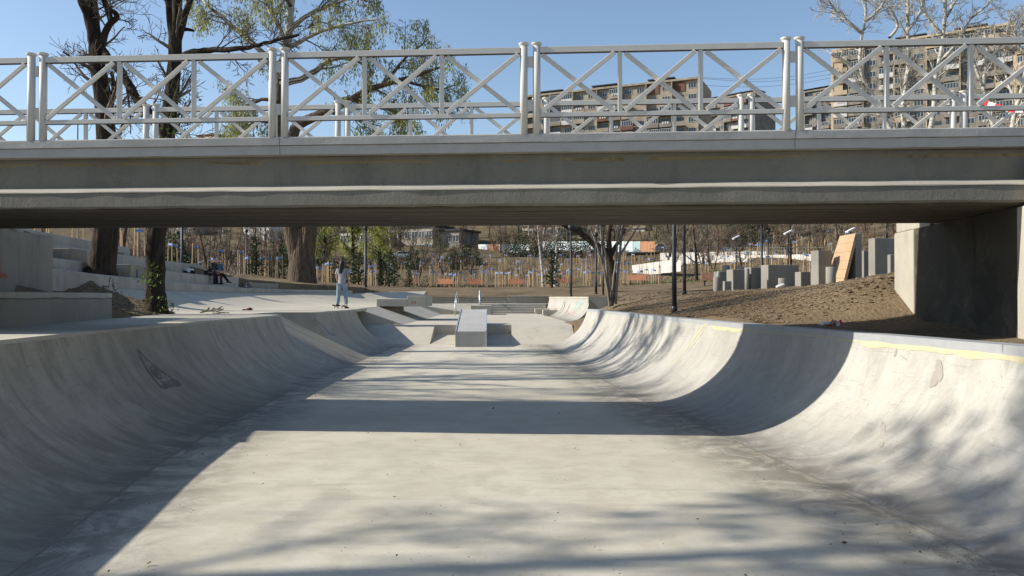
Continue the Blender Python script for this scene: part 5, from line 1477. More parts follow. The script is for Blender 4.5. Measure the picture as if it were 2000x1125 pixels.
b.addq(*clods(1500, lambda g, n: (g.uniform(4, 14, n), g.uniform(32, 46, n)), 7, .02, .09))
tag(b.build('loose_soil', M['clod']), kind='stuff')

# ------------------------------------------------------------------ road level: hoarding, path wall, parked cars
hp = thing('hoarding', 'long white hoarding with orange end panels along the far road', 'hoarding', (0, 158, G(0, 158)))
M['hoard'] = plain('white hoarding print', (.70, .73, .72), (.55, .62, .63), .25, .5); M['hoard_o'] = plain('orange hoarding print', (.46, .23, .11), (.40, .18, .09), .3, .5); M['hoard_t'] = plain('teal hoarding print', (.30, .45, .45), (.45, .55, .55), .4, .5)
def hoard(pxa, pxb, yt, yb, d, mats):
    n_ = len(mats)
    for i, m_ in enumerate(mats):
        d0, d1 = [175 - (pxa + (pxb - pxa) * (i + k_) / n_ - 934) * .075 for k_ in (0, 1)]
        a = P(pxa + (pxb - pxa) * i / n_, yb, d0); c = P(pxa + (pxb - pxa) * (i + 1) / n_, yt, d1)
        dx, dy = c[0] - a[0], d1 - d0
        b = MB(); b.box(((a[0] + c[0]) / 2, (d0 + d1) / 2, (a[2] + c[2]) / 2), (math.hypot(dx, dy) - .03, .08, abs(c[2] - a[2])), rz=math.atan2(dy, dx)); b.build('panel', m_, hp)
    for i in range(n_ + 1):
        d0 = 175 - (pxa + (pxb - pxa) * i / n_ - 934) * .075; a = P(pxa + (pxb - pxa) * i / n_, yb, d0); b = MB(); b.box((a[0], d0 + .2, (G(a[0], d0) + a[2]) / 2), (.1, .1, abs(a[2] - G(a[0], d0)) + 2.0)); b.build('support_post', M['dark_metal'], hp)
W_, O_, T_ = M['hoard'], M['hoard_o'], M['hoard_t']
hoard(934, 1034, 477, 499, 160, [W_, W_, O_, O_, W_, W_, W_, W_, W_, W_]); hoard(1060, 1280, 471, 492, 160, [W_, T_, W_, W_, W_, T_, W_, W_, W_, W_, W_, W_, T_, O_, O_])
# white path wall on the right slope
pw = thing('path_wall', 'pale stepped retaining wall along the path on the right slope', 'wall', (30, 112, 6))
M['palewall'] = plain('pale rendered wall', (.52, .50, .46), (.40, .38, .35), 1.0, .85, obj=False)
for (pxa, pxb, yta, ytb, h_, d0, d1) in ((1235, 1330, 518, 505, 8, 112, 100), (1300, 1460, 502, 498, 10, 124, 108), (1440, 1610, 499, 496, 12, 116, 100), (1290, 1500, 494, 490, 8, 134, 116)):
    n_ = 5
    for i in range(n_):
        u0, u1 = i / n_, (i + 1) / n_
        a = P(pxa + (pxb - pxa) * u0, yta + (ytb - yta) * u0, d0 + (d1 - d0) * u0); c = P(pxa + (pxb - pxa) * u1, yta + (ytb - yta) * u1, d0 + (d1 - d0) * u1)
        hh = h_ * a[1] / F
        b = MB(); zb = min(a[2], c[2]) - hh - 1.0
        b.addq([(a[0], a[1], zb), (c[0] - .02, c[1], zb), (c[0] - .02, c[1], c[2]), (a[0], a[1], a[2]), (a[0], a[1] + .35, zb), (c[0] - .02, c[1] + .35, zb), (c[0] - .02, c[1] + .35, c[2]), (a[0], a[1] + .35, a[2])], [[0, 1, 2, 3], [5, 4, 7, 6], [3, 2, 6, 7], [1, 5, 6, 2], [4, 0, 3, 7]])
        b.build('wall_panel', M['palewall'], pw)
gf = thing('guard_rail', 'thin green-grey railing above the pale path wall', 'railing', (40, 110, 8))
M['greenrail'] = plain('grey green rail paint', (.16, .20, .18))
ra, rb = P(1400, 484, 118), P(1640, 484, 104)
for zz in (0, -.45):
    b = MB(); b.tube([ra + (0, 0, zz), rb + (0, 0, zz)], .04, 4); b.build('rail', M['greenrail'], gf)
for i in range(17):
    c = ra + (rb - ra) * i / 16; b = MB(); b.tube([c - (0, 0, 1.6), c], .045, 4); b.build('post', M['greenrail'], gf)

# low retaining band and kerb below the road
rk = thing('road_wall', 'low yellowish kerb wall at the top of the slope under the far road', 'wall', (-20, 150, 8))
M['kerb'] = plain('yellowish kerb', (.42, .33, .16), (.30, .25, .15), .8, .9, obj=False)
pts = [P(px_, 0, 150.0)[0] for px_ in range(560, 960, 25)]
for i in range(len(pts) - 1):
    z = (G(pts[i], 150) + G(pts[i + 1], 150)) / 2
    b = MB(); b.box(((pts[i] + pts[i + 1]) / 2, 150, z + .05), (pts[i + 1] - pts[i] - .03, .4, .7)); b.build('kerb_stone', M['kerb'], rk)
r_ = MB(); xs = np.linspace(-110, 60, 60); r_.grid(np.stack([np.stack([xs, 0 * xs + yy_, ground(xs, 0 * xs + yy_) + .32], -1) for yy_ in (152.5, 155, 157.5)], 1))
o = fixn(r_.build('road', plain('asphalt', (.06, .06, .06), None, 2))); tag(o, kind='structure')

def car(px, d, mat, lab):
    x = (px - 1000) / F * d; z = G(x, d) + .34
    t = thing('parked_car', lab, 'car', (x, d, z), 'cars on the far road')
    prof_ = [(-2.1, .35), (-2.1, .75), (-1.9, .9), (-1.1, .95), (-.6, 1.4), (.9, 1.42), (1.6, .98), (2.05, .92), (2.12, .7), (2.12, .35)]
    b = MB(); n_ = len(prof_)
    v = [(x + a, d - .85, z + h) for a, h in prof_] + [(x + a, d + .85, z + h) for a, h in prof_]
    b.add(v, [list(range(n_)), list(range(n_, 2 * n_))[::-1]] + [[i, i + n_, (i + 1) % n_ + n_, (i + 1) % n_] for i in range(n_)]); bevel(b.build('body', mat, t), .06)
    b = MB(); b.addq([(x - .95, d - .857, z + .98), (-.55 + x, d - .857, z + 1.34), (x + .85, d - .857, z + 1.36), (x + 1.4, d - .857, z + 1.0)], [[3, 2, 1, 0]]); b.build('window', M['dark_metal'], t)
    for sx in (-1.35, 1.35):
        b = MB(); b.tube([(x + sx, d - .88, z + .33), (x + sx, d - .66, z + .33)], .33, 14, True); b.build('wheel', M['dark_metal'], t)
M['carw'] = plain('white car paint', (.70, .70, .70), None, 2, .3, .5); M['carg'] = plain('silver car paint', (.35, .37, .39), None, 2, .3, .5)
car(897, 153.6, M['carg'], 'silver car on the far road left of the white hoarding'); car(786, 154, M['carw'], 'white car on the far road behind the bare trees'); car(1168, 153.8, M['carw'], 'white car on the far road at the arching tree'); car(1290, 154, M['carg'], 'silver car near the right end of the hoarding')

# ------------------------------------------------------------------ buildings
M['glass'] = NT('window glass', .12, .6).col((.03, .04, .05)).m
M['frame_w'] = plain('pale window frame', (.50, .50, .48), None, 3)
M['beige'] = plain('beige concrete panel', (.36, .315, .25), (.23, .195, .15), .5, .9, .2, obj=False)
M['sand'] = plain('sandy render', (.46, .37, .26), (.37, .295, .205), .35, .9, .2, obj=False)
M['grime'] = plain('grey weathered panel', (.26, .235, .20), (.15, .135, .115), .5, .9, .2, obj=False)
M['rust'] = plain('rust red cladding', (.17, .085, .06), (.11, .055, .042), .8, .8, obj=False)
M['white_r'] = plain('white balcony sheet', (.56, .55, .52), (.42, .41, .39), .6, .8, obj=False)
M['roofdark'] = plain('dark roofing', (.045, .045, .05), None, .5)
def tower(name, lab, xl, xr_, ztop, nst, nbay, sh=2.85, depth=13, wall='beige', seed=1, end='beige', balc=.75, style='mix'):
    """xl/xr_: (x, y) of the left and right corner of the street front."""
    g = random.Random(seed)
    a = np.array(xl); c = np.array(xr_); L = np.linalg.norm(c - a); u = (c - a) / L; nrm = np.array([u[1], -u[0]])      # towards the camera
    ang = math.atan2(u[1], u[0])
    zb = ztop - nst * sh - 6
    t = thing(name, lab, 'building', (a[0], a[1], zb))
    def W(s_, o_, z): q = a + u * s_ + nrm * o_; return (q[0], q[1], z)
    b = MB(); m = W(L / 2, -depth / 2, (ztop + zb) / 2); b.box(m, (L, depth, ztop - zb), rz=ang); b.build('wall', M[wall], t)
    b = MB(); m = W(L / 2, -depth / 2 + .2, ztop + .25); b.box(m, (L + .5, depth + .9, .5), rz=ang); b.build('parapet', M[end], t)
    for e in (-.28, L + .28):
        b = MB(); b.box(W(e, -depth / 2, (ztop + zb) / 2), (.55, depth + 1.2, ztop - zb - .01), rz=ang); b.build('end_panel', M[end], t)
    for k_ in range(3):
        b = MB(); b.box(W(L * (.12 + .33 * k_), -depth * .4, ztop + 1.0), (6, 5, 1.4), rz=ang); b.box(W(L * (.12 + .33 * k_), -depth * .4, ztop + 1.8), (7, 6, .25), rz=ang); b.build('roof_hut', M['roofdark'], t)
    bw = L / nbay
    # shared pieces, made once and copied
    def piece(nm, mk, mat, par_=t):
        b = MB(); mk(b); return b.mesh(nm, mat)
    ww = bw * .62
    meshes = {
     'frame': piece('window', lambda b: [b.box((0, .03, 0), (ww, .10, .09)) or 0, b.box((0, .03, 1.35), (ww, .10, .09)), b.box((0, .03, -0.02), (ww, .14, .05))] + [b.box((x_, .03, .68), (.09, .10, 1.3)) for x_ in np.linspace(-ww / 2 + .05, ww / 2 - .05, 4)], M['frame_w']),
     'pane': piece('pane', lambda b: b.box((0, 0, .68), (ww - .1, .04, 1.3)), M['glass']),
     'slab': piece('balcony', lambda b: (b.box((0, .6, 0), (bw - .25, 1.2, .16)), b.box((0, 1.16, .55), (bw - .25, .08, 1.0))), M[end]),
     'slab_g': piece('balcony', lambda b: (b.box((0, .6, 0), (bw - .25, 1.2, .16)), b.box((0, 1.16, .55), (bw - .25, .08, 1.0))), M['grime']),
     'slab_w': piece('balcony', lambda b: (b.box((0, .6, 0), (bw - .25, 1.2, .16)), b.box((0, 1.16, .55), (bw - .25, .08, 1.0))), M['white_r']),
     'slab_r': piece('balcony', lambda b: (b.box((0, .6, 0), (bw - .25, 1.2, .16)), b.box((0, 1.16, .55), (bw - .25, .08, 1.0))), M['rust']),
     'glaz': piece('glazed_balcony', lambda b: [b.box((0, 1.12, 1.06), (bw - .3, .07, .07)), b.box((0, 1.12, 2.35), (bw - .3, .07, .09))] + [b.box((x_, 1.12, 1.7), (.08, .07, 1.3)) for x_ in np.linspace(-bw / 2 + .2, bw / 2 - .2, 6)], M['frame_w']),
     'gpane': piece('pane', lambda b: b.box((0, 1.10, 1.7), (bw - .34, .03, 1.26)), M['glass']),
     'door': piece('recess', lambda b: b.box((0, .03, 1.15), (bw * .7, .06, 2.2)), M['glass']),
     'pier': piece('pier', lambda b: b.box((0, .55, sh / 2), (.22, 1.1, sh - .01)), M[end]),
     'rustp': piece('cladding', lambda b: b.box((0, .10, sh / 2), (bw - .3, .12, sh * .86)), M['rust']),
     'aerial': piece('laundry', lambda b: [b.box((x_, 1.3, .95), (.4, .03, .6)) for x_ in (-.7, -.1, .55)], M['white_r'])}
    def inst(nm, key, s_, z, par_=t, o_=0.0):
        o = bpy.data.objects.new(nm, meshes[key]); COL.objects.link(o); o.parent = par_
        q = W(s_, o_, z); o.location = (q[0] - a[0], q[1] - a[1], q[2] - zb); o.rotation_euler = (0, 0, ang + math.pi)
        return o
    def sub(nm, key, par_):
        o = bpy.data.objects.new(nm, meshes[key]); COL.objects.link(o); o.parent = par_; return o
    for f in range(nst):
        z = ztop - (f + 1) * sh
        for k_ in range(nbay):
            s_ = (k_ + .5) * bw
            rr = g.random()
            colb = (k_ % 4 != 1) if style == 'mix' else (k_ % 3 != 2)
            if f == 0 and rr < .35 and end == 'beige': inst('cladding', 'rustp', s_, z)
            elif colb and rr < balc:
                o = inst('balcony', g.choice(('slab', 'slab', 'slab_g', 'slab_w', 'slab_r') if style == 'mix' else ('slab', 'slab_g', 'slab_g', 'slab_w', 'slab_g')), s_, z)
                if g.random() < .5: gz_ = sub('glazed_frame', 'glaz', o); sub('pane', 'gpane', o)
                else: sub('recess', 'door', o)
                if g.random() < .2: sub('laundry', 'aerial', o)
            else:
                o = inst('window', 'frame', s_, z + .85); sub('pane', 'pane', o)
        for k_ in range(0, nbay + 1, 2):
            inst('pier', 'pier', k_ * bw, z)
    return t
tower('apartment_block', 'long beige apartment block with rust patches behind the middle railing panel', P(1032, 0, 223)[:2], P(1366, 0, 204)[:2], 56.0, 9, 14, seed=3)
tower('apartment_block', 'distant grey apartment block right of the long beige one', P(1388, 0, 292)[:2], P(1478, 0, 280)[:2], 71.5, 12, 6, wall='grime', end='grime', seed=4)
tower('apartment_block', 'distant low grey block between the beige one and the big sandy block', P(1575, 0, 300)[:2], P(1640, 0, 292)[:2], 76.5, 12, 4, wall='grime', end='grime', seed=5)
tower('apartment_block', 'big sandy apartment block behind the white-barked trees at the right', P(1630, 0, 210)[:2], P(1982, 0, 188.5)[:2], 64.5, 12, 11, wall='grime', end='sand', seed=6, style='x', balc=.85)
# its wide blank end strip
sb = [o for o in sc.objects if o.get('label', '').startswith('big sandy')][0]
a = np.array(P(1629, 0, 210.4)[:2]); c = np.array(P(1647, 0, 209.2)[:2])
b = MB(); m = (a + c) / 2; b.box((m[0], m[1] - .6, 42), (np.linalg.norm(c - a), 1.6, 45.5), rz=math.atan2(*(c - a)[::-1])); b.build('end_panel', M['sand'], sb)
tower('apartment_block', 'sandy building corner cut off by the right edge of the photo', P(1990, 0, 150)[:2], P(2190, 0, 140)[:2], 46, 9, 6, wall='sand', end='sand', seed=7)
# satellite dishes
for (px, py, d, lab) in ((1654, 113, 207, 'white satellite dish high on the sandy block'), (1658, 185, 207, 'white satellite dish lower on the sandy block'), (1741, 243, 200, 'white satellite dish just above the far railing')):
    q = P(px, py, d); t = thing('satellite_dish', lab, 'satellite dish', q, 'satellite dishes')
    b = MB(); b.tube([q + (0, -.05, 0), q + (0.02, -.12, .02), q + (.05, -.3, .05)], [.1, .35, .42], 12, True); b.build('dish', M['lampwhite'], t)
    b = MB(); b.tube([q + (0, 0, 0), q + (0, 2.2, -.3)], .05, 5); b.build('arm', M['dark_metal'], t)
def house(lab, px0, px1, ytop, d, z0, wall, nst, nbay, roof=None):
    a = P(px0, ytop, d); c = P(px1, ytop, d); L = c[0] - a[0]
    t = thing('building', lab, 'building', (a[0], d, z0), None, -.5)
    b = MB(); b.box(((a[0] + c[0]) / 2, d + 4, (a[2] + z0) / 2), (L, 8, a[2] - z0)); b.build('wall', M[wall], t)
    b = MB(); b.box(((a[0] + c[0]) / 2, d + 4, a[2] + .2), (L + .8, 8.8, .4)); b.build('roof', M[roof or 'roofdark'], t)
    b = MB(); bw = L / nbay
    fm = MB(); [fm.box((x_, 0, 0), (.1, .1, 1.5)) for x_ in (-.7, 0, .7)]; fm.box((0, 0, .75), (1.5, .1, .1)); fm.box((0, 0, -.75), (1.5, .12, .1)); fm = fm.mesh('window', M['frame_w']); pm = MB(); pm.box((0, .03, 0), (1.4, .04, 1.45)); pm = pm.mesh('pane', M['glass'])
    for f in range(nst):
        for k_ in range(nbay):
            o = bpy.data.objects.new('window', fm); COL.objects.link(o); o.parent = t; o.location = ((k_ + .5) * bw, -.04, a[2] - z0 - 1.7 - 2.9 * f)
            o2 = bpy.data.objects.new('pane', pm); COL.objects.link(o2); o2.parent = o
    return t
house('pale block left of the willow trunk seen under the bridge', 475, 545, 425, 185, 10, 'white_r', 4, 4)
house('grey block at the far left under the bridge', 330, 400, 440, 190, 10, 'grime', 3, 4)
house('pale house behind the bare trees left of the white hoarding', 762, 862, 446, 182, 9, 'beige', 2, 6)
house('grey house with dark roof behind the bare trees', 855, 905, 452, 178, 9, 'grime', 1, 3)
house('long low pale building above the hoarding', 1020, 1110, 442, 190, 12, 'sand', 1, 6, 'beige')
house('pale building with a flat terrace above the orange hoarding', 1190, 1262, 448, 186, 12, 'white_r', 2, 5, 'beige')
house('white house half hidden by the willow leaves', 664, 730, 452, 180, 9, 'white_r', 2, 4)
# roof glimpse through the railing at the left
house('pale roof seen through the railing left of the first post pair', 385, 430, 266, 250, 24, 'sand', 4, 3, 'beige')
# power lines
pl_ = thing('power_line', 'three thin power lines between the middle and right apartment blocks', 'power line', P(1380, 150, 190))
for (ya, yb, k_) in ((150, 132, 0), (152, 141, 1), (165, 148, 2)):
    a, c = P(1372, ya, 200), P(1640, yb, 206); u = np.linspace(0, 1, 14)[:, None]; q = a + (c - a) * u; q[:, 2] -= 1.4 * np.sin(u[:, 0] * math.pi)
    b = MB(); b.tube(q, .035, 4); b.build('wire', M['dark_metal'], pl_)
# hooked street lamp seen through the railing
q = P(150, 300, 120); hl = thing('street_lamp', 'small hooked street lamp far off, seen through the left railing panel', 'street lamp', (q[0], 120, G(q[0], 120)))
b = MB(); zt = P(150, 233, 120)[2]; b.tube([(q[0], 120, G(q[0], 120)), (q[0], 120, zt - .5), (q[0] + .25, 120, zt - .1), (q[0] + .8, 120, zt)], [.12, .09, .08, .07], 8); b.build('pole', M['dark_metal'], hl, smooth=True)
b = MB(); b.box((q[0] + 1.0, 120, zt), (.6, .25, .14)); b.build('lamp_head', M['dark_metal'], hl)
# ------------------------------------------------------------------ people
def skin(name, nodes, edges, mat, parent, sub=2, root=0):
    """nodes: {key: (x, y, z, r[, r2])}; one continuous skinned surface in the parent's space."""
    keys = list(nodes); ix = {k_: i for i, k_ in enumerate(keys)}
    me = bpy.data.meshes.new(name)
    me.from_pydata([nodes[k_][:3] for k_ in keys], [(ix[a], ix[b_]) for a, b_ in edges], [])
    o = bpy.data.objects.new(name, me); COL.objects.link(o)
    m = o.modifiers.new('skin', 'SKIN'); m.use_smooth_shade = True
    if not me.skin_vertices: 
        bpy.context.view_layer.objects.active = o
    sv = me.skin_vertices[0].data if me.skin_vertices else None
    if sv is None:
        return o
    for k_ in keys:
        n_ = nodes[k_]; sv[ix[k_]].radius = (n_[3], n_[4] if len(n_) > 4 else n_[3]); sv[ix[k_]].use_root = False
    sv[root].use_root = True
    m2 = o.modifiers.new('sub', 'SUBSURF'); m2.levels = sub; m2.render_levels = sub
    dg = bpy.context.evaluated_depsgraph_get(); ev = o.evaluated_get(dg)
    nm = bpy.data.meshes.new_from_object(ev); nm.name = name
    o.modifiers.clear(); o.data = nm; nm.materials.clear(); nm.materials.append(mat)
    for f in nm.polygons: f.use_smooth = True
    o.parent = parent
    return o
M['skin'] = plain('skin', (.52, .31, .22), (.46, .26, .18), 3, .55)
M['hair_b'] = plain('black hair', (.018, .014, .012), None, 20, .5)
M['hair_r'] = plain('auburn hair', (.20, .07, .028), (.12, .04, .016), 14, .5)
M['hair_d'] = plain('dark brown hair', (.035, .02, .014), None, 14, .5)
M['tee'] = plain('grey t-shirt cloth', (.36, .35, .38), (.20, .19, .23), 6, .9)
M['jean'] = plain('pale blue denim', (.25, .33, .39), (.15, .21, .27), 7, .9)
M['denim'] = plain('dark blue denim', (.07, .12, .20), (.05, .085, .14), 8, .9)
M['blackc'] = plain('black cloth', (.014, .014, .016), None, 8, .9)
M['coat'] = plain('dark olive coat', (.035, .036, .03), None, 6, .9)
M['white'] = plain('white cloth', (.72, .71, .69), (.6, .6, .6), 8, .85)
M['redc'] = plain('red cloth', (.50, .06, .045), (.38, .04, .03), 8, .85)
M['olive'] = plain('olive t-shirt cloth', (.09, .095, .07), None, 8, .9)
M['deckw'] = plain('skateboard deck', (.10, .055, .035), None, 8, .6)

def shoe(root, c, d, mat, L=.26):
    d = np.array(d, float); d /= np.linalg.norm(d); s_ = np.array((-d[1], d[0], 0)); c = np.array(c, float)
    b = MB(); prof_ = [(-.09, .035, .085), (-.03, .042, .09), (.06, .046, .065), (.13, .044, .05), (L - .09, .022, .035)]
    for sgn in (0,):
        g_ = np.array([[c + d * a + s_ * w * math.cos(t) + np.array((0, 0, max(0, h * math.sin(t)))) for t in np.linspace(-.35, math.pi + .35, 10)] for a, w, h in prof_]); b.grid(g_)
        for e in (0, -1): b.add(g_[e], [list(range(10))])
    o = b.build('shoe', mat, None, smooth=True); o.parent = root; return o

def head_nodes(c, face, up=(0, 0, 1)):
    c = np.array(c, float); f = np.array(face, float); f /= np.linalg.norm(f); u = np.array(up, float); return c, f, u

def face_bits(root, c, f, u, r=.1):
    """nose, ears, eyes and mouth on a head of centre c that faces f"""
    s_ = np.cross(f, u)
    def blob(name, q, rr, mat):
        b = MB(); b.lathe((0, 0, 0), [(.001, -rr), (rr * .7, -rr * .7), (rr, 0), (rr * .7, rr * .7), (.001, rr)], 8); o = b.build(name, mat, None, smooth=True); o.parent = root; o.location = tuple(q); return o
    blob('nose', c + f * (r * .98) - u * .02, .018, M['skin'])
    for sg in (-1, 1):
        blob('ear', c + s_ * sg * r * .80 - u * .01, .024, M['skin']); blob('eye', c + f * r * .86 + s_ * sg * .034 + u * .012, .011, M['hair_b'])
    b = MB(); q = c + f * r * .90 - u * .06; b.bar(q - s_ * .022, q + s_ * .022, .012, .010); o = b.build('mouth', M['redc'], None); o.parent = root

def hand(root, w, d, side, mat):
    """palm with five bent fingers from wrist w along d"""
    w = np.array(w, float); d = np.array(d, float); d /= np.linalg.norm(d); side = np.array(side, float); side /= np.linalg.norm(side); n_ = np.cross(d, side)
    b = MB(); b.tube([w, w + d * .04, w + d * .085], [.026, .036, .034], 8, True)
    for k_, (L, o_) in enumerate(((.065, -.028), (.075, -.010), (.072, .010), (.056, .028))):
        p0 = w + d * .075 + side * o_; p1 = p0 + d * L * .5; p2 = p1 + d * L * .4 + n_ * L * .35; b.tube([p0, p1, p2], [.0095, .009, .007], 6, True)
    p0 = w + d * .025 + side * .03; b.tube([p0, p0 + side * .028 + d * .03, p0 + side * .03 + d * .06 + n_ * .015], [.011, .010, .008], 6, True)
    o = b.build('hand', mat, None, smooth=True); o.parent = root

# standing skateboarder seen from behind
q = P(668, 601, 29.3); zd = LIP + .004
girl = thing('person', 'person with long black hair, grey t-shirt and pale jeans standing on the deck', 'person', (q[0], 29.3, zd))
body = {'pel': (0, 0, .93, .12, .10), 'wai': (0, .0, 1.08, .10, .08), 'che': (-.01, .01, 1.27, .125, .09), 'nec': (-.01, .02, 1.44, .05), 'hd0': (0, .03, 1.52, .066), 'hd1': (.005, .035, 1.60, .088, .095), 'hd2': (.005, .03, 1.68, .062),
        'sl': (-.155, .0, 1.38, .050), 'el': (-.205, .03, 1.12, .036), 'wl': (-.165, .10, .92, .024), 'sr': (.145, .0, 1.38, .050), 'er': (.215, .02, 1.12, .036), 'wr': (.245, .08, .90, .024),
        'hl': (-.085, 0, .86, .088), 'kl': (-.13, .02, .49, .056), 'al': (-.155, 0, .10, .036), 'hr': (.085, 0, .86, .088), 'kr': (.125, .03, .49, .056), 'ar': (.16, -.02, .10, .036)}
ed = [('pel', 'wai'), ('wai', 'che'), ('che', 'nec'), ('nec', 'hd0'), ('hd0', 'hd1'), ('hd1', 'hd2'), ('che', 'sl'), ('sl', 'el'), ('el', 'wl'), ('che', 'sr'), ('sr', 'er'), ('er', 'wr'), ('pel', 'hl'), ('hl', 'kl'), ('kl', 'al'), ('pel', 'hr'), ('hr', 'kr'), ('kr', 'ar')]
skin('body', body, ed, M['skin'], girl)
skin('t_shirt', {'z': (0, 0, .78, .15, .125), 'p': (0, 0, .90, .155, .13), 'w': (0, 0, 1.10, .135, .11), 'c': (-.01, .005, 1.28, .150, .115), 'n': (-.01, .015, 1.41, .085, .07), 'sl': (-.165, 0, 1.375, .072), 'el': (-.20, .02, 1.19, .068), 'sr': (.155, 0, 1.375, .072), 'er': (.21, .015, 1.19, .068)},
     [('z', 'p'), ('p', 'w'), ('w', 'c'), ('c', 'n'), ('c', 'sl'), ('sl', 'el'), ('c', 'sr'), ('sr', 'er')], M['tee'], girl)
skin('jeans', {'p': (0, 0, .95, .140, .125), 'hl': (-.085, 0, .85, .115), 'ul': (-.11, .005, .68, .098), 'kl': (-.13, .02, .49, .080), 'al': (-.155, 0, .12, .066), 'hr': (.085, 0, .85, .115), 'ur': (.11, .01, .68, .098), 'kr': (.125, .03, .49, .080), 'ar': (.16, -.02, .12, .066)},
     [('p', 'hl'), ('hl', 'ul'), ('ul', 'kl'), ('kl', 'al'), ('p', 'hr'), ('hr', 'ur'), ('ur', 'kr'), ('kr', 'ar')], M['jean'], girl)
skin('hair', {'t': (.005, .02, 1.70, .085), 'm': (.005, .0, 1.62, .112, .118), 'b': (-.005, -.035, 1.50, .105, .075), 'e': (-.03, -.065, 1.36, .085, .05), 'x': (-.05, -.08, 1.24, .05, .03)}, [('t', 'm'), ('m', 'b'), ('b', 'e'), ('e', 'x')], M['hair_b'], girl)
face_bits(girl, np.array((.005, .04, 1.60)), np.array((0, 1., 0)), np.array((0, 0, 1.)), .1)
hand(girl, (-.165, .10, .91), (0.02, .15, -1), (1, 0, 0), M['skin']); hand(girl, (.245, .08, .89), (.02, .1, -1), (-1, .2, 0), M['skin'])
for sx, y_, z_ in ((-.155, .0, .07), (.16, -.02, .0)):
    b = MB(); b.tube([(sx, y_, z_ + .06), (sx, y_, z_ + .17)], [.045, .045], 8, True); o = b.build('sock', M['white'], None, smooth=True); o.parent = girl
    shoe(girl, (sx, y_ + .02, z_ + .0), (.25, 1, 0), M['blackc'])
def skateboard(lab, loc, rz):
    t = thing('skateboard', lab, 'skateboard', loc, None, rz)
    b = MB(); u = np.linspace(-.4, .4, 11); zz = .09 + .05 * np.clip(np.abs(u) - .27, 0, 1) / .13
    w = .1 * np.sqrt(np.clip(1 - (np.abs(u) / .405) ** 6, 0.02, 1))
    b.grid(np.stack([np.stack([u, -w, zz], -1), np.stack([u, w, zz], -1), np.stack([u, w, zz - .012], -1), np.stack([u, -w, zz - .012], -1), np.stack([u, -w, zz], -1)], 1)); o = b.build('board', M['deckw'], None); o.parent = t
    for sx in (-.22, .22):
        b = MB(); b.box((sx, 0, .06), (.05, .13, .03)); o = b.build('truck', M['steel'], None); o.parent = t
        for sy in (-.085, .085):
            b = MB(); b.tube([(sx, sy - .016, .028), (sx, sy + .016, .028)], .028, 10, True); o = b.build('wheel', M['white'], None, smooth=True); o.parent = t
skateboard('dark skateboard under the left foot of the standing person', (q[0] - .10, 29.38, zd), 1.15)

# two people sitting on the second terrace
def seated(lab, loc, rz, top, legs, hair, lean, stretch, long_hair, stripe=False):
    t = thing('person', lab, 'person', loc, None, rz)
    # local +X is forward
    c = .30 * lean
    hd = np.array((.10 + c * 1.25, 0, .74 - .06 * lean))
    kn = (.46, .10, .07); ft = (.52, .10, -.38) if not stretch else (.80, .06, -.30)
    nodes = {'pel': (0, 0, .11, .13, .11), 'wai': (.05 + c * .35, 0, .27, .11, .09), 'che': (.08 + c * .8, 0, .46, .13, .10), 'nec': (.10 + c, 0, .62, .05), 'h1': (*hd, .085, .09), 'h2': (hd[0] + .01, 0, hd[2] + .09, .06),
             'sl': (.08 + c * .85, .17, .55, .05), 'el': (.16 + c * .8, .22, .32, .038), 'wl': (.34 + c * .5, .10, .24, .026), 'sr': (.08 + c * .85, -.17, .55, .05), 'er': (.16 + c * .8, -.22, .32, .038), 'wr': (.34 + c * .5, -.08, .24, .026),
             'hl': (.08, .09, .09, .09), 'kl': kn, 'al': ft, 'hr': (.08, -.09, .09, .09), 'kr': (.46, -.10, .08), 'ar': (.50, -.11, -.38)}
    nodes['kl'] = (*nodes['kl'], .06); nodes['al'] = (*nodes['al'], .038); nodes['kr'] = (*nodes['kr'], .06); nodes['ar'] = (*nodes['ar'], .038)
    E_ = [('pel', 'wai'), ('wai', 'che'), ('che', 'nec'), ('nec', 'h1'), ('h1', 'h2'), ('che', 'sl'), ('sl', 'el'), ('el', 'wl'), ('che', 'sr'), ('sr', 'er'), ('er', 'wr'), ('pel', 'hl'), ('hl', 'kl'), ('kl', 'al'), ('pel', 'hr'), ('hr', 'kr'), ('kr', 'ar')]
    skin('body', nodes, E_, M['skin'], t)
    up_ = {k_: (*nodes[k_][:3], r_) for k_, r_ in (('pel', .165), ('wai', .145), ('che', .165), ('nec', .085), ('sl', .085), ('el', .066), ('wl', .05), ('sr', .085), ('er', .066), ('wr', .05))}
    skin('jacket', up_, E_[:3] + E_[5:11], top, t)
    lo_ = {k_: (*nodes[k_][:3], r_) for k_, r_ in (('pel', .15), ('hl', .115), ('kl', .085), ('al', .06), ('hr', .115), ('kr', .085), ('ar', .06))}
    skin('trousers', lo_, E_[11:], legs, t)
    hz = {'t': (hd[0] - .02, 0, hd[2] + .085, .085), 'm': (hd[0] - .045, 0, hd[2] + .02, .10), 'b': (hd[0] - .09, 0, hd[2] - .08, .075)}
    he = [('t', 'm'), ('m', 'b')]
    if long_hair: hz['e'] = (hd[0] - .17, 0, hd[2] - .22, .07); he.append(('b', 'e'))
    skin('hair', hz, he, hair, t)
    face_bits(t, hd, np.array((.93, 0, -.36)), np.array((.36, 0, .93)), .1)
    for sy, w in ((1, 'wl'), (-1, 'wr')): hand(t, nodes[w][:3], (.9, -.3 * sy, -.2), (0, sy, 0), M['skin'])
    for a_, d_ in ((nodes['al'], (1, .1, 0)), (nodes['ar'], (1, -.1, 0))): shoe(t, (a_[0], a_[1], a_[2] - .055), d_, M['blackc'])
    if stripe:
        b = MB(); b.tube([(.12, -.20, .10), (.46, -.19, .09), (.56, -.175, -.3)], .012, 4); o = b.build('trouser_stripe', M['redc'], None); o.parent = t
    return t
za = 2.67
s1 = P(430, 537, 41.5); s2 = P(443, 538, 42.6)
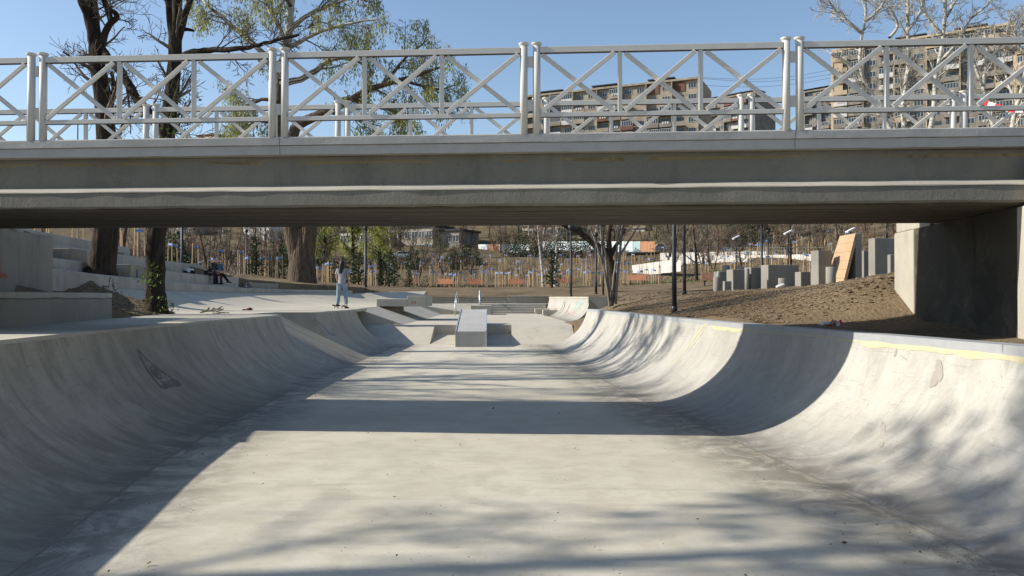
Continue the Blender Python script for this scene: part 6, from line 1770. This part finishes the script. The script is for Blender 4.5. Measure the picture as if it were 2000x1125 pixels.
ln = offset(T1s, 1.22)
def on_t2(y, back): i = np.argmin(abs(ln[:, 1] - y)); return ln[i, 0] - back
xs1 = P(431, 537, 40.6)[0]; xs2 = P(443, 537, 41.4)[0]
xs1 = max(min(xs1, on_t2(40.6, .2)), on_t2(40.6, .9)); xs2 = max(min(xs2, on_t2(41.4, .1)), on_t2(41.4, .9))
seated('person with auburn hair in a dark coat sitting bent forward on the second terrace', (xs1, 40.6, za), -.15, M['coat'], M['blackc'], M['hair_r'], 1.1, False, True)
seated('person in blue denim jacket and black trousers sitting with legs stretched out on the terrace', (xs2, 41.5, za), -.2, M['denim'], M['blackc'], M['hair_d'], .8, True, False, True)
pp_ = thing('paper', 'white open papers on the lap of the seated denim-clad person', 'paper', (xs2 + .42, 41.45, za + .20))
b = MB(); b.box((xs2 + .42, 41.4, za + .215), (.3, .42, .012), rz=.2); b.build('sheet', M['white'], pp_)
bg = thing('bag', 'black and white bag with crumpled cloth beside the auburn-haired person', 'bag', (xs1 - .75, 40.3, za))
skin('bag_body', {'a': (-.35, 0, .10, .12, .10), 'b': (0, .02, .13, .15, .12), 'c': (.3, .0, .11, .11, .1)}, [('a', 'b'), ('b', 'c')], M['blackc'], bg, 2, 1)
skin('cloth', {'a': (-.22, -.05, .27, .08, .07), 'b': (0, -.12, .28, .09, .05), 'c': (.10, -.2, .12, .06, .05), 'd': (.28, -.05, .26, .07, .05)}, [('a', 'b'), ('b', 'c'), ('b', 'd')], M['white'], bg, 2, 1)
xq = P(476, 553, 41.5)[0]
skateboard('dark skateboard lying on the lowest terrace at the seated people feet', (xq, 41.2, 2.115), .2)
# third person half hidden behind the ivy tree, sitting on the upper terrace
q = P(283, 497, 39.5)
seated('person in black and orange sitting behind the ivy-grown tree on the upper terrace', (q[0], 39.5, 3.27), .3, M['blackc'], plain('orange cloth', (.55, .16, .06)), M['hair_d'], .6, False, False)
# man behind the plywood ramp
q = P(1621, 560, 46.2); gz = G(q[0], 46.2)
man = thing('person', 'person in an olive t-shirt half hidden behind the plywood ramp', 'person', (q[0], 46.2, gz + .12))
mb = {'pel': (.15, 0, .95, .13, .11), 'wai': (.12, 0, 1.12, .12, .1), 'che': (.06, 0, 1.34, .15, .11), 'nec': (.0, 0, 1.52, .055), 'h1': (-.03, 0, 1.64, .088), 'h2': (-.02, 0, 1.73, .064), 'sl': (-.12, -.02, 1.43, .055), 'el': (-.2, -.1, 1.17, .042), 'wl': (-.06, -.22, 1.05, .03),
      'sr': (.24, 0, 1.44, .055), 'er': (.36, .05, 1.2, .042), 'wr': (.38, .1, .98, .03), 'hl': (.06, 0, .88, .095), 'kl': (.05, 0, .5, .06), 'al': (.04, 0, .06, .04), 'hr': (.24, 0, .88, .095), 'kr': (.26, 0, .5, .06), 'ar': (.27, 0, .06, .04)}
skin('body', mb, [e for e in [('pel', 'wai'), ('wai', 'che'), ('che', 'nec'), ('nec', 'h1'), ('h1', 'h2'), ('che', 'sl'), ('sl', 'el'), ('el', 'wl'), ('che', 'sr'), ('sr', 'er'), ('er', 'wr'), ('pel', 'hl'), ('hl', 'kl'), ('kl', 'al'), ('pel', 'hr'), ('hr', 'kr'), ('kr', 'ar')]], M['skin'], man)
skin('t_shirt', {'p': (*mb['pel'][:3], .16), 'w': (*mb['wai'][:3], .15), 'c': (*mb['che'][:3], .175), 'sl': (*mb['sl'][:3], .08), 'el': (-.17, -.06, 1.26, .075), 'sr': (*mb['sr'][:3], .08), 'er': (.32, .03, 1.28, .07)}, [('p', 'w'), ('w', 'c'), ('c', 'sl'), ('sl', 'el'), ('c', 'sr'), ('sr', 'er')], M['olive'], man)
skin('trousers', {'p': (*mb['pel'][:3], .15), 'hl': (*mb['hl'][:3], .115), 'kl': (*mb['kl'][:3], .09), 'al': (.04, 0, .1, .07), 'hr': (*mb['hr'][:3], .115), 'kr': (*mb['kr'][:3], .09), 'ar': (.27, 0, .1, .07)}, [('p', 'hl'), ('hl', 'kl'), ('kl', 'al'), ('p', 'hr'), ('hr', 'kr'), ('kr', 'ar')], M['denim'], man)
skin('hair', {'t': (-.01, .02, 1.74, .082), 'm': (.0, .03, 1.68, .092)}, [('t', 'm')], M['hair_b'], man)
face_bits(man, np.array((-.03, 0, 1.64)), np.array((-.8, -.6, 0)), np.array((0, 0, 1.)), .092); hand(man, (-.06, -.22, 1.05), (.8, -.4, -.2), (0, 0, 1), M['skin']); hand(man, (.38, .1, .98), (0, .1, -1), (-1, 0, 0), M['skin'])
for sx in (.04, .27): shoe(man, (sx, 0, 0), (-.4, -1, 0), M['blackc'])

# ------------------------------------------------------------------ marks on the concrete
M['ink'] = plain('black spray paint', (.025, .025, .028), (.06, .06, .06), 9, .7, obj=False)
M['ink_soft'] = plain('worn grey spray paint', (.15, .14, .125), (.24, .22, .18), 12, .8, obj=False)
M['ink_red'] = plain('red spray paint', (.33, .05, .035), (.40, .16, .12), 8, .7, obj=False)
M['ink_teal'] = plain('teal spray paint', (.16, .42, .40), (.30, .45, .43), 6, .7, obj=False)
M['ink_pink'] = plain('faded pink marker', (.50, .27, .23), (.45, .34, .29), 5, .7, obj=False)
M['ink_violet'] = plain('violet spray paint', (.16, .10, .22), (.22, .17, .25), 9, .7, obj=False)
M['repair'] = plain('tan repair stain', (.27, .245, .205), (.34, .32, .28), 4, .8, obj=False)
def stroke(b, fn, uv_pts, w, n=16, jag=0.0, off=.003):
    """a painted line on a surface; fn maps (u, v) arrays to points, w is half its width in v/u units (metres along each)"""
    p = np.array(uv_pts, float); t = np.r_[0, np.cumsum(np.linalg.norm(np.diff(p, axis=0), axis=1))]; k_ = np.linspace(0, t[-1], n)
    u = np.interp(k_, t, p[:, 0]); v = np.interp(k_, t, p[:, 1]); du = np.gradient(u); dv = np.gradient(v); L = np.hypot(du, dv) + 1e-9
    ww = w * (1 + jag * vnoise(k_ * 9, k_ * 0, 1.0, 41) * 2); nx, ny = -dv / L * ww, du / L * ww
    A_ = fn(u + nx, v + ny); B_ = fn(u - nx, v - ny); b.grid(np.stack([A_, B_], 1))
LW = prof(W_L)[2][-1]; RW = prof(W_R)[2][-1]
def left_s(u, v): return wallpts(-1, u, np.asarray(v) / LW, .004)
def right_s(u, v): return wallpts(1, u, np.asarray(v) / RW, .004)
def find(side, px, py):
    best = None
    for Y in np.linspace(5, 27, 441):
        tt = np.linspace(0.01, 1, 60); p = wallpts(side, np.full(60, Y), tt)
        X_ = 1000 + F * p[:, 0] / p[:, 1]; Y_ = HOR - F * (p[:, 2] - EYE) / p[:, 1]
        e = np.hypot(X_ - px, Y_ - py); i = e.argmin()
        if best is None or e[i] < best[0]: best = (e[i], Y, tt[i] * (LW if side < 0 else RW))
    return best[1:]
# triangle with an eye on the left wall
tri_ = [find(-1, *p_) for p_ in ((270, 684), (350, 748), (318, 757))]
b = MB()
for i, w in ((0, .016), (1, .03), (2, .02)): stroke(b, left_s, [tri_[i], tri_[(i + 1) % 3]], w, 14, .6)
e0 = find(-1, 293, 718); e1 = find(-1, 318, 738); m_ = ((e0[0] + e1[0]) / 2, (e0[1] + e1[1]) / 2); hx = abs(e0[0] - e1[0]) / 2 + .05; hv = abs(e0[1] - e1[1]) / 2
ang = np.linspace(0, 2 * math.pi, 18)
stroke(b, left_s, np.stack([m_[0] + .10 * np.cos(ang), m_[1] + hv * np.sin(ang)], 1), .016, 26, .5); stroke(b, left_s, np.stack([m_[0] + .035 * np.cos(ang), m_[1] + hv * .45 * np.sin(ang)], 1), .018, 20, .5)
tri2 = [find(-1, *p_) for p_ in ((322, 752), (350, 748))]; stroke(b, left_s, tri2, .05, 12, .6)
b.build('drawn_triangle', M['ink_soft'], qp_l)
b = MB(); stroke(b, left_s, [find(-1, 622, 626), find(-1, 640, 648)], .03, 10, .6); stroke(b, left_s, [find(-1, 640, 650), find(-1, 655, 655)], .02, 8, .6); b.build('graffiti', M['ink_violet'], qp_l2)
# pale yellow glue band under the right lip and the runs down the wall
b = MB()
yq = np.linspace(6.0, 13.6, 90); lo_ = RW - .12 - vnoise(yq, 0 * yq, .22, 51) * .04 - vnoise(yq, 0 * yq, .06, 52) * .02; hi_ = RW - .068 - vnoise(yq, 0 * yq, .3, 53) * .02
g_ = vnoise(yq, 0 * yq, .9, 54); lo_ = np.where((yq > 9.0) & (g_ < .22), hi_ - .012, lo_)
b.grid(np.stack([right_s(yq, lo_), right_s(yq, hi_)], 1)); b.build('glue_band', M['yellow'], qp_r)
for pts in ([(1281, 619), (1272, 634), (1262, 648), (1250, 655)], [(1380, 632), (1364, 648), (1350, 668), (1330, 692), (1312, 712)], [(1381, 632), (1372, 646), (1360, 662), (1348, 680)]):
    b = MB(); stroke(b, right_s, [find(1, *p_) for p_ in pts], .018, 18, .9); b.build('glue_run', M['yellow'], qp_r)
for (px, py, w, h, ang_) in ((1832, 718, .12, .035, .9), (1826, 740, .09, .05, 1.2), (1726, 832, .10, .03, .5), (1716, 868, .05, .02, .6), (1748, 690, .04, .02, 1.3), (1762, 696, .06, .008, .3), (1880, 690, .02, .03, 1.3)):
    c0 = find(1, px, py); a_ = np.linspace(0, 2 * math.pi, 22); rr = 1 + vnoise(a_ * 1.4, a_ * 0 + px, .8, 61) * .9
    uu = w * rr * np.cos(a_); vv = h * rr * np.sin(a_); u_ = c0[0] + uu * math.cos(ang_) - vv * math.sin(ang_); v_ = np.minimum(c0[1] + uu * math.sin(ang_) + vv * math.cos(ang_), RW - .01)
    pts = right_s(u_, v_); b = MB(); cpt = right_s(np.array([c0[0]]), np.array([c0[1]])); n_ = len(pts) - 1
    b.add(np.r_[pts[:-1], cpt], [[i, (i + 1) % n_, n_] for i in range(n_)]); b.build('stain', M['repair'], qp_r)
# scribbles on the far quarter pipe
L3e = L3[-1]
def far_s(u, v):
    r3 = (W3 * W3 + H3 * H3) / (2 * H3); a3 = math.asin(min(1, W3 / r3)) if H3 < r3 else math.pi - math.asin(W3 / r3); th = np.asarray(v) / L3e * a3
    return np.stack([x3(u) - W3 + r3 * np.sin(th) - .006 * np.sin(th), np.asarray(u) + 0 * th, UP + .006 + r3 * (1 - np.cos(th)) + .006 * np.cos(th)], -1)
for m_, lst in (('ink', [[(42, .5), (42.4, 1.2)], [(41, .55), (41.2, .9), (41.8, 1.25)], [(39, .6), (39.2, 1.1)], [(37.6, .4), (37.4, .7)]]), ('ink_red', [[(45, .45), (45.5, .7), (44.6, .8)], [(38.5, .25), (38.9, .8)], [(36, .5), (36.2, .8)], [(35.2, .95), (35.3, 1.2)]]),
                ('ink_pink', [[(46.5, .4), (47, 1.3)], [(40, .3), (40.4, 1.25)], [(37, .2), (37.2, .9)], [(35.6, .5), (35.9, .8)]]), ('ink_teal', [[(36.8, .95), (36.5, 1.2)], [(35.8, .9), (36.1, 1.2)], [(34.8, .95), (34.6, 1.2), (35, 1.22)]])):
    b = MB()
    for l_ in lst: stroke(b, far_s, l_, .05 if m_ != 'ink_teal' else .09, 10, .7)
    b.build('graffiti', M[m_], qp3)
# tags: ledge face, low terrace, left abutment
def plane_s(o_, ux, vx):
    o_ = np.array(o_, float); ux = np.array(ux, float); vx = np.array(vx, float)
    return lambda u, v: o_ + np.asarray(u)[..., None] * ux + np.asarray(v)[..., None] * vx
a = P(829, 599, 34.5)
fnp = plane_s((a[0] + .006, 34.75, LIP + .04), (0, 1, 0), (0, 0, 1)); b = MB()
for l_ in ([(.3, .02), (.6, .1), (.3, .2), (.7, .3), (.4, .38)], [(.9, .05), (1.1, .35)], [(.5, .12), (1.2, .3)]): stroke(b, fnp, l_, .025, 12, .5)
b.build('graffiti', M['ink_teal'], fl)
fnp = plane_s((P(803, 594, 34.49)[0], 34.492, LIP + .1), (1, 0, 0), (0, 0, 1)); b = MB(); stroke(b, fnp, [(0, .02), (.06, .14), (.1, .03)], .012); stroke(b, fnp, [(.12, .13), (.2, .12), (.14, .03), (.22, .05)], .012); b.build('tag_mark', M['ink_red'], fl)
ter1 = [o for o in sc.objects if o.get('label', '').startswith('lowest long concrete seating')][0]
i = np.argmin(abs(T1s[:, 1] - 22.3)); tg = T1s[i + 1] - T1s[i]; tg /= np.linalg.norm(tg)
fnp = plane_s((T1s[i][0] + .012 * tg[1], T1s[i][1] - .012 * tg[0], 1.82), (tg[0], tg[1], 0), (0, 0, 1)); b = MB()
for l_ in ([(-.12, .02), (0.0, .16), (-.05, .2), (.1, .34)], [(-.02, .22), (.05, .24)], [(.22, .10), (.3, .28)], [(.22, .1), (.36, .04), (.38, .2), (.36, .05), (.46, .06)], [(.62, .14), (.63, .18)]): stroke(b, fnp, l_, .014, 12, .3)
b.build('tag_mark', M['ink'], ter1)
qa = np.array((-7.95, 12.6)); qb = np.array((-9.0, 16.05)); tg = (qb - qa) / np.linalg.norm(qb - qa)
fnp = plane_s((qa[0] + .01 * tg[1] + tg[0] * .35, qa[1] - .01 * tg[0] + tg[1] * .35, 1.95), (tg[0], tg[1], 0), (0, 0, 1)); b = MB(); stroke(b, fnp, [(-.2, .42), (-.15, .0), (.25, -.02)], .03, 14, .4); b.build('painted_mark', M['ink_red'], al)

# ------------------------------------------------------------------ litter, dead leaves, small things
pl2 = thing('plastic_wrap', 'crumpled red and white plastic wrap lying on the dirt below the abutment', 'litter', P(1622, 634, 11.5))
q = P(1622, 634, 11.3); gz = max(G(q[0], 11.3), 1.16)
for i, (m_, s_) in enumerate((('white', .10), ('tr', .07))):
    b = MB(); g_ = np.random.default_rng(5 + i); U, V = np.meshgrid(np.linspace(-1, 1, 9), np.linspace(-1, 1, 7), indexing='ij')
    pts = np.stack([q[0] + (.0, .07)[i] + U * s_ * 1.5 + g_.normal(0, .012, U.shape), 11.3 + V * s_ + g_.normal(0, .012, U.shape), gz + .05 + g_.normal(0, .02, U.shape) + .03 * (1 - U * U)], -1)
    b.grid(pts); o = b.build(('wrap', 'wrap_print')[i], M[m_], pl2); sm = o.modifiers.new('solid', 'SOLIDIFY'); sm.thickness = .004
br = thing('brush_bundle', 'pale cut branches lying in a bundle on the left deck edge', 'branches', P(405, 616, 19.6))
g_ = np.random.default_rng(3); b = MB()
for i in range(26):
    c0 = P(390 + g_.uniform(0, 36), 617, 19.4 + g_.uniform(-.2, .3)); c0[2] = LIP + .03 + g_.random() * .09; d_ = np.array((g_.normal(.9, .2), g_.normal(0, .4), g_.normal(0, .12))); b.tube([c0, c0 + d_ * .12, c0 + d_ * .22 + (0, 0, .03)], .012, 5)
b.build('stick', plain('pale cut wood', (.56, .52, .38), (.42, .38, .24), 9), br)
sc_ = thing('scarf', 'dark red cloth dropped on the sloped bank', 'cloth', P(483, 606, 24.5)); q = P(484, 607, 23.6)
skin('cloth', {'a': (-.16, 0, .02, .02, .02), 'b': (-.06, .05, .03, .03, .02), 'c': (.05, 0, .05, .05, .05), 'd': (.12, .06, .03, .05, .03)}, [('a', 'b'), ('b', 'c'), ('c', 'd')], plain('dark red cloth', (.10, .02, .025)), sc_, 1, 1)
sc_.location = (q[0], q[1], LIP + .02)
gbag = thing('green_bottle', 'pale green bottle standing on the leftmost round column', 'bottle', P(1402, 541, 45.8))
q = P(1402, 541, 45.9); b = MB(); b.lathe((q[0], q[1], q[2] - .01), [(.05, 0), (.055, .03), (.055, .2), (.02, .28), (.02, .32)], 10); b.build('bottle_body', M['ink_teal'], gbag, smooth=True)
cl = thing('cloth', 'pale crumpled cloth at the foot of the short round column', 'cloth', P(1524, 568, 43.6)); q = P(1526, 568, 43.5)
skin('cloth_body', {'a': (-.3, 0, .05, .1, .06), 'b': (0, 0, .12, .16, .1), 'c': (.2, .05, .18, .08, .1)}, [('a', 'b'), ('b', 'c')], M['white'], cl, 1, 1); cl.location = (q[0], q[1], G(q[0], q[1]) + .04)
# dead leaves and grit on the bowl floor
g_ = np.random.default_rng(19); n_ = 380
y = 4.2 + 24 * g_.random(n_) ** 1.6; u = g_.random(n_); edge = g_.random(n_) < .45; u = np.where(edge, np.where(g_.random(n_) < .35, u * .14, 1 - u * .14), u)
x = (LIP_L(y) + W_L) * (1 - u) + (LIP_R(y) - W_R) * u
s_ = g_.uniform(.004, .013, n_) * (1 + 1.2 * (g_.random(n_) < .06)); a_ = g_.uniform(0, 6.28, n_); dx = np.stack([np.cos(a_), np.sin(a_), g_.normal(0, .3, n_)], 1) * s_[:, None]; dy = np.stack([-np.sin(a_), np.cos(a_), g_.normal(0, .3, n_)], 1) * s_[:, None] * .45
c = np.stack([x, y, .016 + 0 * x], 1); b = MB(); b.addq(np.stack([c - dx, c - dy, c + dx, c + dy + (0, 0, .006)], 1).reshape(-1, 3), np.arange(4 * n_).reshape(-1, 4))
tag(b.build('leaf_litter', plain('dead leaf', (.14, .085, .045), (.07, .045, .028), 2, .9, obj=False)), kind='stuff')
